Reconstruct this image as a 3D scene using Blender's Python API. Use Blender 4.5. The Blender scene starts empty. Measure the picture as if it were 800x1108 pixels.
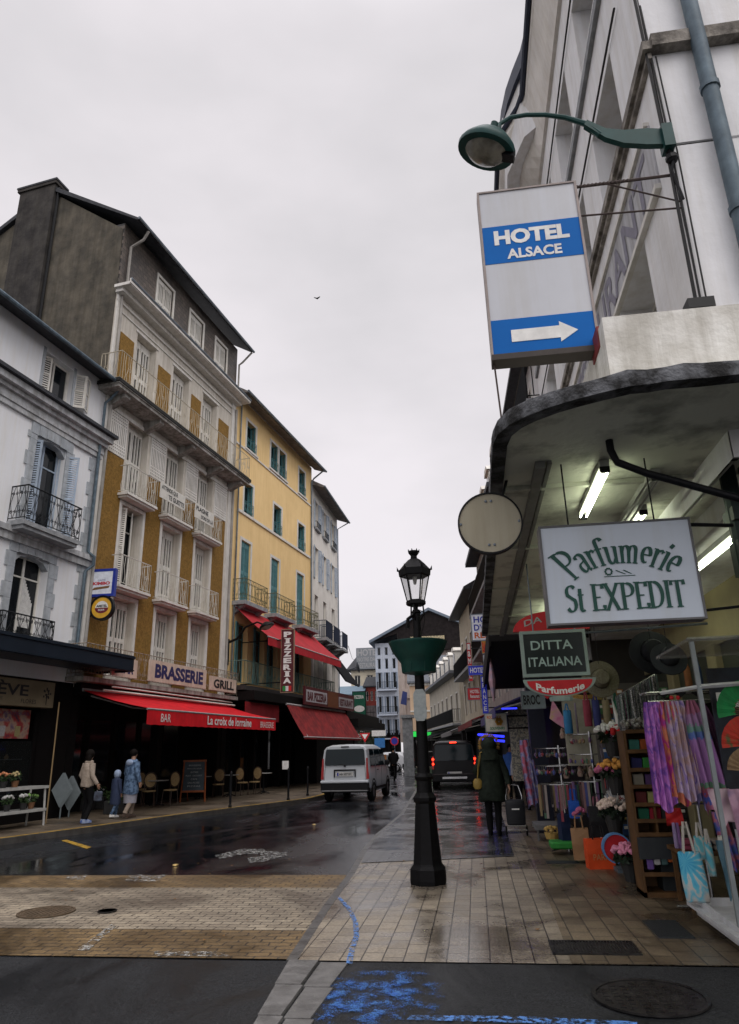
import bpy, math, random
from mathutils import Matrix, Vector
R_=random.Random(7)
PI=math.pi
SC=bpy.context.scene
COL=SC.collection
# ---------------------------------------------------------------- camera
FPX=755.; CX=400.; CY=554.; W0=800.
_up=Vector((345.-CX, -(-1650.-CY), -FPX)).normalized()
_hy=lambda x: CY+((x-CX)*_up.x-FPX*_up.z)/_up.y
_yc=Vector((515-CX, -(_hy(515)-CY), -FPX)).normalized()
_xc=_yc.cross(_up)
RW=Matrix((_xc,_yc,_up))               # world = RW @ camera
CAMP=Vector((0,0,1.6))
cam=bpy.data.cameras.new('camera'); co=bpy.data.objects.new('camera',cam); COL.objects.link(co)
cam.sensor_fit='HORIZONTAL'; cam.sensor_width=36; cam.lens=36*FPX/W0
cam.clip_start=.05; cam.clip_end=2000
co.matrix_world=Matrix.Translation(CAMP)@RW.to_4x4()
SC.camera=co
# ---------------------------------------------------------------- sky and light
wd=bpy.data.worlds.new('World'); SC.world=wd; wd.use_nodes=True
nt=wd.node_tree; nt.nodes.clear()
def N(nt,t,**k):
    n=nt.nodes.new(t)
    for a,b in k.items(): setattr(n,a,b)
    return n
out=N(nt,'ShaderNodeOutputWorld'); bg=N(nt,'ShaderNodeBackground'); bg.inputs[1].default_value=.1
sky=N(nt,'ShaderNodeTexSky'); sky.sky_type='NISHITA'; sky.sun_disc=False
sky.sun_elevation=math.radians(48); sky.sun_rotation=math.radians(142)
tc=N(nt,'ShaderNodeTexCoord'); mp=N(nt,'ShaderNodeMapping'); mp.inputs['Scale'].default_value=(1.,1.,2.2)
ns=N(nt,'ShaderNodeTexNoise'); ns.inputs['Scale'].default_value=1.7; ns.inputs['Detail'].default_value=5; ns.inputs['Roughness'].default_value=.5
rp=N(nt,'ShaderNodeValToRGB'); rp.color_ramp.elements[0].position=.32; rp.color_ramp.elements[0].color=(.53,.515,.53,1)
rp.color_ramp.elements[1].position=.68; rp.color_ramp.elements[1].color=(.74,.70,.725,1)
sc=N(nt,'ShaderNodeVectorMath',operation='SCALE')
# an overcast sky is brighter overhead and, here, brighter behind the viewer
sx=N(nt,'ShaderNodeSeparateXYZ'); m1=N(nt,'ShaderNodeMapRange',interpolation_type='SMOOTHSTEP'); m2=N(nt,'ShaderNodeMapRange',interpolation_type='SMOOTHSTEP'); ad=N(nt,'ShaderNodeMath',operation='ADD')
for q,a,b,c,d in ((m1,.80,1.,11.6,40.),(m2,.1,-.7,0.,5.)):
    q.inputs['From Min'].default_value=a; q.inputs['From Max'].default_value=b; q.inputs['To Min'].default_value=c; q.inputs['To Max'].default_value=d
mx=N(nt,'ShaderNodeMixRGB'); mx.inputs[0].default_value=.93
L=nt.links.new
L(tc.outputs['Generated'],sx.inputs[0]); L(sx.outputs[2],m1.inputs[0]); L(sx.outputs[1],m2.inputs[0]); L(m1.outputs[0],ad.inputs[0]); L(m2.outputs[0],ad.inputs[1]); L(ad.outputs[0],sc.inputs['Scale']); L(tc.outputs['Generated'],mp.inputs[0]); L(mp.outputs[0],ns.inputs['Vector']); L(ns.outputs[0],rp.inputs[0]); L(rp.outputs[0],sc.inputs[0])
L(sky.outputs[0],mx.inputs[1]); L(sc.outputs[0],mx.inputs[2]); L(mx.outputs[0],bg.inputs[0]); L(bg.outputs[0],out.inputs[0])
sl=bpy.data.lights.new('sun','SUN'); sl.energy=1.0; sl.angle=math.radians(40); sl.color=(1,.96,.92)
so=bpy.data.objects.new('sun',sl); COL.objects.link(so); so.rotation_euler=(math.radians(42),0,math.radians(38))
SC.view_settings.view_transform='Standard'; SC.view_settings.look='None'; SC.view_settings.gamma=1
SC.view_settings.exposure=0.12; SC.view_settings.use_curve_mapping=False
# ---------------------------------------------------------------- pixel -> world helpers (photo pixels), used only to find coordinates
def _ray(x,y): return RW@Vector((x-CX,-(y-CY),-FPX))
def AY(x,y,Y): d=_ray(x,y); return CAMP+d*(Y/d.y)
def AX(x,y,X): d=_ray(x,y); return CAMP+d*(X/d.x)
def AZ(x,y,z=0.): d=_ray(x,y); return CAMP+d*((z-1.6)/d.z)
# ---------------------------------------------------------------- materials
MATS={}
def mat(name,col,rough=.7,metal=0.,col2=None,scale=8.,bump=0.,streak=0.,emit=0.,spec=.3,lo=.35,hi=.65,rvar=0.,trans=0.,alpha=1.,bscale=None):
    if name in MATS: return MATS[name]
    m=bpy.data.materials.new(name); m.use_nodes=True; t=m.node_tree; b=t.nodes['Principled BSDF']
    b.inputs['Roughness'].default_value=rough; b.inputs['Metallic'].default_value=metal
    b.inputs['Specular IOR Level'].default_value=spec
    l=t.links.new
    tcn=N(t,'ShaderNodeTexCoord'); 
    c2=col2 or tuple(c*.78 for c in col)
    nz=N(t,'ShaderNodeTexNoise'); nz.inputs['Scale'].default_value=scale; nz.inputs['Detail'].default_value=5; nz.inputs['Roughness'].default_value=.6
    l(tcn.outputs['Object'],nz.inputs['Vector'])
    r=N(t,'ShaderNodeValToRGB'); r.color_ramp.elements[0].position=lo; r.color_ramp.elements[1].position=hi
    r.color_ramp.elements[0].color=(*c2,1); r.color_ramp.elements[1].color=(*col,1)
    l(nz.outputs[0],r.inputs[0]); colout=r.outputs[0]
    if streak>0:
        mpn=N(t,'ShaderNodeMapping'); mpn.inputs['Scale'].default_value=(3.2,3.2,.22)
        n2=N(t,'ShaderNodeTexNoise'); n2.inputs['Scale'].default_value=2.2; n2.inputs['Detail'].default_value=6; n2.inputs['Roughness'].default_value=.65
        l(tcn.outputs['Object'],mpn.inputs[0]); l(mpn.outputs[0],n2.inputs['Vector'])
        r2=N(t,'ShaderNodeValToRGB'); r2.color_ramp.elements[0].position=.36; r2.color_ramp.elements[1].position=.58
        k=1-streak; r2.color_ramp.elements[0].color=(k,k*.98,k*.94,1); r2.color_ramp.elements[1].color=(1,1,1,1)
        l(n2.outputs[0],r2.inputs[0])
        mm=N(t,'ShaderNodeMixRGB',blend_type='MULTIPLY'); mm.inputs[0].default_value=1
        l(colout,mm.inputs[1]); l(r2.outputs[0],mm.inputs[2]); colout=mm.outputs[0]
    l(colout,b.inputs['Base Color'])
    if rvar>0:
        mr=N(t,'ShaderNodeMapRange'); mr.inputs['From Min'].default_value=.3; mr.inputs['From Max'].default_value=.7
        mr.inputs['To Min'].default_value=max(.02,rough-rvar); mr.inputs['To Max'].default_value=min(1,rough+rvar)
        l(nz.outputs[0],mr.inputs[0]); l(mr.outputs[0],b.inputs['Roughness'])
    if bump>0:
        nb=N(t,'ShaderNodeTexNoise'); nb.inputs['Scale'].default_value=bscale or scale*6; nb.inputs['Detail'].default_value=4
        l(tcn.outputs['Object'],nb.inputs['Vector'])
        bp=N(t,'ShaderNodeBump'); bp.inputs['Strength'].default_value=bump; bp.inputs['Distance'].default_value=.02
        l(nb.outputs[0],bp.inputs['Height']); l(bp.outputs[0],b.inputs['Normal'])
    if emit>0:
        l(colout,b.inputs['Emission Color']); b.inputs['Emission Strength'].default_value=emit
    if trans>0: b.inputs['Transmission Weight'].default_value=trans
    if alpha<1: b.inputs['Alpha'].default_value=alpha
    MATS[name]=m; return m
def glass(name='window_glass',col=(.010,.013,.016),rough=.08): return mat(name,col,rough,0,spec=.35,scale=1.5)
# ---------------------------------------------------------------- mesh builder
class MB:
    def __init__(s): s.v=[]; s.f=[]; s.m=Matrix.Identity(4); s.mi=[]; s.cur=0
    def add(s,vs,fs):
        o=len(s.v); s.v+= [s.m@Vector(p) for p in vs]; s.f+=[tuple(i+o for i in f) for f in fs]; s.mi+=[s.cur]*len(fs); return s
    def box(s,x0,x1,y0,y1,z0,z1):
        if x0>x1:x0,x1=x1,x0
        if y0>y1:y0,y1=y1,y0
        if z0>z1:z0,z1=z1,z0
        return s.add([(x0,y0,z0),(x1,y0,z0),(x1,y1,z0),(x0,y1,z0),(x0,y0,z1),(x1,y0,z1),(x1,y1,z1),(x0,y1,z1)],
              [(0,3,2,1),(4,5,6,7),(0,1,5,4),(1,2,6,5),(2,3,7,6),(3,0,4,7)])
    def bbox(s,x0,x1,y0,y1,z0,z1,b=.01):
        # box with chamfered vertical+horizontal edges on the outside (octagonal sections)
        vs=[];fs=[]
        def ring(i,z):
            return [(x0+i+b,y0+i,z),(x1-i-b,y0+i,z),(x1-i,y0+i+b,z),(x1-i,y1-i-b,z),(x1-i-b,y1-i,z),(x0+i+b,y1-i,z),(x0+i,y1-i-b,z),(x0+i,y0+i+b,z)]
        for i,z in ((b,z0),(0,z0+b),(0,z1-b),(b,z1)): vs+=ring(i,z)
        for k in range(3):
            for j in range(8):
                a=k*8+j; c=k*8+(j+1)%8; fs.append((a,c,c+8,a+8))
        fs.append(tuple(range(7,-1,-1))); fs.append(tuple(range(24,32)))
        return s.add(vs,fs)
    def quad(s,a,b,c,d): return s.add([a,b,c,d],[(0,1,2,3)])
    def poly(s,pts): return s.add(pts,[tuple(range(len(pts)))])
    def prism(s,pts,d):
        # pts: closed 3d outline, d: offset vector
        n=len(pts); d=Vector(d); vs=[Vector(p) for p in pts]; vs+=[p+d for p in vs]
        fs=[tuple(range(n-1,-1,-1)),tuple(range(n,2*n))]+[(i,(i+1)%n,n+(i+1)%n,n+i) for i in range(n)]
        return s.add(vs,fs)
    def tube(s,pts,r,n=6,cap=True):
        pts=[Vector(p) for p in pts]; rr=r if isinstance(r,(list,tuple)) else [r]*len(pts)
        vs=[];fs=[]; up=None
        for i,p in enumerate(pts):
            t=(pts[min(i+1,len(pts)-1)]-pts[max(i-1,0)]).normalized()
            if up is None: up=Vector((0,0,1)) if abs(t.z)<.9 else Vector((1,0,0))
            a=t.cross(up); 
            if a.length<1e-5: a=t.cross(Vector((0,1,0)))
            a.normalize(); b=a.cross(t).normalized(); up=b
            for k in range(n):
                an=2*PI*k/n; vs.append(p+(a*math.cos(an)+b*math.sin(an))*rr[i])
        for i in range(len(pts)-1):
            for k in range(n):
                a=i*n+k; b=i*n+(k+1)%n; fs.append((a,b,b+n,a+n))
        if cap: fs.append(tuple(range(n-1,-1,-1))); fs.append(tuple(range((len(pts)-1)*n,len(pts)*n)))
        return s.add(vs,fs)
    def lathe(s,prof,c=(0,0,0),n=24,cap=True,sx=1,sy=1):
        vs=[];fs=[]
        for r,z in prof:
            for k in range(n):
                a=2*PI*(k+.5)/n; vs.append((c[0]+r*math.cos(a)*sx,c[1]+r*math.sin(a)*sy,c[2]+z))
        for i in range(len(prof)-1):
            for k in range(n):
                a=i*n+k; b=i*n+(k+1)%n; fs.append((a,b,b+n,a+n))
        if cap:
            if prof[0][0]>1e-4: fs.append(tuple(range(n-1,-1,-1)))
            if prof[-1][0]>1e-4: fs.append(tuple(range((len(prof)-1)*n,len(prof)*n)))
        return s.add(vs,fs)
    def ball(s,c,r,n=10,sx=1,sy=1,sz=1,jit=0):
        m=max(4,n//2+1)
        prof=[(max(1e-4,math.sin(PI*i/m))*r,-math.cos(PI*i/m)*r*sz) for i in range(m+1)]
        st=len(s.v); s.lathe(prof,c,n,False,sx,sy)
        if jit:
            for i in range(st,len(s.v)): s.v[i]=s.v[i]+Vector((R_.uniform(-jit,jit),R_.uniform(-jit,jit),R_.uniform(-jit,jit)))
        return s
    def loft(s,rings,cap=True):
        n=len(rings[0]); vs=[p for r in rings for p in r]; fs=[]
        for i in range(len(rings)-1):
            for k in range(n):
                a=i*n+k; b=i*n+(k+1)%n; fs.append((a,b,b+n,a+n))
        if cap: fs.append(tuple(range(n-1,-1,-1))); fs.append(tuple(range((len(rings)-1)*n,len(rings)*n)))
        return s.add(vs,fs)
def link(o): COL.objects.link(o); return o
def mesh_ob(name,mb,m,smooth=False,autos=None):
    me=bpy.data.meshes.new(name); me.from_pydata([tuple(v) for v in mb.v],[],mb.f)
    ms=m if isinstance(m,(list,tuple)) else [m]
    for q in ms: me.materials.append(q)
    if len(ms)>1: me.polygons.foreach_set('material_index',mb.mi)
    if smooth:
        me.polygons.foreach_set('use_smooth',[True]*len(me.polygons))
        me.set_sharp_from_angle(angle=math.radians(autos or 40))
    me.update(); return link(bpy.data.objects.new(name,me))
def thing(name,label,cat,loc=(0,0,0),rz=0,group=None,kind=None):
    o=link(bpy.data.objects.new(name,None)); o.location=loc; o.rotation_euler=(0,0,rz); o.empty_display_size=.1
    o['label']=label; o['category']=cat
    if group:o['group']=group
    if kind:o['kind']=kind
    return o
def wm(o):
    m=Matrix.Translation(o.location)@Matrix.Rotation(o.rotation_euler.z,4,'Z')
    return wm(o.parent)@m if o.parent else m
SPLIT={'window_surround','letter_panel','plate','soffit_batten','soffit_slat','lettering','bracket','gutter','strap','lit_lamp','drainpipe','blue_band','rail','stone_trim','cable','corbel','awning_rail','red_accent','sill'}
def clusters(mb,gap=(.03,.03,.03)):
    n=len(mb.v); p=list(range(n))
    def fd(i):
        while p[i]!=i: p[i]=p[p[i]]; i=p[i]
        return i
    for f in mb.f:
        a=fd(f[0])
        for i in f[1:]: p[fd(i)]=a
    C={}
    for i in range(n): C.setdefault(fd(i),[]).append(i)
    B=[]
    for k,ix in C.items():
        B.append([[k],[min(mb.v[i][a] for i in ix)-gap[a] for a in range(3)],[max(mb.v[i][a] for i in ix)+gap[a] for a in range(3)]])
    ch=True
    while ch:
        ch=False
        for i in range(len(B)):
            for j in range(len(B)-1,i,-1):
                if all(B[i][1][a]<=B[j][2][a] and B[j][1][a]<=B[i][2][a] for a in range(3)):
                    B[i][0]+=B[j][0]; B[i][1]=[min(x,y) for x,y in zip(B[i][1],B[j][1])]; B[i][2]=[max(x,y) for x,y in zip(B[i][2],B[j][2])]; B.pop(j); ch=True
    out=[]
    for b in B:
        ks=set(b[0]); q=MB(); q.m=Matrix.Identity(4); idx={}
        for f,mi in zip(mb.f,mb.mi):
            if fd(f[0]) in ks:
                g=[]
                for i in f:
                    if i not in idx: idx[i]=len(q.v); q.v.append(mb.v[i])
                    g.append(idx[i])
                q.f.append(tuple(g)); q.mi.append(mi)
        out.append(q)
    return out
def part(name,mb,m,parent,label=None,smooth=False,world=False,autos=None):
    if name in SPLIT:
        g=(.03,.03,.03)
        if name=='lettering':
            dx,dz=[max(v[a] for v in mb.v)-min(v[a] for v in mb.v) for a in (0,2)]
            g=(.03,.03,.03) if dz<.02 or dz>dx*1.2 else (dz*.5,.1,dz*.035)
            if dz>dx*1.2: g=(1,1,dz)
        cs=clusters(mb,g)
        if len(cs)>1:
            for q in cs: o=_part(name,q,m,parent,label,smooth,world,autos)
            return o
    return _part(name,mb,m,parent,label,smooth,world,autos)
def _part(name,mb,m,parent,label=None,smooth=False,world=False,autos=None):
    if world:
        iv=wm(parent).inverted(); mb.v=[iv@v for v in mb.v]
    o=mesh_ob(name,mb,m,smooth,autos); o.parent=parent
    if label:o['label']=label
    return o
def solo(name,mb,m,label,cat,group=None,smooth=False,autos=None):
    # thing that is one mesh: origin put at its base centre
    xs=[v.x for v in mb.v]; ys=[v.y for v in mb.v]; zs=[v.z for v in mb.v]
    c=Vector(((min(xs)+max(xs))/2,(min(ys)+max(ys))/2,min(zs))); mb.v=[v-c for v in mb.v]
    o=mesh_ob(name,mb,m,smooth,autos); o.location=c; o['label']=label; o['category']=cat
    if group:o['group']=group
    return o
def struct(name,mb,m): o=mesh_ob(name,mb,m); o['kind']='structure'; return o
def copy_tree(o,parent=None):
    c=o.copy(); COL.objects.link(c); c.parent=parent
    for ch in [q for q in o.children]: copy_tree(ch,c)
    return c
# ---------------------------------------------------------------- lettering
def text_geo(s,bold=0.,space=1.,shear=0.):
    cu=bpy.data.curves.new('t','FONT'); cu.body=s; cu.offset=bold; cu.space_character=space; cu.shear=shear; cu.resolution_u=3
    cu.fill_mode='FRONT' if hasattr(cu,'fill_mode') else cu.fill_mode
    ob=bpy.data.objects.new('t',cu); COL.objects.link(ob)
    dg=bpy.context.evaluated_depsgraph_get(); dg.update()
    me=bpy.data.meshes.new_from_object(ob.evaluated_get(dg))
    vs=[(v.co.x,v.co.y) for v in me.vertices]; fs=[tuple(p.vertices) for p in me.polygons]
    bpy.data.objects.remove(ob); bpy.data.meshes.remove(me); bpy.data.curves.remove(cu)
    return vs,fs
def put_text(mb,s,x0,x1,z0,z1,y,bold=.0,space=1.,fn=None,shear=0.,keep=None):
    """letters filling the box x0..x1, z0..z1 on the plane y (facing -y)"""
    vs,fs=text_geo(s,bold,space,shear)
    if not vs: return
    a=min(v[0] for v in vs);b=max(v[0] for v in vs);c=min(v[1] for v in vs);d=max(v[1] for v in vs)
    P=[]
    for x,z in vs:
        X=x0+(x-a)/(b-a)*(x1-x0); Z=z0+(z-c)/(d-c)*(z1-z0)
        if fn: X,Z=fn(X,Z)
        P.append((X,y,Z))
    mb.add(P,fs)
# ---------------------------------------------------------------- facade frame helpers: local x along facade, -y outwards, z up
def wall(mb,u0,u1,z0,z1,holes,depth=.3,y=0.):
    us=sorted(set([u0,u1]+[h[0] for h in holes]+[h[1] for h in holes])); zs=sorted(set([z0,z1]+[h[2] for h in holes]+[h[3] for h in holes]))
    us=[a for a in us if u0<=a<=u1]; zs=[a for a in zs if z0<=a<=z1]
    for i in range(len(us)-1):
        for j in range(len(zs)-1):
            cu=(us[i]+us[i+1])/2; cz=(zs[j]+zs[j+1])/2
            if any(h[0]<cu<h[1] and h[2]<cz<h[3] for h in holes): continue
            mb.quad((us[i],y,zs[j]),(us[i+1],y,zs[j]),(us[i+1],y,zs[j+1]),(us[i],y,zs[j+1]))
    for a,b,c,d in holes:
        e=y+depth
        mb.quad((a,y,c),(a,y,d),(a,e,d),(a,e,c)); mb.quad((b,y,c),(b,e,c),(b,e,d),(b,y,d))
        mb.quad((a,y,d),(b,y,d),(b,e,d),(a,e,d)); mb.quad((a,y,c),(a,e,c),(b,e,c),(b,y,c))
    return mb
def fbody(mb,u0,u1,z0,z1,y0,y1):
    """solid behind the facade sheet: sides from the sheet back to y1"""
    e=.02
    mb.box(u0,u1,y0+e,y1,z0,z1)
    for u in (u0,u1): mb.quad((u,0,z0),(u,y0+e,z0),(u,y0+e,z1),(u,0,z1))
    mb.quad((u0,0,z1),(u1,0,z1),(u1,y0+e,z1),(u0,y0+e,z1))
    return mb
def casement(parent,a,b,c,d,y,mf,mg,name='window',rows=3,t=.06,curt=None):
    f=MB(); f.box(a,a+t,y-.05,y,c,d); f.box(b-t,b,y-.05,y,c,d); f.box(a+t,b-t,y-.05,y,c,c+t); f.box(a+t,b-t,y-.05,y,d-t,d)
    m=(a+b)/2
    if b-a>.7: f.box(m-t*.55,m+t*.55,y-.053,y,c+t,d-t)
    if rows>1: f.box(a+t,b-t,y-.047,y,c+(d-c)*.74,c+(d-c)*.74+t*.7)
    w=part(name,f,mf,parent)
    g=MB(); g.box(a+.01,b-.01,y-.02,y-.01,c+.01,d-.01); part('pane',g,mg,w)
    return w
def shutter(parent,a,b,c,d,y,m,mdark,name='shutter',slots=3,rows=2,leaves=2,louvre=False):
    """closed shutters: stiles, rails and dark slots; one part per leaf"""
    w=(b-a)/leaves
    for i in range(leaves):
        x0=a+i*w+.012; x1=a+(i+1)*w-.012; f=MB(); t=.045
        f.box(x0,x0+t,y-.05,y,c,d); f.box(x1-t,x1,y-.05,y,c,d)
        rr=[c,c+.11*(d-c),c+.45*(d-c),c+.51*(d-c),d-.1*(d-c),d] if rows==2 else [c,c+.08*(d-c),d-.06*(d-c),d]
        for j in range(0,len(rr),2): f.box(x0+t,x1-t,y-.049,y,rr[j],rr[j+1])
        if louvre:
            n=int((d-c)/.09)
            for j in range(1,len(rr)-1,2):
                n=int((rr[j+1]-rr[j])/.075)
                for k in range(n):
                    z=rr[j]+(k+.5)*(rr[j+1]-rr[j])/n
                    f.add([(x0+t,y-.045,z-.035),(x1-t,y-.045,z-.035),(x1-t,y-.01,z+.02),(x0+t,y-.01,z+.02)],[(0,1,2,3)])
        else:
            g=(x1-x0-2*t)/slots
            for j in range(1,len(rr)-1,2):
                for k in range(1,slots):
                    xx=x0+t+k*g; f.box(xx-g*.17,xx+g*.17,y-.047,y,rr[j],rr[j+1])
                f.box(x0+t,x0+t+g*.1,y-.047,y,rr[j],rr[j+1]); f.box(x1-t-g*.1,x1-t,y-.047,y,rr[j],rr[j+1])
        f.cur=1; f.box(x0+.02,x1-.02,y,y+.01,c+.02,d-.02); f.cur=0
        part(name,f,[m,mdark],parent)
def scroll(mb,c,ax,r,rad,turns=1.4,flip=1):
    pts=[]
    for i in range(11):
        t=i/10*turns*2*PI; q=r*(1-.75*i/10); pts.append(Vector(c)+Vector(ax)*(q*math.cos(t)*flip)+Vector((0,0,q*math.sin(t))))
    mb.tube(pts,rad,3,False)
def railing(mb,u0,u1,o,z0,h,style='bars',sides=True,step=.11,r=.009,back=0.):
    """wrought iron balustrade: front run at y=-o, returns to the wall"""
    runs=[((u0,-o),(u1,-o))]
    if sides: runs+=[((u0,-o),(u0,-back)),((u1,-o),(u1,-back))]
    for (a,b),(c,d) in runs:
        Ln=math.hypot(c-a,d-b)
        if Ln<.02: continue
        P=lambda t:(a+(c-a)*t,b+(d-b)*t); ax=Vector(((c-a)/Ln,(d-b)/Ln,0))
        mb.tube([(*P(0),z0+h),(*P(1),z0+h)],r*1.8,6); mb.tube([(*P(0),z0+.07),(*P(1),z0+.07)],r*1.2,4)
        mb.tube([(*P(0),z0),(*P(0),z0+h)],r*1.3,4); mb.tube([(*P(1),z0),(*P(1),z0+h)],r*1.3,4)
        n=max(1,int(Ln/step))
        if style=='bars':
            for i in range(1,n): mb.tube([(*P(i/n),z0+.07),(*P(i/n),z0+h)],r,4,False)
        elif style=='belly':
            for i in range(1,n):
                x,y=P(i/n); k=(i%3)-1; q=Vector((x,y,0))
                mb.tube([q+Vector((0,0,z0+.07)),q+ax*(.03*k)+Vector((0,0,z0+h*.3)),q-ax*(.035*k)+Vector((0,0,z0+h*.6)),q+Vector((0,0,z0+h))],r,4,False)
                if i%4==0:
                    scroll(mb,q+Vector((0,0,z0+h*.5)),ax,.09,r*.8,1.2,1)
        else:
            n=max(1,round(Ln/.32))
            for i in range(n+1): 
                mb.tube([(*P(i/n),z0+.07),(*P(i/n),z0+h)],r,4,False)
            for i in range(n):
                x,y=P((i+.5)/n); q=Vector((x,y,0)); w=Ln/n
                for fl in (1,-1):
                    scroll(mb,q+ax*(fl*w*.24)+Vector((0,0,z0+h*.78)),ax,w*.2,r*.8,1.5,fl)
                    scroll(mb,q+ax*(fl*w*.24)+Vector((0,0,z0+h*.25)),ax,w*.2,r*.8,1.5,-fl)
                    pts=[q+ax*(fl*w*.04)+Vector((0,0,z0+.07)),q+ax*(fl*w*.42)+Vector((0,0,z0+h*.5)),q+ax*(fl*w*.04)+Vector((0,0,z0+h))]
                    mb.tube(pts,r*.8,3,False)
                mb.lathe([(.001,-w*.25),(w*.17,0),(.001,w*.25)],(x,y,z0+h*.5),4,False)if False else None
    return mb
# ---------------------------------------------------------------- common materials
white_paint=mat('white_wall_plaster',(.72,.72,.73),.85,col2=(.62,.62,.63),scale=1.3,bump=.15,streak=.15)
cool_white=mat('cool_white_plaster',(.80,.81,.83),.85,col2=(.75,.76,.78),scale=.7,bump=.1,streak=.04)
cream_wall=mat('cream_plaster',(.66,.62,.55),.85,col2=(.55,.51,.45),scale=1.4,bump=.15,streak=.2)
ochre=mat('ochre_render',(.27,.15,.035),.9,col2=(.17,.095,.02),scale=14,bump=1.,bscale=22)
yellow_wall=mat('yellow_render',(.86,.62,.30),.88,col2=(.80,.57,.27),scale=1.2,bump=.1,streak=.08)
grey_gable=mat('weathered_grey_render',(.125,.11,.085),.92,col2=(.06,.055,.045),scale=1.5,bump=.5,streak=.22)
soot=mat('sooty_render',(.065,.06,.055),.9,col2=(.03,.028,.028),scale=2,bump=.4,streak=.2,spec=.2)
slate=mat('slate',(.04,.043,.05),.6,col2=(.02,.022,.027),scale=6,bump=.4,spec=.3)
zinc=mat('zinc',(.22,.25,.28),.45,.7,col2=(.12,.14,.16),scale=3)
dark_iron=mat('black_iron',(.006,.0065,.008),.5,0,scale=12,bump=.2,spec=.2)
white_iron=mat('white_painted_iron',(.62,.6,.54),.55,scale=10)
trim_white=mat('white_trim',(.72,.7,.66),.7,col2=(.62,.6,.56),scale=3,bump=.1,streak=.15)
concrete=mat('stained_concrete',(.42,.41,.38),.85,col2=(.22,.21,.19),scale=2.2,bump=.5,streak=.5)
stone_grey=mat('grey_stone',(.33,.34,.35),.85,col2=(.2,.21,.22),scale=5,bump=.5)
white_wood=mat('white_painted_wood',(.75,.73,.68),.6,col2=(.65,.63,.58),scale=5,streak=.12)
dark_void=mat('dark_interior',(.008,.008,.009),.9,scale=3,spec=.1)
shade_shop=mat('shopfront_shade_black',(.007,.006,.006),.6,scale=4,bump=.1,spec=.12)  # near-black colour stands in for the deep shade of the shop fronts
pane_dark=glass()
teal=mat('teal_shutter_paint',(.10,.25,.27),.6,col2=(.07,.19,.21),scale=6,streak=.2)
blue_white=mat('pale_blue_shutter',(.42,.5,.6),.65,col2=(.33,.4,.5),scale=6,streak=.2)
red_cloth=mat('red_awning_cloth',(.68,.006,.014),.8,col2=(.50,.005,.012),scale=2.5,bump=.6,bscale=3.5,streak=.12)
white_letter=mat('white_lettering',(.78,.77,.74),.5)
black_letter=mat('black_lettering',(.015,.015,.018),.5)
# ================================================================ GROUND
def mat_asphalt(name,c1,c2,r1,r2,sc=1.):
    m=bpy.data.materials.new(name); m.use_nodes=True; t=m.node_tree; b=t.nodes['Principled BSDF']; l=t.links.new
    tcn=N(t,'ShaderNodeTexCoord'); O=tcn.outputs['Object']
    n1=N(t,'ShaderNodeTexNoise'); n1.inputs['Scale'].default_value=160; n1.inputs['Detail'].default_value=3
    mpn=N(t,'ShaderNodeMapping'); mpn.inputs['Scale'].default_value=(1.,.45,1); l(O,mpn.inputs[0])
    n2=N(t,'ShaderNodeTexNoise'); n2.inputs['Scale'].default_value=.55*sc; n2.inputs['Detail'].default_value=6; n2.inputs['Roughness'].default_value=.62; n2.inputs['Distortion'].default_value=.6
    l(O,n1.inputs['Vector']); l(mpn.outputs[0],n2.inputs['Vector'])
    r=N(t,'ShaderNodeValToRGB'); r.color_ramp.elements[0].position=.38; r.color_ramp.elements[1].position=.62
    r.color_ramp.elements[0].color=(*c2,1); r.color_ramp.elements[1].color=(*c1,1); l(n2.outputs[0],r.inputs[0])
    s=N(t,'ShaderNodeValToRGB'); s.color_ramp.elements[0].position=.3; s.color_ramp.elements[1].position=.75
    s.color_ramp.elements[0].color=(.55,.55,.55,1); s.color_ramp.elements[1].color=(1.5,1.5,1.5,1); l(n1.outputs[0],s.inputs[0])
    mm=N(t,'ShaderNodeMixRGB',blend_type='MULTIPLY'); mm.inputs[0].default_value=1; l(r.outputs[0],mm.inputs[1]); l(s.outputs[0],mm.inputs[2]); l(mm.outputs[0],b.inputs['Base Color'])
    mr=N(t,'ShaderNodeMapRange'); mr.inputs['From Min'].default_value=.38; mr.inputs['From Max'].default_value=.6; mr.inputs['To Min'].default_value=r1; mr.inputs['To Max'].default_value=r2
    l(n2.outputs[0],mr.inputs[0]); l(mr.outputs[0],b.inputs['Roughness'])
    bp=N(t,'ShaderNodeBump'); bp.inputs['Distance'].default_value=.006
    mr2=N(t,'ShaderNodeMapRange'); mr2.inputs['From Min'].default_value=.4; mr2.inputs['From Max'].default_value=.58; mr2.inputs['To Min'].default_value=.04; mr2.inputs['To Max'].default_value=.5
    l(n2.outputs[0],mr2.inputs[0]); l(mr2.outputs[0],bp.inputs['Strength'])
    l(n1.outputs[0],bp.inputs['Height']); l(bp.outputs[0],b.inputs['Normal'])
    return m
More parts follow.
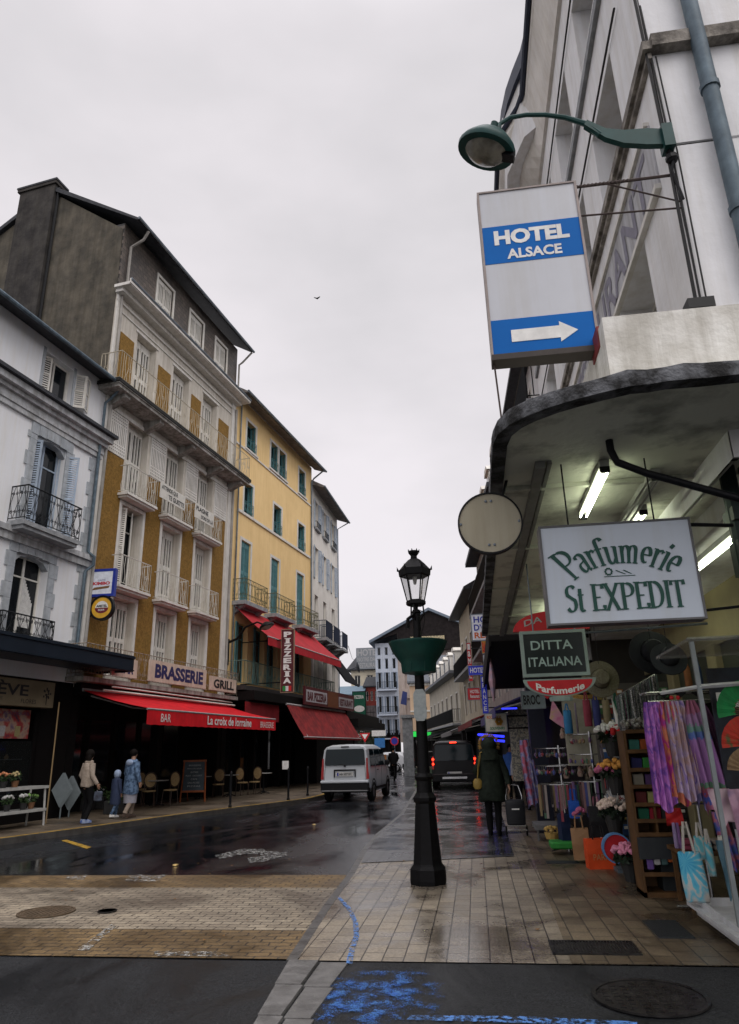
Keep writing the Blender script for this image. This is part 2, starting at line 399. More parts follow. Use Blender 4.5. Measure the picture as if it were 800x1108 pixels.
def mat_pavers(name,c1,c2,mortar,bw,rh,rot=0.,ra=.3,rb=.75,offset=.5,ms=.012,wet=.55,dist=0.):
    m=bpy.data.materials.new(name); m.use_nodes=True; t=m.node_tree; b=t.nodes['Principled BSDF']; l=t.links.new
    tcn=N(t,'ShaderNodeTexCoord'); mpn=N(t,'ShaderNodeMapping'); mpn.inputs['Rotation'].default_value=(0,0,rot); l(tcn.outputs['Object'],mpn.inputs[0])
    vec=mpn.outputs[0]
    if dist:
        nd=N(t,'ShaderNodeTexNoise'); nd.inputs['Scale'].default_value=9; l(vec,nd.inputs['Vector'])
        va=N(t,'ShaderNodeVectorMath',operation='SCALE'); va.inputs['Scale'].default_value=dist; l(nd.outputs['Color'],va.inputs[0])
        vb=N(t,'ShaderNodeVectorMath',operation='ADD'); l(vec,vb.inputs[0]); l(va.outputs[0],vb.inputs[1]); vec=vb.outputs[0]
    br=N(t,'ShaderNodeTexBrick'); br.offset=offset; br.inputs['Scale'].default_value=1; br.inputs['Brick Width'].default_value=bw; br.inputs['Row Height'].default_value=rh
    br.inputs['Mortar Size'].default_value=ms*.5; br.inputs['Mortar Smooth'].default_value=.25
    br.inputs['Color1'].default_value=(*c1,1); br.inputs['Color2'].default_value=(*c2,1); br.inputs['Mortar'].default_value=(*mortar,1); l(vec,br.inputs['Vector'])
    n=N(t,'ShaderNodeTexNoise'); n.inputs['Scale'].default_value=.8; n.inputs['Detail'].default_value=7; n.inputs['Roughness'].default_value=.62; n.inputs['Distortion'].default_value=.7; l(tcn.outputs['Object'],n.inputs['Vector'])
    r=N(t,'ShaderNodeValToRGB'); r.color_ramp.elements[0].position=.38; r.color_ramp.elements[1].position=.64
    r.color_ramp.elements[0].color=(wet,wet*.97,wet*.95,1); r.color_ramp.elements[1].color=(1.12,1.08,1.,1); l(n.outputs[0],r.inputs[0])
    nf=N(t,'ShaderNodeTexNoise'); nf.inputs['Scale'].default_value=55; nf.inputs['Detail'].default_value=3; l(tcn.outputs['Object'],nf.inputs['Vector'])
    rf=N(t,'ShaderNodeValToRGB'); rf.color_ramp.elements[0].position=.3; rf.color_ramp.elements[1].position=.7
    rf.color_ramp.elements[0].color=(.7,.7,.7,1); rf.color_ramp.elements[1].color=(1.25,1.25,1.25,1); l(nf.outputs[0],rf.inputs[0])
    m1=N(t,'ShaderNodeMixRGB',blend_type='MULTIPLY'); m1.inputs[0].default_value=1; l(br.outputs[0],m1.inputs[1]); l(r.outputs[0],m1.inputs[2])
    m2=N(t,'ShaderNodeMixRGB',blend_type='MULTIPLY'); m2.inputs[0].default_value=1; l(m1.outputs[0],m2.inputs[1]); l(rf.outputs[0],m2.inputs[2]); l(m2.outputs[0],b.inputs['Base Color'])
    mr=N(t,'ShaderNodeMapRange'); mr.inputs['From Min'].default_value=.38; mr.inputs['From Max'].default_value=.62; mr.inputs['To Min'].default_value=ra; mr.inputs['To Max'].default_value=rb
    l(n.outputs[0],mr.inputs[0]); l(mr.outputs[0],b.inputs['Roughness'])
    inv=N(t,'ShaderNodeMath',operation='MULTIPLY_ADD'); inv.inputs[1].default_value=-1.; inv.inputs[2].default_value=1.; l(br.outputs['Fac'],inv.inputs[0])
    ad=N(t,'ShaderNodeMath',operation='MULTIPLY_ADD'); ad.inputs[1].default_value=.18; l(nf.outputs[0],ad.inputs[0]); l(inv.outputs[0],ad.inputs[2])
    bp=N(t,'ShaderNodeBump'); bp.inputs['Strength'].default_value=.55; bp.inputs['Distance'].default_value=.01; l(ad.outputs[0],bp.inputs['Height']); l(bp.outputs[0],b.inputs['Normal'])
    return m
asphalt=mat_asphalt('wet_asphalt',(.020,.023,.028),(.008,.009,.011),.04,.28)
asphalt_near=mat_asphalt('damp_asphalt',(.016,.017,.018),(.007,.008,.009),.35,.75,2); [setattr(e,'color',c) for n_ in asphalt_near.node_tree.nodes if n_.type=='VALTORGB' and abs(n_.color_ramp.elements[1].position-.75)<.01 for e,c in zip(n_.color_ramp.elements,((.1,.1,.1,1),(2.6,2.6,2.7,1)))]; [setattr(n_.inputs['Scale'],'default_value',95) for n_ in asphalt_near.node_tree.nodes if n_.type=='TEX_NOISE' and n_.inputs['Scale'].default_value>100]; asphalt_near.node_tree.nodes['Principled BSDF'].inputs['Specular IOR Level'].default_value=.22
pavers=mat_pavers('paving_slabs',(.31,.27,.215),(.22,.19,.15),(.035,.03,.025),.27,.172,PI/2,.12,.5,.5,.012,.5)
pavers_r=mat_pavers('shop_side_pavers',(.19,.15,.10),(.13,.102,.068),(.03,.025,.02),.3,.18,PI/2,.25,.6,.5,.012,.45)
setts_dark=mat_pavers('dark_wet_setts',(.055,.058,.065),(.04,.043,.05),(.018,.018,.02),.22,.16,PI/2,.06,.34,.5,.012,.6)
setts_cream=mat_pavers('cream_interlocking_setts',(.31,.27,.21),(.23,.195,.15),(.06,.048,.035),.2,.11,.0,.35,.8,.5,.016,.55,.05)
setts_ochre=mat_pavers('ochre_interlocking_setts',(.21,.14,.06),(.15,.10,.045),(.035,.026,.016),.2,.11,.0,.3,.75,.5,.016,.45,.05)
pave_left=mat_pavers('left_paving',(.15,.12,.085),(.12,.095,.07),(.04,.034,.028),.4,.4,.1,.3,.7,.5,.01,.55)
kerb_m=mat('kerb_stone',(.17,.165,.16),.6,col2=(.09,.088,.085),scale=6,bump=.4,rvar=.2)
def sheet(name,pts,z,m): mb=MB(); mb.poly([(x,y,z) for x,y in pts]); return struct(name,mb,m)
for m_,v_ in ((asphalt,.8),(setts_dark,.8),(pavers,.65)): m_.node_tree.nodes['Principled BSDF'].inputs['Specular IOR Level'].default_value=v_
S=600
sheet('road',[(-S,-S),(S,-S),(S,S),(-S,S)],0,asphalt)
# near side street
sheet('side_street',[(-60,-20),(60,-20),(60,6.36),(-60,6.36)],.004,asphalt_near)
KR=[(-1.55,6.37),(-1.68,8.5),(-1.77,10.6),(-1.95,13),(-2.02,15),(-2.0,20),(-2.7,35),(-4.3,57),(-6.5,78)]
sheet('pavement_right',KR+[(30,78),(30,6.37)],.010,pavers)
sheet('pavement_shop_side',[(.62,6.372),(30,6.372),(30,78),(.9,78),(.9,30),(.75,12.04)],.014,pavers_r)
sheet('delivery_bay',[(-1.82,11.45),(.47,12.04),(.62,30),(.5,60),(-4.55,60),(-4.3,57),(-2.7,35),(-2.0,20),(-2.02,15),(-1.95,13)],.0185,setts_dark)
# kerb line of pale stones beside the right pavement
mb=MB()
for i in range(len(KR)-2):
    (a,b),(c,d)=KR[i],KR[i+1]; n=max(1,int(math.hypot(c-a,d-b)/.9))
    for k in range(n):
        p=(a+(c-a)*k/n,b+(d-b)*k/n); q=(a+(c-a)*(k+.985)/n,b+(d-b)*(k+.985)/n)
        mb.prism([(p[0],p[1],-.02),(q[0],q[1],-.02),(q[0]-.09,q[1],-.02),(p[0]-.09,p[1],-.02)],(0,0,.032))
struct('kerb',mb,mat('wet_dark_kerb',(.11,.105,.10),.4,col2=(.05,.05,.05),scale=3,bump=.3,rvar=.15))
# corner kerb stones at the bottom of the picture
mb=MB()
for i in range(3):
    y0=6.3-.62*i; mb.prism([(-1.60+.06*i,y0,-.02),(-1.36+.02*i,y0,-.02),(-1.36+.02*i,y0-.60,-.02),(-1.55+.06*i,y0-.60,-.02)],(0,0,.05))
    mb.prism([(-1.34+.02*i,y0,-.02),(-1.12,y0,-.02),(-1.15,y0-.60,-.02),(-1.34+.02*i,y0-.60,-.02)],(0,0,.036))
struct('kerb',mb,kerb_m)
# raised crossing
bx=lambda y: -1.645-.053*(y-6.4)
band=lambda y0,y1,m,n,z: sheet(n,[(-30,y0),(bx(y0),y0),(bx(y1),y1),(-30,y1)],z,m)
band(6.4,7.35,setts_ochre,'crossing_edge_band',.009); band(7.35,9.5,setts_cream,'crossing',.010); band(9.5,10.45,setts_ochre,'crossing_edge_band',.009)
# pale worn tyre tracks painted blocks on the crossing
mk_white=mat('worn_white_road_paint',(.5,.5,.47),.55,col2=(.06,.06,.06),scale=14,lo=.44,hi=.56)
mk_yellow=mat('worn_yellow_road_paint',(.45,.27,.03),.6,col2=(.12,.08,.03),scale=9,lo=.35,hi=.55)
def alpha_noise(m,scale,lo,hi):
    scale=scale*.35
    t=m.node_tree; b=t.nodes['Principled BSDF']; n=N(t,'ShaderNodeTexNoise'); n.inputs['Scale'].default_value=scale; n.inputs['Detail'].default_value=12; n.inputs['Roughness'].default_value=.78
    tcn=N(t,'ShaderNodeTexCoord'); t.links.new(tcn.outputs['Object'],n.inputs['Vector'])
    r=N(t,'ShaderNodeValToRGB'); r.color_ramp.elements[0].position=lo; r.color_ramp.elements[1].position=hi
    t.links.new(n.outputs[0],r.inputs[0]); t.links.new(r.outputs[0],b.inputs['Alpha'])
blue_spray=mat('blue_road_paint',(.05,.17,.42),.55,col2=(.015,.09,.4),scale=20)

def spray(m,c,r,s1=120.,k=.30):
    t=m.node_tree; b=t.nodes['Principled BSDF']; l=t.links.new; tcn=N(t,'ShaderNodeTexCoord')
    f=N(t,'ShaderNodeTexNoise'); f.inputs['Scale'].default_value=s1; f.inputs['Detail'].default_value=4; f.inputs['Roughness'].default_value=.7; l(tcn.outputs['Object'],f.inputs['Vector'])
    g=N(t,'ShaderNodeTexNoise'); g.inputs['Scale'].default_value=7; g.inputs['Detail'].default_value=5; l(tcn.outputs['Object'],g.inputs['Vector'])
    mp_=N(t,'ShaderNodeMapping'); mp_.inputs['Location'].default_value=(-c[0]/r[0],-c[1]/r[1],0); mp_.inputs['Scale'].default_value=(1/r[0],1/r[1],0); l(tcn.outputs['Object'],mp_.inputs[0])
    ln=N(t,'ShaderNodeVectorMath',operation='LENGTH'); l(mp_.outputs[0],ln.inputs[0])
    pw=N(t,'ShaderNodeMath',operation='POWER'); pw.inputs[1].default_value=2.5; l(ln.outputs['Value'],pw.inputs[0])
    a=N(t,'ShaderNodeMath',operation='MULTIPLY_ADD'); a.inputs[1].default_value=-k; l(pw.outputs[0],a.inputs[0]); l(f.outputs[0],a.inputs[2])
    d=N(t,'ShaderNodeMath',operation='MULTIPLY_ADD'); d.inputs[1].default_value=.75; l(g.outputs[0],d.inputs[0]); l(a.outputs[0],d.inputs[2])
    q=N(t,'ShaderNodeMapRange'); q.inputs['From Min'].default_value=.86; q.inputs['From Max'].default_value=.95; l(d.outputs[0],q.inputs[0]); l(q.outputs[0],b.inputs['Alpha'])
spray(blue_spray,(-.80,5.55),(.62,.85)); alpha_noise(mk_white,55,.49,.56)
blue_line=mat('blue_line_paint',(.09,.24,.6),.5,scale=20); alpha_noise(blue_line,60,.47,.54)
def mark(name,pts,z,m,label=None): 
    mb=MB(); mb.poly([(x,y,z) for x,y in pts]); o=struct(name,mb,m); return o
P=lambda x,y:(AZ(x,y).x,AZ(x,y).y)
mark('blue_paint_patch',[P(*q) for q in [(365,1047),(485,1047),(485,1072),(470,1115),(330,1125),(345,1075)]],.012,blue_spray)
mark('blue_paint_line',[P(*q) for q in [(445,1101),(560,1102),(690,1108),(690,1113),(440,1106)]],.012,blue_line)
mb=MB()
pts=[P(*q) for q in [(366,972),(378,985),(385,1000),(386,1015),(381,1030),(378,1045)]]
for i in range(len(pts)-1):
    a,b=pts[i],pts[i+1]; mb.quad((a[0]-.025,a[1],.016),(a[0]+.025,a[1],.016),(b[0]+.025,b[1],.016),(b[0]-.025,b[1],.016))
struct('blue_paint_line',mb,blue_line)
mb=MB()
for q in [[(232,926),(262,919),(285,919),(290,923),(262,925),(238,930)],[(268,929),(290,926),(311,922),(310,926),(285,933),(270,934)],[(258,921),(300,922),(312,926),(300,929)]]:
    mb.poly([(*P(*a),.006+.001*len(mb.v)/8) for a in q])
struct('worn_road_arrow',mb,mk_white)
mb=MB(); mb.poly([(*P(*q),.006) for q in [(66,910),(72,909),(99,917),(94,919)]]); struct('yellow_parking_mark',mb,mk_yellow)
mb=MB()
for q in [[(74,949),(95,948),(90,953),(70,953)],[(140,948),(180,948),(172,955),(135,955)],[(83,1030),(120,1002),(126,1004),(95,1031)],[(165,1031),(235,1032),(250,1037),(170,1037)]]:
    mb.poly([(*P(*a),.0145) for a in q])
struct('worn_crossing_paint',mb,mk_white)
# left pavement with kerb
CL=[(-13.5,4),(-11.3,9),(-9.46,14),(-8.72,16.2),(-7.84,19.4),(-6.7,22.4),(-5.75,25),(-5.6,27),(-6.0,31),(-6.6,37),(-8.5,50),(-11.5,64)]
mb=MB(); mb.prism([(x,y,-.02) for x,y in CL]+[(-40,64,-.02),(-40,4,-.02)],(0,0,.14)); struct('pavement_left',mb,pave_left)
mb=MB(); my=MB()
for i in range(len(CL)-1):
    (a,b),(c,d)=CL[i],CL[i+1]
    mb.prism([(a,b,-.02),(c,d,-.02),(c-.16,d,-.02),(a-.16,b,-.02)],(0,0,.146))
    my.quad((a-.13,b,.131),(a-.005,b,.131),(c-.005,d,.131),(c-.13,d,.131))
struct('kerb',mb,kerb_m); struct('yellow_kerb_line',my,mk_yellow)
# cat's eyes / studs
stud=mat('brass_stud',(.7,.5,.2),.3,.8)
for i,(x,y) in enumerate([(187,1060-0),(190,937),(340,893)]):
    if i==0: continue
    p=AZ(x,y); mb=MB(); mb.lathe([(.05,0),(.045,.012),(.02,.018)],(p.x,p.y,.01),10)
    solo('road_stud',mb,stud,['small round brass stud in the wet road near the crossing','small round brass stud in the wet road before the silver van'][i-1],'road stud')
# covers
iron_wet=mat('cast_iron_cover',(.03,.028,.027),.4,.5,col2=(.015,.015,.015),scale=9,rvar=.2)
def manhole(px,py,r,label,z=.012,sx=1.,mm=None):
    iron_wet=mm or globals()['iron_wet']
    p=AZ(px,py); t=thing('manhole_cover',label,'manhole cover',(p.x,p.y,z))
    a=MB(); a.lathe([(r,0),(r,.012),(r*.93,.012),(r*.93,.004)],(0,0,0),32,False,sx); part('rim',a,iron_wet,t)
    b=MB(); b.lathe([(r*.92,0),(r*.92,.006)],(0,0,0),32,True,sx)
    for i in range(-4,5):
        for j in range(-4,5):
            if math.hypot(i,j)<4.4: b.box(i*r*.19-.02,i*r*.19+.02,j*r*.19-.02,j*r*.19+.02,.006,.011)
    part('lid',b,iron_wet,t)
manhole(704,1082,.37,'large round iron manhole cover in the side street asphalt')
manhole(116,988,.10,'small dark round cover in the cream crossing setts',.014)
manhole(50,989,.3,'rusty round cover worn into the left of the crossing',.0135,1.,mat('rusty_cover',(.11,.075,.045),.7,col2=(.07,.05,.03),scale=9,bump=.3))
t=thing('drain_grate','long dark rectangular drain grate in the beige pavement','drain grate',(.85,6.82,.012))
a=MB(); a.box(-.35,.35,-.21,-.185,0,.012); a.box(-.35,.35,.185,.21,0,.012); a.box(-.35,-.325,-.185,.185,0,.012); a.box(.325,.35,-.185,.185,0,.012); part('frame',a,iron_wet,t)
a=MB(); a.box(-.325,.325,-.185,.185,0,.004)
for i in range(26): a.box(-.32+i*.025,-.308+i*.025,-.185,.185,.004,.011)
part('grate_bars',a,iron_wet,t)
mb=MB(); mb.box(1.45,1.75,7.15,7.8,.014,.024); solo('access_plate',mb,mat('dark_steel_plate',(.035,.04,.045),.5,.4,scale=20,bump=.3),'dark rectangular metal plate in the paving before the white display stand','metal plate')
mb=MB(); mb.box(.9,1.35,11.3,11.55,.014,.022); solo('access_plate',mb,MATS['dark_steel_plate'],'dark metal plate in the paving beside the shopping bags','metal plate')
p=AZ(18,946)
# street litter leaves/wet specks kept as geometry
mb=MB()
for i in range(70):
    x=R_.uniform(-6,.6); y=R_.uniform(6.6,24); s=R_.uniform(.012,.03); a=R_.uniform(0,6)
    mb.quad(*[(x+s*math.cos(a+k*PI/2)*(1 if k%2 else .5),y+s*math.sin(a+k*PI/2),.022+.004*(k%2)) for k in range(4)])
o=mesh_ob('fallen_leaves',mb,mat('dead_leaf',(.25,.12,.03),.7,scale=3)); o['kind']='stuff'; o['label']='scattered dead leaves on the wet road and pavement'; o['category']='leaves'
# ================================================================ LEFT ROW OF HOUSES
_init=MB.__init__
MOFF=[Matrix.Identity(4)]
def _i2(s): _init(s); s.m=MOFF[0].copy()
MB.__init__=_i2
_len=math.hypot(.148,1); AD=Vector((.148/_len,1/_len,0)); LAZ=math.atan2(AD.y,AD.x); LP=Vector((-11.2,18,0))
def lroot(u0,name,label,cat,o=0.,z=0.,group=None):
    p=LP+AD*u0+Vector((AD.y,-AD.x,0))*o; p.z=z
    MOFF[0]=Matrix.Translation((-u0,o,-z)) 
    return thing(name,label,cat,p,LAZ,group)
def reset(): MOFF[0]=Matrix.Identity(4)
GZ=.12
# ---------------- house A (blue-white, lowest)
A=lroot(-9,'house','white house with pale blue stone trim and black iron balcony above the dark canopy','house')
hol=[(-1.95,-.75,11.55,12.75),(-1.85,-.65,7.35,10.15),(-2.0,-.75,4.5,6.75),(-6.4,-5.2,7.35,10.15),(-6.4,-5.2,4.5,6.75),(-6.4,-5.2,11.55,12.75)]
w=MB(); wall(w,-9,.78,3.6,13.1,hol,.3); fbody(w,-9,.78,3.6,13.1,.3,9); part('wall',w,cool_white,A)
# stone surrounds
s=MB()
for a,b,c,d in hol:
    if d>11.5: 
        s.box(a-.1,a,-.02,.0,c-.1,d+.1); s.box(b,b+.1,-.02,0,c-.1,d+.1); continue
    k=0; z=c-.2
    while z<d:
        e=.33 if k%2 else .24; zz=min(d,z+.4)
        s.box(a-e,a,-.035,.0,z+.008,zz); s.box(b,b+e,-.035,.0,z+.008,zz); z+=.4; k+=1
    for i in range(6):
        x0=a-.24+(b-a+.48)*i/6; x1=a-.24+(b-a+.48)*(i+1)/6
        m1=(x0+x1)/2; h=.08*(1-((m1-(a+b)/2)/((b-a)/2+.24))**2)
        s.box(x0+.006,x1-.006,-.04-h*.3,0,d+.01-.02*abs(i-2.5),d+.36)
    # segmental arch filler under the lintel
    s.prism([(a,.02,d),(a,.02,d-.28),(a+.2,.02,d-.1),((a+b)/2,.02,d-.02),(b-.2,.02,d-.1),(b,.02,d-.28),(b,.02,d)],(0,.2,0))
k=0; z=3.95
while z<10.4:
    e=.42 if k%2 else .3; s.box(.78-e,.785,-.03,0,z+.008,min(10.45,z+.4)); z+=.4; k+=1
part('stone_trim',s,mat('pale_blue_stone',(.46,.49,.52),.85,col2=(.33,.36,.39),scale=4,bump=.5,streak=.2),A)
# string courses and cornice
s=MB()
s.box(-9,.85,-.1,0,6.95,7.15); s.box(-9,.88,-.16,0,7.15,7.3)
s.box(-9,.84,-.08,0,10.45,10.6); s.box(-9,.86,-.12,0,10.6,10.68)
for o,z0,z1 in ((.1,10.68,10.85),(.2,10.85,10.98),(.34,10.98,11.16)): s.box(-9,.8+o*.5,-o,0,z0,z1)
part('cornice',s,mat('cornice_stone',(.56,.57,.58),.8,col2=(.38,.39,.40),scale=2.5,bump=.3,streak=.35),A)
s=MB(); s.box(-9,1.05,-.46,0,11.17,11.27)
part('gutter',s,slate,A)
s=MB(); s.prism([(-9,-.62,12.9),(-9,-.62,12.98),(-9,0,13.3),(-9,7,16.5),(-9,7,16.3),(-9,0,13.1)],(9.95,0,0)); part('roof',s,slate,A)
s=MB(); s.tube([(-9,-.66,12.9),(.98,-.66,12.9)],.06,8); s.tube([(.72,-.62,12.85),(.72,-.25,12.5),(.66,-.12,12.35),(.66,-.12,11.3)],.045,8)
s.tube([(.62,-.12,11.2),(.62,-.12,10.5),(.62,-.12,7.4),(.75,-.25,7.25),(.75,-.25,7.0),(.62,-.1,6.8),(.62,-.1,4.3)],.05,8)
part('drainpipe',s,mat('blue_grey_zinc_pipe',(.13,.18,.22),.55,.2,col2=(.07,.10,.125),scale=5,streak=.2),A,smooth=True)
casement(A,-1.85,-.65,7.35,10.15,.3,blue_white,pane_dark); casement(A,-2.0,-.75,4.5,6.75,.3,white_wood,pane_dark)
casement(A,-6.4,-5.2,7.35,10.15,.3,blue_white,pane_dark); casement(A,-6.4,-5.2,4.5,6.75,.3,white_wood,pane_dark)
casement(A,-1.95,-.75,11.55,12.75,.25,white_wood,pane_dark,rows=1); casement(A,-6.4,-5.2,11.55,12.75,.25,white_wood,pane_dark,rows=1)
# curtain behind lower window
s=MB(); 
for k in range(10):
    x=-1.35+k*.045; s.box(x,x+.03,.262,.275,4.9,6.3-.08*k)
part('curtain',s,white_letter,A)
def leaf(parent,x,y0,y1,z0,z1,m,nm='shutter'):
    f=MB(); t=.05; f.box(x-.02,x+.02,y0,y0+t,z0,z1); f.box(x-.02,x+.02,y1-t,y1,z0,z1)
    for z in (z0,(z0+z1)/2,z1-t): f.box(x-.018,x+.018,y0+t,y1-t,z,z+t)
    n=int((z1-z0)/.07)
    for i in range(n):
        z=z0+.05+i*(z1-z0-.05)/n
        f.quad((x-.012,y0+t,z),(x-.012,y1-t,z),(x+.012,y1-t,z+.05),(x+.012,y0+t,z+.05))
    part(nm,f,m,parent)
def leaf_skew(parent,p0,p1,z0,z1,m,nm='shutter'):
    f=MB(); v=Vector((p1[0]-p0[0],p1[1]-p0[1],0)); Ln=v.length; ang=math.atan2(v.y,v.x)
    f.m=f.m@Matrix.Translation((p0[0],p0[1],0))@Matrix.Rotation(ang,4,'Z')
    t=.055; f.box(0,t,-.02,.02,z0,z1); f.box(Ln-t,Ln,-.02,.02,z0,z1)
    for z in (z0,z0+(z1-z0)*.48,z1-t): f.box(t,Ln-t,-.019,.019,z,z+t)
    n=int((z1-z0)/.07)
    for i in range(n):
        z=z0+.05+i*(z1-z0-.05)/n
        f.quad((t,-.012,z),(Ln-t,-.012,z),(Ln-t,.012,z+.05),(t,.012,z+.05))
    part(nm,f,m,parent)
leaf_skew(A,(-1.83,.22),(-1.72,-.12),7.4,10.0,blue_white); leaf_skew(A,(-.67,.2),(-.35,-.25),7.4,10.0,blue_white)
leaf_skew(A,(-1.93,.2),(-1.6,.05),11.6,12.7,white_wood); leaf_skew(A,(-.77,.2),(-.42,-.22),11.6,12.7,white_wood); leaf_skew(A,(-.42,-.22),(-.1,-.1),11.6,12.7,white_wood)
s=MB(); s.box(-2.45,-.3,-.55,0,7.3,7.42); s.box(-2.4,-.35,-.5,0,7.2,7.3); part('balcony_slab',s,stone_grey,A)
s=MB(); railing(s,-2.42,-.33,.52,7.42,.95,'scroll',r=.011); part('balcony_railing',s,dark_iron,A)
s=MB(); railing(s,-2.3,-.45,.16,4.5,.62,'scroll',r=.011); part('window_guard',s,dark_iron,A)
# A shop
s=MB(); s.box(-9,1.66,-1.25,0,3.98,4.02); s.box(-9,1.68,-1.28,-1.25,3.93,4.38); s.box(1.64,1.68,-1.25,0,3.93,4.38); s.box(-9,1.66,-1.25,0,4.36,4.39); s.box(-9,1.7,-1.31,-1.28,4.3,4.36); s.box(-9,1.7,-1.30,-1.28,3.95,3.98)
part('canopy',s,mat('navy_canopy_panel',(.010,.016,.026),.4,0,scale=2,spec=.25),A)
s=MB(); s.box(-9,.78,.9,1.0,GZ,3.6); s.box(-9,.78,0,.9,3.5,3.6)
s.box(-.42,.78,0,.05,GZ,3.6); s.box(-.42,.78,.05,.9,GZ,GZ+.02); s.box(-.42,-.36,0,.9,GZ,3.5)
s.box(-9,-.4,0,.06,GZ,.55)
for x in (-4.6,-2.6,-.5): s.box(x,x+.07,-.01,.06,.55,2.75)
part('shopfront',s,shade_shop,A)
s=MB(); s.box(-9,-.5,.03,.04,.56,2.05); part('shop_window',s,mat('shop_glass',(.02,.022,.022),.06,alpha=.35),A)
# fascia sign
beige_sign=mat('beige_sign_board',(.17,.135,.085),.6,col2=(.12,.095,.06),scale=2)
s=MB(); s.box(-5.2,-.35,-.34,-.05,2.86,3.5); g=part('shop_sign',s,beige_sign,A)
s=MB(); put_text(s,'GENÈVE',-3.65,-1.28,3.1,3.44,-.345,.02); put_text(s,'CAFETERIE',-3.9,-2.1,2.98,3.05,-.345); put_text(s,'FLORES',-1.5,-.98,2.93,3.03,-.345)
# flower emblem at the sign's end
for k in range(14):
    a=k*.9; r=.05+.10*(k%4)/4; s.box(-.62+r*math.cos(a)-.02,-.62+r*math.cos(a)+.025,-.348,-.345,3.2+r*1.3*math.sin(a)-.02,3.2+r*1.3*math.sin(a)+.03)
s.box(-.635,-.61,-.348,-.345,2.93,3.2)
part('lettering',s,black_letter,g)
# poster strip
poster=bpy.data.materials.new('poster_print'); 
def colour_noise(name,cols,scale=6,rough=.7,stretch=(1,1,1),dist=0.,emit=0):
    m=bpy.data.materials.new(name); m.use_nodes=True; t=m.node_tree; b=t.nodes['Principled BSDF']; b.inputs['Roughness'].default_value=rough; l=t.links.new
    tcn=N(t,'ShaderNodeTexCoord'); mpn=N(t,'ShaderNodeMapping'); mpn.inputs['Scale'].default_value=stretch; l(tcn.outputs['Object'],mpn.inputs[0])
    n=N(t,'ShaderNodeTexNoise'); n.inputs['Scale'].default_value=scale; n.inputs['Detail'].default_value=2.5; n.inputs['Distortion'].default_value=dist; l(mpn.outputs[0],n.inputs['Vector'])
    r=N(t,'ShaderNodeValToRGB'); r.color_ramp.interpolation='EASE'; e=r.color_ramp.elements
    k=len(cols)
    for i,c in enumerate(cols):
        p=.28+.44*i/(k-1)
        if i<2: e[i].position=p; e[i].color=(*c,1)
        else: q=e.new(p); q.color=(*c,1)
    l(n.outputs[0],r.inputs[0]); l(r.outputs[0],b.inputs['Base Color'])
    return m
poster=colour_noise('poster_print_red',[(.03,.03,.06),(.25,.03,.03),(.3,.2,.15),(.08,.05,.12)],4,.4)
s=MB(); s.box(-4.4,-.72,.0,.018,2.1,2.8); g=part('poster',s,poster,A)
s=MB(); put_text(s,'SOUVENIRS  PARFUMS  BOUTIQUES',-3.3,-.8,2.66,2.74,-.003); put_text(s,'CADEAUX',-2.0,-1.4,2.5,2.57,-.003); part('lettering',s,mat('poster_blue',(.08,.08,.22),.5),g)
for k in range(5):
    s=MB(); x=-3.2+k*.5; s.box(x,x+.18,-.004,-.001,2.15,2.4); part('poster_picture',s,mat('poster_white_%d'%(k%2),(.35,.33,.33) if k%2 else (.3,.25,.12),.5,scale=20),g)
# shelves inside window
for z in (.75,1.15,1.6):
    s=MB(); s.box(-4.4,-.6,.2,.55,z,z+.02); part('window_shelf',s,mat('shelf_glass',(.1,.12,.12),.2),A)
reset()
for i in range(16):
    u=-4.2+i*.23; z=[.77,1.17,1.62][i%3]; 
    p=LP+AD*u+Vector((AD.y,-AD.x,0))*(-.35); h=R_.uniform(.1,.26)
    s=MB(); s.lathe([(.05,0),(.06,h*.5),(.03,h*.8),(.035,h)],(p.x,p.y,z),8)
    solo('ornament',s,mat('bottle_%d'%(i%4),[(.12,.12,.13),(.06,.09,.1),(.14,.1,.06),(.05,.06,.1)][i%4],.25),'%s ornament on the %s flower shop window shelf, %s from the left'%(['grey','blue green','brown','dark teal'][i%4],['lowest','middle','top'][i%3],['first','second','third','fourth','fifth','sixth'][i//3]),'ornament','ornaments in the flower shop window')
# brown leaning pole, white plant stand
s=MB(); s.tube([LP+AD*(-.45)+Vector((.55,0,3.0)),LP+AD*(-.9)+Vector((.9,0,GZ))],.018,6); solo('pole',s,mat('cane',(.25,.17,.08),.6),'thin tan pole leaning against the dark flower shop front','pole')
st=lroot(-1.9,'plant_stand','low white frame stand with flower pots outside the flower shop','stand',.9,GZ); reset()
s=MB()
for x in (-.9,.75):
    s.tube([(x,-.25,0),(x-.03,-.2,.85)],.025,6); s.tube([(x,.25,0),(x-.03,.2,.85)],.025,6)
for z in (.35,.85):
    s.box(-.95,.78,-.26,-.2,z-.03,z+.03); s.box(-.95,.78,.2,.26,z-.03,z+.03); s.box(-.95,-.88,-.2,.2,z-.03,z+.03); s.box(.7,.78,-.2,.2,z-.03,z+.03)
part('frame',s,mat('dull_white_paint',(.42,.42,.4),.6),st)
s=MB(); s.box(-.9,.75,-.2,.2,.33,.36); part('shelf',s,MATS['dull_white_paint'],st)
def bouquet(mb,c,r,n,s=.035,flat=.6,dome=True):
    for i in range(n):
        a=R_.uniform(0,2*PI); q=math.sqrt(R_.random())*r; x=c[0]+q*math.cos(a); y=c[1]+q*math.sin(a); z=c[2]+(math.sqrt(max(0,1-(q/r)**2))*r*flat if dome else 0)+R_.uniform(-.01,.01)
        st=len(mb.v); mb.ball((x,y,z),s*R_.uniform(.8,1.2),7,sz=.85,jit=s*.12)
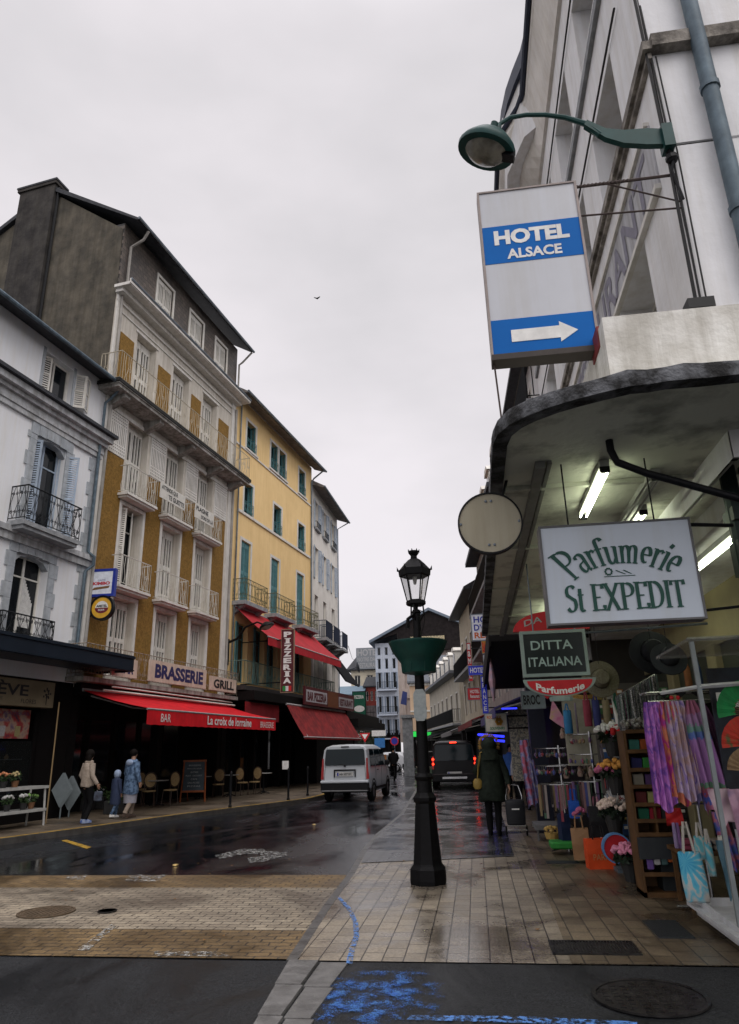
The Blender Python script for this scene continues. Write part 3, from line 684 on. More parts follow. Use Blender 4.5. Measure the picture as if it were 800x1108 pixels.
def leaves(mb,c,r,n,s=.05,zr=None):
    zr=zr or r
    for i in range(n):
        d=Vector((R_.gauss(0,1),R_.gauss(0,1),R_.gauss(0,1))).normalized()*r*R_.uniform(.5,1); d.z*=zr/r
        p=Vector(c)+d; a=Vector((R_.uniform(-1,1),R_.uniform(-1,1),R_.uniform(-.6,1))).normalized()*s; b=a.cross(Vector((R_.uniform(-1,1),R_.uniform(-1,1),R_.uniform(-1,1)))).normalized()*s*.4
        mb.quad(p-a,p+b,p+a,p-b)
green_leaf=mat('leaf_green',(.05,.09,.03),.6,col2=(.02,.045,.015),scale=9)
pot_m=mat('terracotta_pot',(.2,.1,.05),.7); pot_dark=mat('dark_pot',(.03,.03,.03),.5)
nrm=Vector((AD.y,-AD.x,0))
for i,(u,z,cc,nm) in enumerate([(-2.3,.88,(.6,.25,.12),'orange'),(-1.95,.88,(.5,.4,.2),'cream'),(-1.6,.38,(.6,.6,.58),'white'),(-1.35,.38,(.25,.45,.12),'green'),(-2.1,.38,(.6,.6,.58),'white')]):
    p=LP+AD*u+nrm*.9; t=thing('potted_flowers','pot of %s flowers on the %s of the white stand, %s'%(nm,'top' if z>.8 else 'lower shelf',['left','by its right end','second from the right','at the right end','at the left'][i]),'potted plant',(p.x,p.y,z+GZ),0,'potted flowers on the white stand')
    s=MB(); s.lathe([(.06,0),(.085,.13),(.09,.14)],(0,0,0),10); part('pot',s,pot_m if i%2 else pot_dark,t)
    s=MB(); leaves(s,(0,0,.22),.13,60,.05); part('foliage',s,green_leaf,t)
    s=MB(); bouquet(s,(0,0,.24),.13,16,.03); part('flowers',s,mat('petal_'+nm,cc,.7,scale=20),t)
# grey lozenge boards between shop A and the cafe
for i,(px,py) in enumerate([(66,855),(75,858)]):
    p=AY(px,py,18.4+i*.4); s=MB(); q=.34
    s.prism([(p.x,p.y,p.z-q*1.25),(p.x+q*.62,p.y+.1,p.z),(p.x,p.y,p.z+q*1.25),(p.x-q*.62,p.y-.1,p.z)],(.05,.04,0))
    s.tube([(p.x+.02,p.y+.05,GZ),(p.x+.02,p.y+.05,p.z-.2)],.02,6)
    solo('panel',s,mat('grey_blue_panel',(.16,.19,.2),.6,scale=5),['grey lozenge shaped board nearer the flower shop','grey lozenge shaped board beside the woman in the beige jacket'][i],'board','lozenge boards beside the cafe')

# ---------------- building B (brasserie)
U0=.8;U1=9.55
B=lroot(U0,'brasserie_building','tall cream and ochre building with white balconies above the red brasserie awning','building')
cols=[(2.1,3.28),(4.47,5.65),(6.75,7.93)]
hol=[]
for a,b in cols: hol+=[(a,b,3.95,6.35),(a,b,6.75,9.4),(a,b,9.8,12.5),(a,b,13.0,15.85)]
w=MB(); wall(w,U0,U1,3.5,16.8,hol,.42); fbody(w,U0,U1,3.5,16.8,.42,10); part('wall',w,cream_wall,B)
strips=[(1.12,1.98),(3.42,4.33),(5.79,6.62),(8.06,9.05)]
sp=MB()
for i,(a,b) in enumerate(strips):
    sp=MB(); sp.box(a,b,-.03,.0,3.6,10.9); part('ochre_panel',sp,ochre,B)
    sp=MB(); sp.box(a+.05,b-.05,-.03,0,13.05,15.35); part('ochre_panel',sp,ochre,B)
    # perforated cream panel of the fourth floor
    sp=MB(); sp.box(a-.02,b+.02,-.05,0,10.92,12.35)
    sp.cur=1
    for r,z in enumerate((11.02,11.13,11.24,12.05,12.16,12.27)):
        n=9
        for k in range(n):
            x=a+.06+(b-a-.12)*k/(n-1); sp.box(x-.018,x+.018,-.053,-.05,z-.02,z+.02)
    for k in range(9):
        x=a+.06+(b-a-.12)*k/8; sp.box(x-.01,x+.01,-.053,-.05,11.32,11.97)
    part('relief_panel',sp,[trim_white,mat('relief_shadow_gap',(.16,.15,.13),.9)],B)
# surrounds
s=MB()
for a,b in cols:
    for c,d in ((3.95,6.35),(6.75,9.4)):
        s.box(a-.12,a,-.05,0,c,d+.12); s.box(b,b+.12,-.05,0,c,d+.12); s.box(a,b,-.05,0,d,d+.12)
    s.box(a-.1,b+.1,-.04,0,15.87,15.95)
s.box(U0,U1+.02,-.05,0,12.38,12.5); s.box(U0,U1,-.04,0,16.05,16.1); s.box(U0,U1,-.07,0,16.35,16.42)
s.box(U0,1.0,-.06,0,3.6,16.8); s.box(U1-.35,U1,-.06,0,3.6,16.8)
part('window_surround',s,trim_white,B)
for i,(a,b) in enumerate(cols):
    for j,(c,d) in enumerate(((3.95,6.35),(6.75,9.4),(9.8,12.5),(13.0,15.85))):
        if j==1 and i==0:
            casement(B,a,b,c,d,.42,white_wood,pane_dark); leaf_skew(B,(a+.04,.35),(a+.28,-.05),c+.05,d-.05,white_wood); leaf_skew(B,(b-.04,.35),(b-.4,.1),c+.05,d-.05,white_wood)
        else: shutter(B,a+.01,b-.01,c+.02,d-.02,.30,white_wood,dark_void)
def balcony(parent,a,b,o,z,h,mr,ms,style='bars',th=.14,r=.009,lip=None):
    s=MB(); s.box(a,b,-o,0,z,z+th*.6); s.box(a+.06,b-.06,-o+.06,0,z-th*.5,z); part('balcony_slab',s,ms,parent)
    s=MB(); railing(s,a+.03,b-.03,o-.04,z+th*.6,h,style,r=r); part('balcony_railing',s,mr,parent)
for a,b in cols:
    balcony(B,a-.28,b+.24,.42,9.62,.95,white_iron,trim_white,'belly')
    balcony(B,a-.28,b+.24,.42,6.58,.95,white_iron,trim_white,'belly')
s=MB(); s.box(.35,9.75,-.8,0,12.82,12.97); s.box(.4,9.7,-.76,0,12.72,12.82); part('balcony_slab',s,concrete,B)
s=MB(); s.box(.33,9.77,-.83,-.8,12.86,12.98); s.box(.3,.35,-.83,0,12.86,12.98); part('balcony_edge',s,mat('mossy_black_edge',(.03,.03,.028),.9,col2=(.015,.015,.015),scale=6,bump=.5),B)
for x in (.9,2.9,5.1,7.3,9.1):
    s=MB(); s.prism([(x,0,12.72),(x,-.65,12.72),(x,-.65,12.62),(x,0,12.35)],(.28,0,0)); part('corbel',s,concrete,B)
s=MB(); railing(s,.4,9.68,.76,12.98,1.02,'belly',r=.009,step=.12); part('balcony_railing',s,mat('cream_iron',(.5,.44,.33),.6,scale=6),B)
s=MB(); s.box(.7,9.6,-.3,0,16.62,16.75); s.box(.6,9.75,-.62,0,16.75,16.86); s.box(.58,9.78,-.66,-.62,16.78,16.95); part('cornice',s,trim_white,B)
s=MB(); s.tube([(.6,-.66,16.93),(9.78,-.66,16.93)],.055,6); part('gutter',s,zinc,B)
# attic storey with slate hung wall
sl_m=mat_pavers('slate_hung_wall',(.16,.135,.12),(.10,.088,.08),(.03,.028,.026),.22,.16,0,.5,.8,.5,.014,.6)
# map the courses on the vertical face
for n_ in sl_m.node_tree.nodes:
    if n_.type=='MAPPING': n_.inputs['Rotation'].default_value=(PI/2,0,0)
ah=[(3.0,4.05,17.05,18.95),(5.35,6.4,17.05,18.95),(7.5,8.5,17.05,18.95)]
ax0=U0; w=MB(); wall(w,U0,U1,16.8,19.6,ah,.2); fbody(w,U0,U1,16.8,19.6,.2,10); part('attic_wall',w,sl_m,B)
for a,b,c,d in ah:
    s=MB(); s.box(a-.09,a,-.04,0,c,d+.1); s.box(b,b+.09,-.04,0,c,d+.1); s.box(a,b,-.04,0,d,d+.1); part('attic_surround',s,white_wood,B)
    shutter(B,a+.01,b-.01,c,d,.1,white_wood,dark_void,slots=4,louvre=False)
s=MB(); s.prism([(.62,-.66,19.42),(.62,-.66,19.52),(.62,3.3,22.1),(.62,10.5,17.8),(.62,10.5,17.65),(.62,3.3,21.9)],(9.15,0,0)); part('roof',s,slate,B)
s=MB(); s.tube([(.6,-.72,19.48),(9.82,-.72,19.48)],.06,6); part('gutter',s,zinc,B)
s=MB(); s.tube([(1.25,-.68,19.42),(1.25,-.5,19.1),(1.15,-.08,18.8),(1.15,-.08,17.0)],.05,8); s.tube([(.95,-.08,16.6),(.95,-.1,15.8),(.95,-.1,4.2)],.05,8)
s.tube([(9.7,-.68,19.4),(9.7,-.2,18.95),(9.62,-.08,18.8),(9.62,-.08,16.9)],.045,8); s.tube([(9.5,-.12,16.4),(9.5,-.12,4.4)],.05,8); part('drainpipe',s,mat('painted_drainpipe',(.4,.38,.35),.6,scale=3,streak=.4),B,smooth=True)
# gable wall with chimney
s=MB(); x=U0-.03
s.prism([(x,0.05,13),(x,0.05,19.35),(x,3.3,21.85),(x,10.4,17.7),(x,10.4,13)],(.0,0,0) if False else (.028,0,0)); part('gable_wall',s,grey_gable,B)
s=MB(); s.box(U0-.22,U0-.03,3.15,4.75,12,22.25); s.box(U0-.28,U0+.35,3.07,4.83,22.12,22.25); s.box(U0-.03,U0+.3,3.15,4.75,20.5,22.12)
ch=part('chimney',s,soot,B)
s=MB(); s.box(U0-.3,U0+.38,3.04,4.86,22.25,22.33); part('chimney_cap',s,slate,ch)
s=MB(); s.tube([(U0-.1,3.05,22.0),(U0-.1,3.05,12.5)],.05,6); part('flue_pipe',s,dark_iron,ch)
# first floor balcony with scroll railing + signs
s=MB(); s.box(.4,9.7,-.6,0,3.62,3.75); part('balcony_slab',s,concrete,B)
s=MB(); railing(s,.45,9.65,.56,3.78,.88,'scroll',r=.008); part('balcony_railing',s,mat('rusty_white_iron',(.38,.33,.26),.7,col2=(.16,.11,.08),scale=12),B)
sgn=mat('cream_sign_board',(.62,.53,.44),.6,col2=(.5,.42,.34),scale=2.5,streak=.2)
def shear_text(mb,t,x0,x1,z0,z1,y,bold=0.): put_text(mb,t,x0,x1,z0,z1,y,bold)
g=MB(); g.box(3.4,6.98,-.68,-.62,3.86,4.52); q=part('sign_board',g,sgn,B); g=MB(); put_text(g,'BRASSERIE',3.7,6.75,3.97,4.42,-.684,.045); part('lettering',g,mat('navy_lettering',(.03,.03,.11),.5),q)
g=MB(); g.box(7.3,9.35,-.68,-.62,3.86,4.36); q=part('sign_board',g,sgn,B); g=MB(); put_text(g,'GRILL',7.55,9.15,3.94,4.27,-.684,.04); part('lettering',g,black_letter,q)
g=MB(); g.box(1.5,2.75,-.68,-.62,3.86,4.4); q=part('sign_board',g,sgn,B); g=MB(); put_text(g,'BAR',1.9,2.55,3.96,4.3,-.684,.04); part('lettering',g,mat('navy_lettering',(.03,.03,.11),.5),q)
# ground floor
s=MB(); s.box(U0,U1,.9,1.0,GZ,3.5); s.box(U0,U1,0,1.,3.45,3.5); s.box(U0,1.1,0,.9,GZ,3.45); s.box(5.2,5.45,0,.3,GZ,3.45); s.box(9.3,U1,0,.9,GZ,3.45)
for i in range(6): s.box(1.3+i*1.35,1.36+i*1.35,.86,.9,GZ,3.3)
s.box(U0,U1,-.25,0,3.3,3.62)
part('shopfront',s,shade_shop,B)
s=MB(); 
for i in range(5): s.box(1.5+i*1.35,2.5+i*1.35,.88,.895,.9,2.7)
part('cafe_window',s,pane_dark,B)
s=MB(); s.tube([(1.3,-.9,3.5),(9.4,-.5,3.52)],.025,5); s.tube([(1.3,-.62,3.42),(9.4,-.62,3.4)],.035,5); part('awning_rail',s,white_iron,B)
# banners across the balconies (separate things)
reset()
for i,(a,b,t1,t2) in enumerate([(3.42,5.05,'L’ASSASSIN QUI','TE GUETTE'),(5.75,7.2,'L’ALCOOL','SORS DE LÀ')]):
    r=lroot(a,'banner',['white banner with two lines of black writing, the left one across the fourth floor balconies','white banner with two lines of black writing, the right one across the fourth floor balconies'][i],'banner',.5,9.9,'writing banners on the cream balconies')
    g=MB(); g.m=MOFF[0]@Matrix.Translation((0,.0,0)); g.box(a,b,-.54,-.52,10.05,10.6); part('cloth',g,mat('banner_cloth',(.66,.64,.58),.7,scale=3),r)
    g=MB(); g.m=MOFF[0].copy(); t1=['ATTENDE QUE','PLAGNE'][i]; t2=['TE GUETTE','SORS DE LÀ'][i]
    put_text(g,t1,a+.08,a+(b-a)*.68,10.36,10.54,-.545,.03); put_text(g,t2,a+(b-a)*.32,b-.08,10.12,10.3,-.545,.03); part('lettering',g,black_letter,r); reset()
def awning(u0,u1,zt,ot,zb,ob,val,cloth,label,texts=(),name='awning',frame_m=None,edge=None):
    r=lroot(u0,name,label,'awning',0,zt)
    n=24; s=MB()
    top=[];bot=[]
    for i in range(n+1):
        u=u0+(u1-u0)*i/n; sag=.07*math.sin(PI*(i%4)/4)+R_.uniform(-.008,.008)
        for k in range(5):
            t=k/4; top.append((u,-(ot+(ob-ot)*t),zt+(zb-zt)*t-.05*math.sin(PI*t)-sag*t*.4))
    fs=[]
    for i in range(n):
        for k in range(4): a=i*5+k; fs.append((a,a+1,a+6,a+5))
    s.add(top,fs); s.add([(p[0],p[1],p[2]-.012) for p in top],[tuple(reversed(f)) for f in fs])
    part('cloth',s,cloth,r,smooth=True)
    s=MB(); 
    pts=[]
    for i in range(41):
        u=u0+(u1-u0)*i/40; pts.append((u,-ob-.01,zb)); pts.append((u,-ob-.012+.008*math.sin(i*1.7),zb-val-.012*(i%2)))
    fs=[(2*i,2*i+1,2*i+3,2*i+2) for i in range(40)]
    s.add(pts,fs); s.add([(p[0],p[1]+.012,p[2]) for p in pts],[tuple(reversed(f)) for f in fs])
    v=part('valance',s,cloth,r)
    for t,a,b,z0,z1,bo in texts:
        s=MB(); put_text(s,t,a,b,z0,z1,-ob-.026,bo); part('lettering',s,white_letter,v)
    s=MB(); s.tube([(u0,-ob,zb-.02),(u1,-ob,zb-.02)],.03,6); s.tube([(u0,-ot,zt),(u1,-ot,zt)],.05,6)
    for u in (u0+.4,(u0+u1)/2,u1-.4): s.tube([(u,-ot,zt-.15),(u+.5,-(ot+ob)/2,(zt+zb)/2-.2),(u,-ob,zb-.03)],.022,5)
    part('awning_frame',s,edge or mat('awning_frame_grey',(.3,.3,.3),.5),r)
    reset(); return r
awning(.85,9.3,3.42,.25,2.84,2.4,.42,red_cloth,'wide bright red brasserie awning with white lettering on the valance',
   [('BAR',1.5,2.0,2.5,2.72,.0),('La croix de lorraine',4.1,7.2,2.49,2.76,.02),('BRASSERIE',7.95,9.1,2.49,2.7,.0)])
# blade signs at the corner of B
r=lroot(1.0,'hanging_sign','square blue framed coffee sign hanging on the ochre corner of the brasserie','sign',.1,6.0); reset()
r.rotation_euler=(0,0,0)
p=AY(111,631,19.0); loc=Vector((p.x,p.y,p.z-.42)); r.location=loc
s=MB(); s.box(-.42,.42,-.07,.07,0,.08); s.box(-.42,.42,-.07,.07,.76,.84); s.box(-.42,-.34,-.07,.07,.08,.76); s.box(.34,.42,-.07,.07,.08,.76); part('frame',s,mat('blue_sign_frame',(.02,.04,.3),.4),r)
s=MB(); s.box(-.34,.34,-.06,.06,.08,.76); f=part('sign_face',s,mat('sign_white',(.6,.62,.68),.4,emit=.12),r)
s=MB(); put_text(s,'CAFFÈ',-.12,.12,.47,.53,-.063); part('lettering',s,mat('sign_navy',(.03,.04,.2),.5),f)
s=MB(); put_text(s,'KIMBO',-.27,.27,.35,.45,-.063,.05); part('lettering',s,mat('sign_red',(.5,.02,.04),.5),f)
s=MB(); s.prism([(-.28,-.064,.2),(-.22,-.064,.28),(.27,-.064,.32),(.24,-.064,.25)],(0,.003,0)); part('swoosh',s,mat('sign_brown',(.2,.1,.04),.5),f)
s=MB(); s.tube([(-.3,0,.84),(-.3,.0,.9),(-.7,.25,.9)],.02,5); s.tube([(-.42,0,.1),(-.7,.25,.1)],.02,5); part('bracket',s,dark_iron,r)
p=AY(111,658,19.0)
r=thing('hanging_sign','round black rimmed yellow beer sign hanging below the blue coffee sign','sign',(p.x,p.y,p.z-.36))
def disc(mb,c,r0,y0,y1,n=32):
    mb.prism([(c[0]+r0*math.cos(2*PI*i/n),y0,c[1]+r0*math.sin(2*PI*i/n)) for i in range(n)],(0,y1-y0,0))
def ring(mb,c,r0,r1,y0,y1,n=32):
    for i in range(n):
        a=2*PI*i/n;b=2*PI*(i+1)/n
        mb.prism([(c[0]+r0*math.cos(a),y0,c[1]+r0*math.sin(a)),(c[0]+r1*math.cos(a),y0,c[1]+r1*math.sin(a)),(c[0]+r1*math.cos(b),y0,c[1]+r1*math.sin(b)),(c[0]+r0*math.cos(b),y0,c[1]+r0*math.sin(b))],(0,y1-y0,0))
s=MB(); ring(s,(0,.36),.31,.37,-.07,.07); part('rim',s,dark_iron,r)
s=MB(); disc(s,(0,.36),.31,-.055,.055); f=part('sign_face',s,mat('beer_yellow',(.6,.33,.03),.4,emit=.1),r)
s=MB(); s.prism([(.2*math.cos(a),-.058,.36+.2*math.sin(a)) for a in [PI*k/10 for k in range(11)]],(0,.003,0)); part('badge_top',s,white_letter,f)
s=MB(); s.prism([(.21*math.cos(a),-.058,.355+.16*math.sin(a)) for a in [-PI*k/10 for k in range(11)]],(0,.003,0)); part('badge_bottom',s,mat('badge_maroon',(.16,.015,.03),.5),f)
s=MB(); put_text(s,'AMSTEL',-.17,.17,.375,.45,-.062,.04); part('lettering',s,black_letter,f)
s=MB(); put_text(s,'BEER',-.1,.1,.27,.32,-.062,.01); part('lettering',s,white_letter,f)
s=MB(); s.tube([(-.3,0,.55),(-.7,.25,.55)],.02,5); s.tube([(-.3,0,.15),(-.7,.25,.15)],.02,5); part('bracket',s,dark_iron,r)
# street lamp on bracket between B and C
p0=LP+AD*9.6+nrm*.1; p0.z=5.9
r=thing('wall_lamp','curved dark bracket street lamp fixed between the ochre and the yellow building','street lamp',p0)
s=MB(); q=[Vector((0,0,0)),Vector((.5,-.3,.1)),Vector((.9,-.55,.5)),Vector((1.5,-.9,.62)),Vector((1.75,-1.0,.5))]; s.tube(q,[.06,.05,.045,.035,.035],8); s.box(-.06,.06,-.06,.06,-.9,.15); part('bracket',s,dark_iron,r,smooth=True)
s=MB(); s.m=Matrix.Translation((1.95,-1.1,.38))@Matrix.Rotation(-.35,4,'Y'); s.lathe([(.3,0),(.29,.06),(.15,.16),(.05,.2)],(0,0,0),16); part('lamp_head',s,dark_iron,r,smooth=True)
s=MB(); s.m=Matrix.Translation((1.95,-1.1,.37))@Matrix.Rotation(-.35,4,'Y'); s.lathe([(.001,-.1),(.15,-.07),(.24,0)],(0,0,0),16); part('lamp_glass',s,mat('frosted_lamp_glass',(.28,.27,.22),.3,scale=6),r,smooth=True)

# ---------------- building C (yellow)
C0=9.6;C1=19.2
C=lroot(C0,'yellow_building','yellow rendered building with teal shutters above the pizzeria','building')
h5=[(10.8,11.75,15.1,16.5),(13.5,14.35,15.15,16.6),(14.55,15.4,15.15,16.6),(17.25,18.15,15.15,16.6)]
h4=[(10.75,11.65,11.95,13.4),(14.0,14.95,11.95,13.4),(17.2,18.15,11.95,13.4)]
h3=[(10.65,11.6,7.85,10.6),(13.85,14.8,7.85,10.6),(17.1,18.1,7.85,10.6)]
h2=[(10.65,11.6,4.45,6.9),(12.4,13.3,4.45,6.9),(13.85,14.8,4.45,6.9),(15.6,16.4,4.45,6.9),(17.1,18.1,4.45,6.9)]
w=MB(); wall(w,C0,C1,3.5,17.35,h5+h4+h3+h2,.28); fbody(w,C0,C1,3.5,17.35,.28,9); part('wall',w,yellow_wall,C)
s=MB()
for a,b,c,d in h5+h4+h3:
    s.box(a-.13,a,-.02,0,c-.05,d+.13); s.box(b,b+.13,-.02,0,c-.05,d+.13); s.box(a,b,-.02,0,d,d+.13)
s.box(10.2,18.9,-.07,0,11.78,11.9)
for a,b,c,d in h5: s.box(a-.2,b+.2,-.09,0,c-.12,c-.03)
s.box(9.7,19.1,-.05,0,14.9,14.98)
part('window_surround',s,trim_white,C)
for i,(a,b,c,d) in enumerate(h5+h4):
    casement(C,a,b,c,d,.28,teal,pane_dark,rows=1); leaf(C,a+.05,.0,.24,c,d,teal); leaf(C,b-.05,.0,.24,c,d,teal)
    s=MB(); railing(s,a,b,.06,c,.5,'scroll',r=.007,sides=False); part('window_guard',s,teal,C)
for a,b,c,d in h3: shutter(C,a+.01,b-.01,c,d,.12,teal,dark_void,slots=4,rows=2)
for a,b,c,d in h2: casement(C,a,b,c,d,.28,teal,pane_dark); leaf_skew(C,(a,.0),(a-.4,-.1),c,d,teal)
gi=mat('green_grey_iron',(.12,.19,.16),.6,scale=6)
for a,b in ((10.0,12.3),(13.2,15.5),(16.5,18.8)):
    s=MB(); s.box(a,b,-.62,0,7.55,7.72); s.prism([(a+.2,0,7.55),(a+.2,-.5,7.55),(a+.2,0,7.2)],(.2,0,0)); s.prism([(b-.4,0,7.55),(b-.4,-.5,7.55),(b-.4,0,7.2)],(.2,0,0)); part('balcony_slab',s,stone_grey,C)
    s=MB(); railing(s,a+.03,b-.03,.58,7.74,.92,'scroll',r=.009); part('balcony_railing',s,mat('olive_iron',(.14,.14,.07),.6,scale=6),C)
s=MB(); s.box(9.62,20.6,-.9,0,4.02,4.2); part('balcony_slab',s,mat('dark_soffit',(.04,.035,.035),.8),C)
s=MB(); railing(s,9.65,20.5,.86,4.22,.95,'belly',r=.010,step=.12); part('balcony_railing',s,gi,C)
s=MB(); s.prism([(C0-.35,-.75,17.05),(C0-.35,-.75,17.15),(C0-.35,4,20.0),(C0-.35,4,19.8),(C0-.35,-.1,17.4),(C0-.35,-.1,17.3)],(C1-C0+.55,0,0)); part('roof',s,mat('brown_eaves',(.22,.2,.19),.8,col2=(.12,.11,.1),scale=4,streak=.3),C)
s=MB(); s.tube([(C0-.4,-.82,17.1),(C1+.25,-.82,17.1)],.065,6); s.tube([(19.1,-.8,17.05),(19.05,-.2,16.6),(19.05,-.07,16.4),(19.05,-.07,8)],.045,6); s.tube([(10.05,-.08,17),(10.05,-.08,4.4)],.04,6); part('gutter',s,zinc,C,smooth=True)
s=MB(); s.box(C0,22.0,.9,1.0,GZ,3.6); s.box(C0,22,-.1,1.,3.5,3.62); s.box(C0,C0+.3,0,.9,GZ,3.5)
for i in range(7): s.box(11+i*1.4,11.1+i*1.4,.6,.9,GZ,3.5)
s.box(9.7,22.0,-1.3,0,3.62,3.98); part('shopfront',s,shade_shop,C)
s=MB()
for i in range(6): s.box(11.2+i*1.4,12.3+i*1.4,.85,.89,.9,2.7)
part('restaurant_window',s,pane_dark,C)
# maroon fascia
mar=mat('maroon_fascia',(.10,.012,.018),.45,col2=(.06,.01,.012),scale=2); brown_p=mat('brown_wood_fascia',(.16,.05,.018),.5,scale=3)
s=MB(); s.box(14.5,21.9,-1.52,-1.44,3.68,4.5); f=part('fascia_sign',s,mar,C)
s=MB(); s.box(17.6,19.2,-1.53,-1.52,3.72,4.46); part('middle_panel',s,brown_p,f)
s=MB(); s.box(14.7,17.5,-1.525,-1.52,3.82,4.36); s.box(19.3,21.7,-1.525,-1.52,3.8,4.3); part('letter_panel',s,mat('grey_letter_panel',(.42,.4,.42),.6),f)
s=MB(); put_text(s,'BAR PIZZERIA',14.85,17.4,3.88,4.28,-1.53,.05); put_text(s,'RESTAURANT',19.4,21.6,3.86,4.22,-1.53,.05); part('lettering',s,mar,f)
reset()
awning(10.1,19.3,7.5,.12,6.15,1.65,.36,mat('red_awning_faded',(.45,.015,.025),.75,col2=(.33,.012,.018),scale=2.),'long red awning over the first floor balcony of the yellow building',edge=mat('pale_awning_edge',(.45,.42,.42),.6))
awning(12.9,21.0,3.62,1.3,2.25,2.15,.1,mat('red_awning_worn',(.30,.022,.022),.8,col2=(.16,.012,.014),scale=3.,streak=.4),'worn dark red awning with grey edge over the pizzeria entrance',edge=mat('pale_awning_edge',(.45,.42,.42),.6))
# small red panel between the two awnings
r=lroot(9.5,'side_awning','flat dark red awning end between the brasserie and the pizzeria','awning',1.,2.8)
s=MB(); s.box(9.4,12.6,-1.1,-1.06,2.85,3.55); part('cloth',s,mat('dark_red_cloth',(.2,.01,.015),.8,scale=3),r); s=MB(); s.tube([(9.4,-1.08,3.55),(12.6,-1.08,3.55)],.03,5); part('awning_frame',s,dark_iron,r); reset()
# PIZZERIA blade sign
p=AY(311,749,LP.y+10.6); 
pt=AY(305,682,LP.y+10.6)
r=thing('vertical_sign','tall maroon vertical pizzeria sign with white letters in front of the green balcony','sign',(p.x,p.y,p.z))
H=pt.z-p.z
s=MB(); s.box(-.26,.26,-.06,.06,0,H); f=part('sign_board',s,mar,r)
s=MB(); s.box(-.28,-.26,-.07,.07,0,H); s.box(.26,.28,-.07,.07,0,H); s.box(-.28,.28,-.07,.07,H,H+.03); s.box(-.28,.28,-.07,.07,-.03,0); part('frame',s,mat('tan_frame',(.3,.2,.12),.5),r)
s=MB()
for i,ch in enumerate('PIZZERIA'):
    z1=H-.08-i*(H-.38)/8; w_=.17 if ch!='I' else .08
    put_text(s,ch,-w_,w_,z1-(H-.38)/8+.045,z1,-.065,.055)
    if ch=='I': s.box(-.13,.13,-.068,-.065,z1-.03,z1); s.box(-.13,.13,-.068,-.065,z1-(H-.38)/8+.045,z1-(H-.38)/8+.075)
part('lettering',s,white_letter,f)
for k,c in enumerate([(.02,.25,.05),(.7,.7,.7),(.55,.02,.02)]):
    s=MB(); s.box(-.18+k*.12,-.06+k*.12,-.067,-.06,.04,.24); part('flag_stripe',s,mat('flag_%d'%k,c,.5),f)
s=MB(); s.tube([(-.27,0,.4),(-2.1,.3,.4)],.025,5); s.tube([(-.27,0,H-.4),(-2.1,.3,H-.4)],.025,5); part('bracket',s,dark_iron,r)

# ---------------- building D beyond
dp=LP+AD*19.25; dd=Vector((.035,1,0)).normalized()
D=thing('white_building','narrow pale building with grey balconies just beyond the yellow one','building',dp,math.atan2(dd.y,dd.x))
hd=[]
for u in (.7,2.7,4.9):
    hd+=[(u,u+.85,13.9,15.6),(u,u+.85,10.9,12.8),(u,u+.85,7.6,10.0),(u,u+.85,4.4,6.6)]
w=MB(); wall(w,0,6.6,3.4,16.3,hd,.22); fbody(w,0,6.6,3.4,16.3,.22,8); part('wall',w,mat('pale_grey_plaster',(.80,.77,.72),.85,col2=(.70,.67,.62),scale=1.5,streak=.12),D)
for a,b,c,d in hd:
    casement(D,a,b,c,d,.2,white_wood,pane_dark,rows=1)
    if c>10: leaf_skew(D,(a,-.01),(a-.38,-.09),c,d,blue_white); leaf_skew(D,(b,-.01),(b+.38,-.09),c,d,blue_white)
    if c>13: 
        s=MB(); s.box(a-.1,b+.1,-.16,0,c-.1,c); part('sill',s,stone_grey,D); s=MB(); railing(s,a-.05,b+.05,.14,c,.4,'bars',r=.01); part('window_guard',s,dark_iron,D)
for u in (.7,2.7,4.9):
    for z in (7.35,):
        s=MB(); s.box(u-.35,u+1.2,-.75,0,z,z+.14); s.prism([(u-.1,0,z),(u-.1,-.6,z),(u-.1,0,z-.4)],(.2,0,0)); s.prism([(u+.8,0,z),(u+.8,-.6,z),(u+.8,0,z-.4)],(.2,0,0)); part('balcony_slab',s,stone_grey,D)
        s=MB(); railing(s,u-.32,u+1.17,.72,z+.15,.95,'bars',r=.012,step=.09); part('balcony_railing',s,mat('dark_blue_iron',(.03,.04,.07),.5),D)
s=MB(); s.prism([(-.1,-.75,16.05),(-.1,-.75,16.18),(-.1,4,18.8),(-.1,4,18.6),(-.1,-.05,16.3)],(6.9,0,0)); part('roof',s,mat('brown_eaves',(.22,.2,.19),.8),D)
s=MB(); s.tube([(-.15,-.8,16.1),(6.9,-.8,16.1)],.06,6); s.tube([(6.55,-.8,16.0),(6.5,-.07,15.6),(6.5,-.07,4)],.04,6); part('gutter',s,zinc,D)
s=MB(); s.box(0,9.5,-.3,8,GZ,3.45); s.box(1.5,12,-1.6,-.3,3.3,3.7);  s.box(2.5,12,-2.0,-.3,2.9,3.3); part('shopfront',s,shade_shop,D)
s=MB(); s.prism([(.2,-.5,6.9),(.2,-.6,6.85),(.2,-1.9,5.1),(.2,-1.8,5.1)],(3.6,0,0)); part('dark_awning',s,mat('black_awning',(.008,.008,.010),.9,spec=.1),D)
s=MB(); s.lathe([(.001,0),(.2,.03),(.36,.12)],(0,0,0),16,False); 
m_=Matrix.Translation((7.3,-1.0,6.6))@Matrix.Rotation(1.3,4,'X')@Matrix.Rotation(.4,4,'Y'); s.v=[m_@v for v in s.v]; s.tube([(7.3,-1.0,6.6),(7.3,-.2,6.4)],.03,5); s.tube([(7.3,-1.0,6.5),(7.3,-1.5,6.35)],.015,4); part('satellite_dish',s,mat('grey_dish',(.07,.08,.1),.5),D)
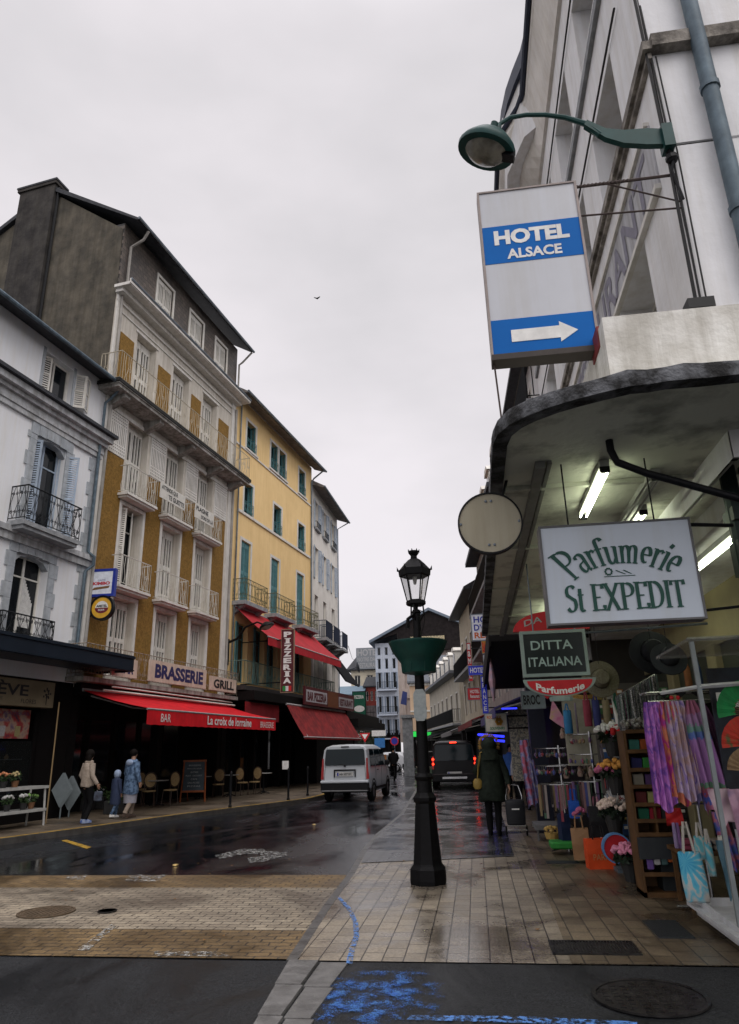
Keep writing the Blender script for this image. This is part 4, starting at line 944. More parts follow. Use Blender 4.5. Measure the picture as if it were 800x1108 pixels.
# ================================================================ FAR END OF THE STREET
reset()
def simple_building(name,label,x0,x1,Y,depth,h,wallm,rows,ncol,winw=.9,roofm=None,roofh=2.5,rz=0,balc=None,framem=None,z0w=3.6,shopc=None,gable=False,eave=.5,xs=None):
    t=thing(name,label,'building',(x0,Y,0),rz)
    W=x1-x0; hol=[]
    cx=xs or [W*(i+.5)/ncol for i in range(ncol)]
    for (z,hh) in rows:
        for c in cx: hol.append((c-winw/2,c+winw/2,z,z+hh))
    w=MB(); wall(w,0,W,z0w,h,hol,.22); fbody(w,0,W,z0w,h,.22,depth); part('wall',w,wallm,t)
    for hh in hol:
        casement(t,*hh,.2,framem or white_wood,pane_dark,rows=1)
    if balc:
        for z in balc:
            s=MB(); s.box(.2,W-.2,-.6,0,z-.14,z); part('balcony_slab',s,framem or trim_white,t)
            s=MB(); railing(s,.22,W-.22,.57,z,.9,'bars',r=.014,step=.14); part('balcony_railing',s,dark_iron,t)
    if roofm and not gable:
        s=MB(); s.prism([(-.2,-eave,h),(-.2,-eave,h+.15),(-.2,depth*.35,h+roofh),(-.2,depth+.3,h+roofh*.6),(-.2,depth+.3,h)],(W+.4,0,0)); part('roof',s,roofm,t)
    s=MB(); s.box(0,W,.4,.5,0,z0w); s.box(0,.3,0,.4,0,z0w); s.box(W-.3,W,0,.4,0,z0w); s.box(W*.45,W*.55,0,.4,0,z0w); s.box(0,W,0,.4,z0w-.5,z0w); part('shopfront',s,shopc or shade_shop,t)
    return t,hol
# pale blue building with the big gable
bluew=mat('pale_blue_render',(.52,.57,.66),.85,col2=(.43,.48,.56),scale=1.2,streak=.15)
t,hol=simple_building('gabled_building','tall pale blue building with five rows of windows under a huge dark gable',-11.7,-8.9,88,14,14.4,bluew,[(3.4,1.8),(6.0,1.9),(8.9,1.9),(11.2,1.3),(12.9,1.0)],3,.42,balc=[3.0,5.75,8.7],framem=mat('pale_blue_trim',(.5,.56,.66),.7))
wood_dark=mat('dark_timber_gable',(.022,.018,.018),.9,col2=(.012,.01,.01),scale=3,spec=.15)
s=MB(); wall(s,2.8,11.9,2.5,14.6,[(3.6,4.3,8.7,10.6),(3.6,4.3,5.7,7.6)],.2); fbody(s,2.8,11.9,2.5,14.6,.2,14); part('side_wall',s,mat('pinkish_render',(.5,.42,.38),.85,scale=1.2,streak=.2),t)
s=MB(); s.prism([(-.3,-.9,14.5),(7.0,-.9,18.0),(12.6,-.9,15.3),(12.6,-.9,13.2),(3.0,-.9,13.2),(2.9,-.9,15.4)],(0,.5,0)); part('gable',s,wood_dark,t)
s=MB(); s.prism([(-.6,-1.2,14.3),(7.0,-1.2,18.1),(13.0,-1.2,15.3),(13.0,-1.2,15.6),(7.0,-1.2,18.45),(-.6,-1.2,14.65)],(0,15,0)); part('roof',s,mat('blue_grey_roof_edge',(.16,.2,.25),.6,scale=3),t)
s=MB(); s.box(4.6,8.8,-1.0,-.9,13.3,14.9); part('mosaic_panel',s,mat('stone_mosaic',(.5,.42,.25),.8,col2=(.1,.1,.09),scale=9,lo=.45,hi=.5),t)
for a_,b_,c_,d_ in hol:
    if c_<11:
        s=MB(); s.box(a_-.17,a_-.02,-.05,-.01,c_,d_); s.box(b_+.02,b_+.17,-.05,-.01,c_,d_); part('shutter',s,mat('slate_blue_shutter',(.2,.25,.32),.7),t)
# peach building with mansard roof
peach=mat('peach_render',(.62,.45,.31),.85,col2=(.54,.39,.27),scale=1.0,streak=.1)
t,h_=simple_building('peach_building','peach rendered building with a grey slate mansard roof closing the street',-6.35,-.3,74,12,8.1,peach,[(3.6,1.5),(5.9,1.5)],3,.75,z0w=2.9,xs=[1.1,4.0,5.45])
s=MB(); s.prism([(-.2,-.4,8.1),(-.2,-.4,8.3),(-.2,1.6,10.9),(-.2,9,12.),(-.2,12,8.1)],(6.5,0,0)); part('roof',s,mat('grey_mansard',(.14,.15,.17),.6,col2=(.1,.11,.13),scale=5),t)
s=MB(); s.box(4.4,5.4,-.15,1.2,8.6,10.0); s.box(4.3,5.5,-.25,1.2,10.0,10.12); dm=part('dormer',s,white_wood,t); s=MB(); s.box(4.6,5.2,-.17,-.14,8.75,9.8); part('pane',s,pane_dark,dm)
s=MB(); s.box(0,6.05,-.08,0,5.25,5.4); s.box(0,6.05,-.12,0,7.85,8.1); part('string_course',s,trim_white,t)
for a,b,c,d in h_:
    s=MB(); s.box(a-.14,a,-.03,0,c-.1,d+.14); s.box(b,b+.14,-.03,0,c-.1,d+.14); s.box(a,b,-.03,0,d,d+.14); part('window_surround',s,trim_white,t)
# cream hotel with roof sign
t,h_=simple_building('cream_hotel','cream hotel with a slate roof and a big roof sign, far left',-17.5,-11.9,104,12,12.9,mat('cream_far',(.58,.52,.4),.85,col2=(.5,.45,.35),scale=1),[(4,2),(7,2),(10.3,1.9)],3,.9)
s=MB(); s.prism([(-.6,-.5,12.9),(-.6,-.5,13.1),(0.6,2.5,15.4),(.6,9,15.4),(-.6,12,12.9)],(7,0,0)); part('roof',s,slate,t)
s=MB(); s.box(.9,4.6,-.6,-.55,13.0,16.1); 
sb=part('roof_sign',s,mat('sign_lattice',(.22,.24,.26),.6,scale=8),t)
s=MB(); put_text(s,'HOTEL',1.1,4.4,14.9,15.9,-.62,.03); put_text(s,'NOTRE DAME',1.1,4.4,14.1,14.7,-.62,.02); put_text(s,'RESTAURANT',1.1,4.4,13.2,13.9,-.62,.02); part('lettering',s,mat('grey_white_letters',(.38,.38,.38),.6),sb)
# red building
t,h_=simple_building('red_building','small red building with white windows beside the pale blue one',-13.7,-11.95,92,8,9.4,mat('red_render',(.33,.065,.05),.85,scale=2),[(7.7,1.2)],3,.3,z0w=2.8,roofm=slate,roofh=1.6)
s=MB(); s.box(0,1.75,-.12,-.02,2.8,7.1); part('timber_cladding',s,mat('grey_timber',(.22,.19,.18),.9,col2=(.14,.12,.12),scale=4,streak=.5),t)
t,h_=simple_building('grey_building','low grey and white building half hidden behind the green hanging sign',-17.0,-13.75,90,8,8.3,white_paint,[(3.6,1.4),(6.2,1.2)],3,.5,z0w=2.9,roofm=mat('blue_metal_roof',(.15,.22,.28),.6,scale=4),roofh=1.4)
# dark terrace block closing the left side between white building and the far end
t,h_=simple_building('terrace_building','dark fronted building in the gap beyond the white building on the left',-19,-10.5,66,14,4.6,mat('dull_brown',(.06,.05,.045),.9,scale=3),[(3.6,.7)],4,.6,z0w=3.2)
t.rotation_euler=(0,0,.35)
# striped awning of the far shop + distant green crosses
def crossm(px,py,Y,s_,label):
    p=AY(px,py,Y); t=solo_cross(p,s_,label)
def solo_cross(p,w,label):
    t=thing('pharmacy_sign',label,'sign',(p.x,p.y,p.z-w/2)); g=mat('green_neon',(.03,.75,.1),.4,emit=.5)
    s=MB(); s.box(-w*1.1,w*1.1,-.06,.06,0,w*.55); part('lit_panel',s,g,t); s=MB(); s.box(-w*1.15,w*1.15,.06,.12,-.05,w*.6); part('housing',s,dark_iron,t)
crossm(456,792,73,.9,'bright green lit pharmacy sign left of the lamp post'); crossm(484,790,73,.75,'bright green lit pharmacy sign right of the lamp post')
# blue cloth + hanging flags at far facades
p=AY(437,755,86); s=MB(); s.prism([(p.x-.4,p.y,p.z-.7),(p.x+.3,p.y,p.z-.9),(p.x+.45,p.y,p.z+.6),(p.x-.1,p.y,p.z+.8)],(0,.08,0)); solo('flag',s,mat('blue_flag',(.04,.06,.2),.7,scale=2),'blue flag hanging on the pinkish wall at the end of the street','flag')
# ================================================================ RIGHT ROW beyond the corner building
def right_facade(pts,name,label,h,wallm,rows,spacing,winw,balc=None,roofm=slate,roofh=2.,eave=.45,shopz=3.1,awn=None,depth=9,framem=None,mans=False,style='bars'):
    (xa,ya),(xb,yb)=pts   # near, far ; facade looks towards -x.  local x runs from far to near
    d=Vector((xa-xb,ya-yb,0)); Ln=d.length; rz=math.atan2(d.y,d.x)
    t=thing(name,label,'building',(xb,yb,0),rz); n=max(1,int(Ln/spacing)); hol=[]
    for z,hh in rows:
        for i in range(n): c=Ln*(i+.5)/n; hol.append((c-winw/2,c+winw/2,z,z+hh))
    w=MB(); wall(w,0,Ln,shopz,h,hol,.25); fbody(w,0,Ln,shopz,h,.25,depth); part('wall',w,wallm,t)
    for q in hol: 
        casement(t,*q,.22,framem or white_wood,pane_dark,rows=1)
    s=MB()
    for a,b,c,dd_ in hol: s.box(a-.1,a,-.03,0,c,dd_+.1); s.box(b,b+.1,-.03,0,c,dd_+.1); s.box(a,b,-.03,0,dd_,dd_+.1)
    part('window_surround',s,trim_white,t)
    if balc:
        for z in balc:
            s=MB(); s.box(.2,Ln-.2,-.6,0,z-.14,z); part('balcony_slab',s,stone_grey,t)
            s=MB(); railing(s,.22,Ln-.22,.57,z,.95,style,r=.013,step=.13); part('balcony_railing',s,dark_iron,t)
    s=MB()
    if mans: s.prism([(-.1,-eave,h),(-.1,-eave,h+.2),(-.1,.1,h+.2),(-.1,.7,h+roofh),(-.1,depth,h+roofh+.4),(-.1,depth,h)],(Ln+.2,0,0))
    else: s.prism([(-.1,-eave,h),(-.1,-eave,h+.12),(-.1,depth*.5,h+roofh),(-.1,depth,h+roofh*.4),(-.1,depth,h)],(Ln+.2,0,0))
    rf=part('roof',s,roofm,t)
    if mans:
        for i in range(n):
            c=Ln*(i+.5)/n; s=MB(); s.box(c-.5,c+.5,-.05,.9,h+.2,h+roofh*.85); s.prism([(c-.6,-.15,h+roofh*.85),(c+.6,-.15,h+roofh*.85),(c+.35,-.15,h+roofh*.85+.25),(c-.35,-.15,h+roofh*.85+.25)],(0,1.2,0)); dm=part('dormer',s,white_wood,t)
            s=MB(); s.box(c-.3,c+.3,-.07,-.05,h+.45,h+roofh*.75); part('dormer_window',s,pane_dark,t)
    s=MB(); s.box(0,Ln,.5,.6,0,shopz); s.box(0,.25,0,.5,0,shopz); s.box(Ln-.25,Ln,0,.5,0,shopz); s.box(0,Ln,-.05,.5,shopz-.5,shopz)
    part('shopfront',s,shade_shop,t)
    return t,Ln
cream_r=mat('cream_far_right',(.55,.48,.36),.85,col2=(.45,.39,.3),scale=1.2,streak=.2)
dark_blue=mat('dark_blue_iron',(.03,.04,.07),.5)
t2,l2=right_facade([(2.2,13.6),(1.75,25.5)],'house','tall white house with balconies behind the canopy shop signs',11.2,white_paint,[(3.7,1.9),(6.3,1.9),(8.9,1.6)],2.3,.95,balc=[6.1,8.7],roofh=1.2)
t3,l3=right_facade([(1.7,25.6),(.72,38)],'house','dark balconied house with steep slate roof in the right row behind the round sign',11.1,mat('grey_right',(.4,.4,.4),.85,scale=1.5,streak=.3),[(3.7,1.9),(6.2,2),(8.5,1.5)],2.4,.95,balc=[6.0,8.3],roofh=2.4,mans=True,eave=.6)
t4,l4=right_facade([(.62,38.1),(-.55,48)],'house','cream house with dark roof edge in the right row behind the hotel signs',9.9,cream_r,[(3.6,1.8),(6.1,2.0)],2.4,.9,balc=[5.9],roofh=3.0,eave=.7)
t5,l5=right_facade([(-.85,51.1),(-4.1,70)],'house','low pale house with white dormers farthest along the right row',6.7,mat('pale_far_right',(.55,.51,.43),.85,scale=1.2,streak=.15),[(3.5,1.9)],2.5,1.,balc=[3.3],roofh=2.0,mans=True,eave=.7,roofm=mat('grey_mansard',(.14,.15,.17),.6))
# awnings of the far right shops
def slope_awning(x,y,w,l,z,rz,m,label,drop=.6):
    t=thing('awning',label,'awning',(x,y,z-drop),rz); s=MB(); s.prism([(0,0,drop),(0,0,drop-.06),(0,-w,0),(0,-w,-.2),(0,-w-.02,-.2),(0,-w-.02,.03)],(l,0,0)); part('cloth',s,m,t)
    s=MB(); s.tube([(.1,0,drop-.3),(.1,-w,-.02)],.025,5); s.tube([(l-.1,0,drop-.3),(l-.1,-w,-.02)],.025,5); part('awning_frame',s,white_iron,t)
rzr=lambda a,b: math.atan2(a[1]-b[1],a[0]-b[0])
slope_awning(1.75,25.4,1.5,7.5,3.1,rzr((2.2,13.6),(1.75,25.5)),mat('purple_blue_awning',(.09,.08,.22),.7,scale=2),'violet blue shop awning beside the far blue neon')
slope_awning(.8,37,1.6,9,3.2,rzr((1.7,25.6),(.72,38)),mat('dusty_red_awning',(.28,.05,.05),.8,scale=2),'dusty red awning in the middle of the right row')
slope_awning(-.6,49,1.6,9,3.1,rzr((.62,38.1),(-.75,51)),mat('grey_awning',(.25,.24,.24),.8,scale=2),'grey shop awning farther along the right row')
slope_awning(-3.6,67,1.8,12,3.0,rzr((-.85,51.1),(-4.1,70)),mat('black_awning',(.02,.02,.024),.8),'black shop awning farthest along the right row')
# hanging signs: each a board with frame and letters
def hsign(px0,py0,px1,py1,Y,face,lines,label,name='hanging_sign',frame=None,th=.1,emit=0,pole=None,bold=.03,vertical=False):
    a=AY(px0,py0,Y); b=AY(px1,py1,Y); w=b.x-a.x; h=a.z-b.z
    t=thing(name,label,'sign',((a.x+b.x)/2,Y,b.z)); s=MB(); s.box(-w/2,w/2,-th/2,th/2,0,h); f=part('sign_board',s,face,t)
    e=min(w,h)*.05; s=MB()
    s.box(-w/2-e,-w/2,-th*.6,th*.6,-e,h+e); s.box(w/2,w/2+e,-th*.6,th*.6,-e,h+e); s.box(-w/2,w/2,-th*.6,th*.6,h,h+e); s.box(-w/2,w/2,-th*.6,th*.6,-e,0); part('frame',s,frame or zinc,t)
    if pole is None: pole=.6
    s=MB(); s.tube([(w/2,0,h*.85),(w/2+pole,0,h*.85)],.02,5); s.tube([(w/2,0,h*.15),(w/2+pole,0,h*.15)],.02,5); part('bracket',s,dark_iron,t)
    for (txt,u0,u1,v0,v1,m) in lines:
        s=MB()
        if vertical:
            n=len(txt)
            for i,ch in enumerate(txt):
                if ch==' ': continue
                zz=v1-(v1-v0)*i/n; hh=(v1-v0)/n*.8
                put_text(s,ch,(-.5+u0)*w,(-.5+u1)*w,(zz*h-hh*h),zz*h,-th/2-.006,bold)
        else: put_text(s,txt,(-.5+u0)*w,(-.5+u1)*w,v0*h,v1*h,-th/2-.006,bold)
        part('lettering',s,m,f)
    return t
sw=mat('lit_white_sign',(.66,.66,.7),.5,emit=.08); bl=mat('royal_blue_letters',(.03,.04,.35),.5); orr=mat('orange_red_letters',(.6,.12,.02),.5)
redS=mat('red_sign_face',(.5,.02,.025),.45,emit=.05); blueS=mat('blue_sign_face',(.02,.03,.38),.4,emit=.2)
hsign(510,666,533,692,22,sw,[('HO',.1,.8,.68,.94,bl),('D’O',.1,.8,.36,.62,bl),('RES',.1,.85,.06,.3,orr)],'white hotel sign with blue and orange letters below the round disc')
hsign(521,694,529,707,21,mat('amber_sign',(.55,.25,.02),.5),[('BAR',.1,.9,.1,.9,MATS['red_sign_face'])],'small amber sign hanging right below the white hotel sign')
hsign(523,709,531,727,21.5,sw,[('M',.2,.8,.3,.7,orr)],'small white sign with an orange mark below the amber sign')
hsign(505,696,512,737,30,redS,[('laMIL',.15,.85,.03,.97,white_letter)],'narrow vertical red sign with white letters left of the blue hotel sign',vertical=True)
hsign(507,721,527,730,24,blueS,[('HOTEL',.08,.92,.22,.8,white_letter)],'small horizontal blue hotel sign with white letters')
hsign(520,732,529,772,23,blueS,[('FRANCE',.22,.78,.03,.97,white_letter)],'narrow vertical blue sign with white letters under the blue hotel sign',vertical=True)
hsign(506,745,520,757,28,redS,[('HOTEL',.2,.95,.55,.85,white_letter),('Restaurant',.2,.95,.15,.45,white_letter)],'red two line restaurant sign left of the vertical blue sign')
hsign(525,773,549,791,19,mat('cream_lit_sign',(.5,.46,.38),.5,emit=.05),[('ROCK SHOP',.08,.75,.72,.9,orr),('SOUVENIRS',.2,.9,.08,.25,mat('green_letters',(.02,.2,.1),.5))],'cream souvenir sign with a yellow flower hanging above the blue neon')
p=AY(535,781,18.93)
s=MB()
for k in range(6): 
    a=k*PI/3; disc(s,(p.x+.06*math.cos(a)+.12,p.z+.06*math.sin(a)),.045,18.9,18.94,10)
solo('flower_emblem',s,mat('amber_sign',(.55,.25,.02),.5),'yellow flower emblem fixed on the cream souvenir sign','emblem')
p=AY(505,770,26)
# blue neon tubes
neon=mat('blue_neon',(.03,.04,1.),.3,emit=1.8)
a=AY(518,795,20); b=AY(546,797,20); s=MB(); s.tube([a,b],.035,6); s.tube([a+Vector((.02,0,-.12)),b+Vector((.0,0,-.12))],.035,6); s.tube([a,a+Vector((.35,6,.1))],.03,6); 
solo('neon_tubes',s,neon,'blue neon tubes along the edge of the far shop awning','neon light')
a=AY(543,767,17); s=MB(); s.tube([a,a+Vector((.35,0,0))],.02,6); solo('neon_tubes',s,neon,'short dim blue neon tube above the souvenir sign','neon light')
# umbrella-like pennant (folded parasol cloth) hanging by the signs
p=AY(531,712,16); q=AY(529,760,16)
s=MB(); s.loft([[(p.x+r*math.cos(k*PI/4)*.5,16+r*math.sin(k*PI/4),z) for k in range(8)] for r,z in ((.02,p.z),(.12,p.z-.35),(.16,p.z-.5),(.08,p.z-.8),(.01,q.z))]); solo('folded_parasol',s,colour_noise('pink_blue_print',[(.3,.25,.35),(.5,.3,.35),(.25,.28,.4)],5),'folded pale pink parasol cloth hanging beside the vertical blue sign','parasol')
# green hanging sign on the left
t=hsign(382,749,396,775,46,mat('dark_green_face',(.01,.1,.06),.5),[('PIZZERIA',.12,.88,.72,.86,white_letter)],'dark green hanging sign with a white oval at the far end of the pizzeria',frame=dark_iron)
p=AY(389,767,45.93)
s=MB(); s.prism([(p.x+.34*math.cos(k*PI/10),45.94,p.z+.2*math.sin(k*PI/10)) for k in range(20)],(0,.01,0)); solo('oval_plate',s,white_letter,'white oval plate with red lettering on the dark green hanging sign','sign')
# traffic signs far
def pole_sign(px,py,Y,kind,label):
    p=AY(px,py,Y); t=thing('traffic_sign',label,'road sign',(p.x,Y,0)); s=MB(); s.tube([(0,.04,0),(0,.04,p.z+.3)],.035,6); part('pole',s,zinc,t)
    s=MB()
    if kind=='tri':
        s.prism([(-.45,0,p.z+.35),(.45,0,p.z+.35),(0,0,p.z-.4)],(0,.03,0)); part('plate',s,redS,t); s=MB(); s.prism([(-.26,-.01,p.z+.25),(.26,-.01,p.z+.25),(0,-.01,p.z-.15)],(0,.01,0)); part('plate_centre',s,white_letter,t)
    elif kind=='round':
        disc(s,(0,p.z),.34,0,.03,20); part('plate',s,redS,t); s=MB(); disc(s,(0,p.z),.25,-.01,0,20); part('plate_centre',s,bl,t)
    elif kind=='blue':
        s.box(-.4,.4,0,.03,p.z-.35,p.z+.35); part('plate',s,mat('road_sign_blue',(.05,.2,.5),.4),t)
    elif kind=='white': s.box(-.55,.55,0,.03,p.z-.25,p.z+.25); part('plate',s,white_letter,t)
    return t
pole_sign(395,798,60,'tri','red and white give way sign behind the silver van')
pole_sign(427,802,58,'round','round no parking sign on a pole at the end of the street')
pole_sign(411,804,56,'blue','square blue road sign near the red one')
pole_sign(410,793,56.5,'white','white rectangular road sign above the square blue one')
# advertising column and stone pillar, white frames
p=AZ(443,840); s=MB(); s.box(p.x-.32,p.x+.32,p.y,p.y+.6,0,3.6); s.box(p.x-.42,p.x+.42,p.y-.1,p.y+.7,3.6,3.8)
solo('gate_pier',s,stone_grey,'grey stone pier beside the peach building','pillar')
p=AY(463,815,62); s=MB()
for k in (0,1.6): s.box(p.x-.9+k,p.x-.8+k,62,62.1,0,2.4)
s.box(p.x-.9,p.x+.9,62,62.1,2.3,2.4); s.box(p.x-.9,p.x+.9,62,62.1,1.4,1.46); solo('shelter',s,white_letter,'white framed shelter seen behind the lamp post','shelter')
# far tree
t=thing('tree','small dark leafy tree at the far crossing','tree',(AY(402,815,64).x,64,0))
s=MB(); s.tube([(0,0,0),(.1,0,1.2),(.05,.1,2.2)],[.16,.12,.08],7); s.tube([(.08,0,1.5),(.6,.1,2.5)],[.06,.03],5); s.tube([(.08,0,1.6),(-.5,.1,2.7)],[.06,.03],5); part('trunk',s,mat('bark',(.05,.04,.03),.9,scale=9,bump=.4),t)
s=MB(); leaves(s,(0,0,2.8),1.3,1300,.12,1.0); part('crown',s,mat('dark_foliage',(.035,.055,.03),.7,col2=(.015,.03,.015),scale=2),t)
# overhead wires
wire=mat('cable_black',(.02,.02,.02),.6)
for i,(a,b) in enumerate([((-8.6,50,8.8),(-17,104,14.5))]):
    s=MB(); s.tube([a,((a[0]+b[0])/2,(a[1]+b[1])/2,(a[2]+b[2])/2-.4),b],.02,4); solo('overhead_wire',s,wire,'thin wire running to the roof sign of the cream hotel','wire')
# bird
p=AY(343,322,60); s=MB(); s.add([(p.x,p.y,p.z),(p.x-.35,p.y,p.z+.12),(p.x-.3,p.y+.12,p.z+.1),(p.x+.35,p.y,p.z+.14),(p.x+.3,p.y+.12,p.z+.1),(p.x,p.y+.3,p.z),(p.x,p.y+.1,p.z-.06)],[(0,1,2),(0,3,4),(0,2,5),(0,4,5),(0,5,6)]); solo('bird',s,dark_iron,'tiny bird flying in the grey sky','bird')
# ================================================================ CORNER BUILDING ON THE RIGHT
reset()
XW=1.84; YC=4.6; YF=13.5
RR=thing('hotel_building','white corner building with deep windows and vertical lettering above the canopy','building',(XW,YF,0),-PI/2)
U=lambda Y: YF-Y
peel=mat('peeling_white_paint',(.80,.80,.81),.85,col2=(.72,.72,.73),scale=2.2,bump=.2,streak=.12)
rows=[(3.9,5.95),(7.2,8.3),(9.35,10.4)]
hol=[]
for (z0,z1) in rows:
    for ya in (5.55,7.45,9.35,11.25): hol.append((U(ya+1.1),U(ya),z0,z1))
hol=[h for h in hol if h[2]>5 or True]
ULn=U(YC)
w=MB(); wall(w,0,ULn,3.4,11.3,hol,.38)
# rest of the block: end face with its own openings is plain
w.box(0,ULn-.02,.38,6.,3.4,11.3); w.quad((0,0,3.4),(0,0,11.3),(0,.38,11.3),(0,.38,3.4))
part('wall',w,peel,RR)
for h in hol: casement(RR,*h,.37,white_wood,pane_dark,rows=1)
# end face towards the side street (proud panels with seams)
seam=MB()
w=MB()
for z0,z1 in ((3.4,6.07),(6.10,7.12),(7.2,9.4),(9.43,11.3)):
    w.box(ULn-.02,ULn,0.0,6.,z0,z1)
part('end_wall',w,peel,RR)
w=MB(); w.box(ULn-.04,ULn-.021,0.004,6,3.4,11.3); part('joint',w,mat('dark_joint',(.07,.07,.07),.9),RR)
# ledge / mouldings
s=MB(); s.box(0,ULn+.08,-.075,0,7.04,7.13); s.box(0,ULn+.04,-.04,0,6.98,7.04); s.box(ULn,ULn+.1,0,6,7.05,7.18); part('ledge',s,mat('dirty_brown_ledge',(.40,.37,.33),.85,col2=(.10,.09,.08),scale=5,bump=.5,streak=.4),RR)
s=MB(); s.box(0,ULn,-.05,0,9.0,9.12); part('string_course',s,stone_grey,RR)
s=MB(); s.box(0,ULn-.3,-.02,0,6.0,6.62); f=part('letter_band',s,mat('grey_band',(.5,.5,.52),.8,col2=(.4,.4,.42),scale=3,streak=.3),RR)
s=MB(); s.box(0,ULn-.3,-.05,0,5.95,6.0); s.box(0,ULn-.3,-.05,0,6.62,6.66); part('band_moulding',s,trim_white,RR)
s=MB(); put_text(s,'HOTEL RESTAURANT',1.2,ULn-.5,6.08,6.54,-.026,.02); part('lettering',s,mat('faded_lilac_letters',(.22,.21,.26),.7,scale=12),f)
# eaves with the outward bulge
def ex(Y): 
    if Y<9.4: return .36
    if Y<10.4: t=(Y-9.4)/1.; return .36+.38*(t*t*(3-2*t))
    if Y<12.8: return .74
    return .5
s=MB(); rg=[]
ys=[4.3,5.5,7,8.5,9.4,9.65,9.9,10.15,10.4,11.2,12.2,12.8,YF]
for Y in ys:
    e=ex(Y); u=U(Y); q=e-.13; rg.append([(u,0,11.1),(u,-.05,11.12),(u,-q*.45,11.4),(u,-q*.75,11.9),(u,-q+.02,12.1),(u,-q,12.14),(u,-q,12.3),(u,.5,12.5),(u,.5,11.1)])
s.loft(rg); part('eaves',s,mat('eaves_plaster',(.78,.75,.70),.8,col2=(.66,.63,.59),scale=2,streak=.12),RR)
s=MB(); s.tube([(U(Y),-ex(Y)+.09,12.3) for Y in ys],.05,6); part('gutter',s,mat('dark_blue_iron',(.03,.04,.07),.5),RR)
s=MB(); s.tube([(U(6.9),-.06,11),(U(6.9),-.06,3.5)],.045,8) if False else None
s.prism([(0,.1,12.4),(0,1.5,13.6),(0,6,13.6),(0,6,11.45),(0,.1,11.45)],(ULn,0,0)); part('roof',s,slate,RR)
# bowed dark roof edge of the turret above the far end
zb=12.7; bow=[AZ(*q,zb) for q in [(571,45),(565,70),(556,92),(549,112),(544,135),(541,160),(539.5,185),(539,208)]]
s=MB(); n_=len(bow)
base=[Vector((p.x,p.y,zb)) for p in bow]; 
for i in range(n_-1):
    a,b=base[i],base[i+1]; s.prism([a,b,b+Vector((.07,0,0)),a+Vector((.07,0,0))],(0,0,.35))
part('turret_roof_edge',s,mat('dark_blue_iron',(.03,.04,.07),.5),RR,world=True)
s=MB(); s.prism([p+Vector((.07,0,.12)) for p in base]+[Vector((2.6,base[-1].y,zb+.12)),Vector((2.6,base[0].y,zb+.12))],(0,0,.2)); part('turret_soffit',s,mat('grey_rail',(.22,.22,.2),.6),RR,world=True)
s=MB()
for i in range(n_-1):
    a=(base[i]+base[i+1])/2; s.box(a.x+.1,a.x+.6,a.y-.06,a.y+.06,zb+.06,zb+.119)
part('soffit_slat',s,stone_grey,RR,world=True)
s=MB(); cx_=sum(p.x for p in base)/n_+.5; s.prism([(XW+.1,base[0].y+.4,11.5),(XW-.3,base[2].y,11.5),(XW-.55,base[4].y,11.5),(XW-.5,base[-1].y,11.5),(2.6,base[-1].y,11.5),(2.6,base[0].y+.4,11.5)],(0,0,1.3)); part('turret',s,peel,RR,world=True)
s=MB(); s.tube([(ULn+.06,.35,14),(ULn+.06,.35,3.6)],.01,4) 
# drain pipe on end wall : through photo points
p=AY(745,0,YC-.08); x_=p.x
s=MB(); s.tube([(x_,YC-.09,11.2),(x_,YC-.09,4.6)],.062,12)
for z in (5.3,6.5,7.9): s.lathe([(.075,0),(.075,.05)],(x_,YC-.09,z),12)
part('drainpipe',s,MATS['blue_grey_zinc_pipe'],RR,world=True,smooth=True)
s=MB()
for k,(px,r) in enumerate([(722,.014),(727,.009),(733,.007)]):
    p=AY(px,170,YC-.03); s.tube([(p.x,YC-.03,8.2-k*.6),(p.x+.01,YC-.03,6.0),(p.x-.01,YC-.03,4.4)],r,5)
s.tube([(XW-.03,5.1,8.32),(XW-.03,13.4,8.32)],.012,4); s.tube([(XW-.03,6.4,10.42),(XW-.03,13.4,10.42)],.012,4)
p=AY(757,333,YC-.06); s.box(p.x-.09,p.x+.09,YC-.12,YC,p.z-.03,p.z+.05)
part('cable',s,wire,RR,world=True)
# ---------------- canopy with rounded corner
CZ=3.6; XL=.31; YN=3.82; YE=13.3; XR=4.6
outl=[(XL,YE)]
outl+=[(XL,4.52),(.335,4.36),(.40,4.22),(.50,4.12),(.63,4.035),(.76,3.96),(.90,3.90),(1.05,3.86),(1.25,3.835)]
outl+=[(XR,YN)]
CP=thing('canopy','large stained concrete canopy with rounded mossy edge over the perfume shop pavement','canopy',(2.4,8,CZ))
s=MB(); s.prism([(x,y,CZ) for x,y in outl]+[(XR,YE,CZ)],(0,0,.07)); part('slab',s,mat('canopy_soffit_paint',(.62,.63,.53),.75,col2=(.30,.30,.25),scale=2.2,bump=.4,lo=.34,hi=.5),CP,world=True)
# mossy black rim, one continuous strip with an uneven top
s=MB(); full=[]
for i in range(len(outl)-1):
    (a,b),(c,d)=outl[i],outl[i+1]; m=max(1,int(math.hypot(c-a,d-b)/.10))
    for k in range(m): full.append((a+(c-a)*k/m,b+(d-b)*k/m))
full.append(outl[-1]); rg=[]
for i,(x,y) in enumerate(full):
    p=full[max(i-1,0)]; q=full[min(i+1,len(full)-1)]; dx,dy=q[0]-p[0],q[1]-p[1]; L_=math.hypot(dx,dy); nx,ny=dy/L_,-dx/L_
    j=R_.uniform(-.010,.012); j2=R_.uniform(-.004,.004)
    rg.append([(x+nx*(-.05),y+ny*(-.05),CZ-.022+j2),(x+nx*.05,y+ny*.05,CZ-.018+j2),(x+nx*(.055+j2),y+ny*(.055+j2),CZ+.04),(x+nx*.04,y+ny*.04,CZ+.088+j),(x-nx*.05,y-ny*.05,CZ+.085+j)])
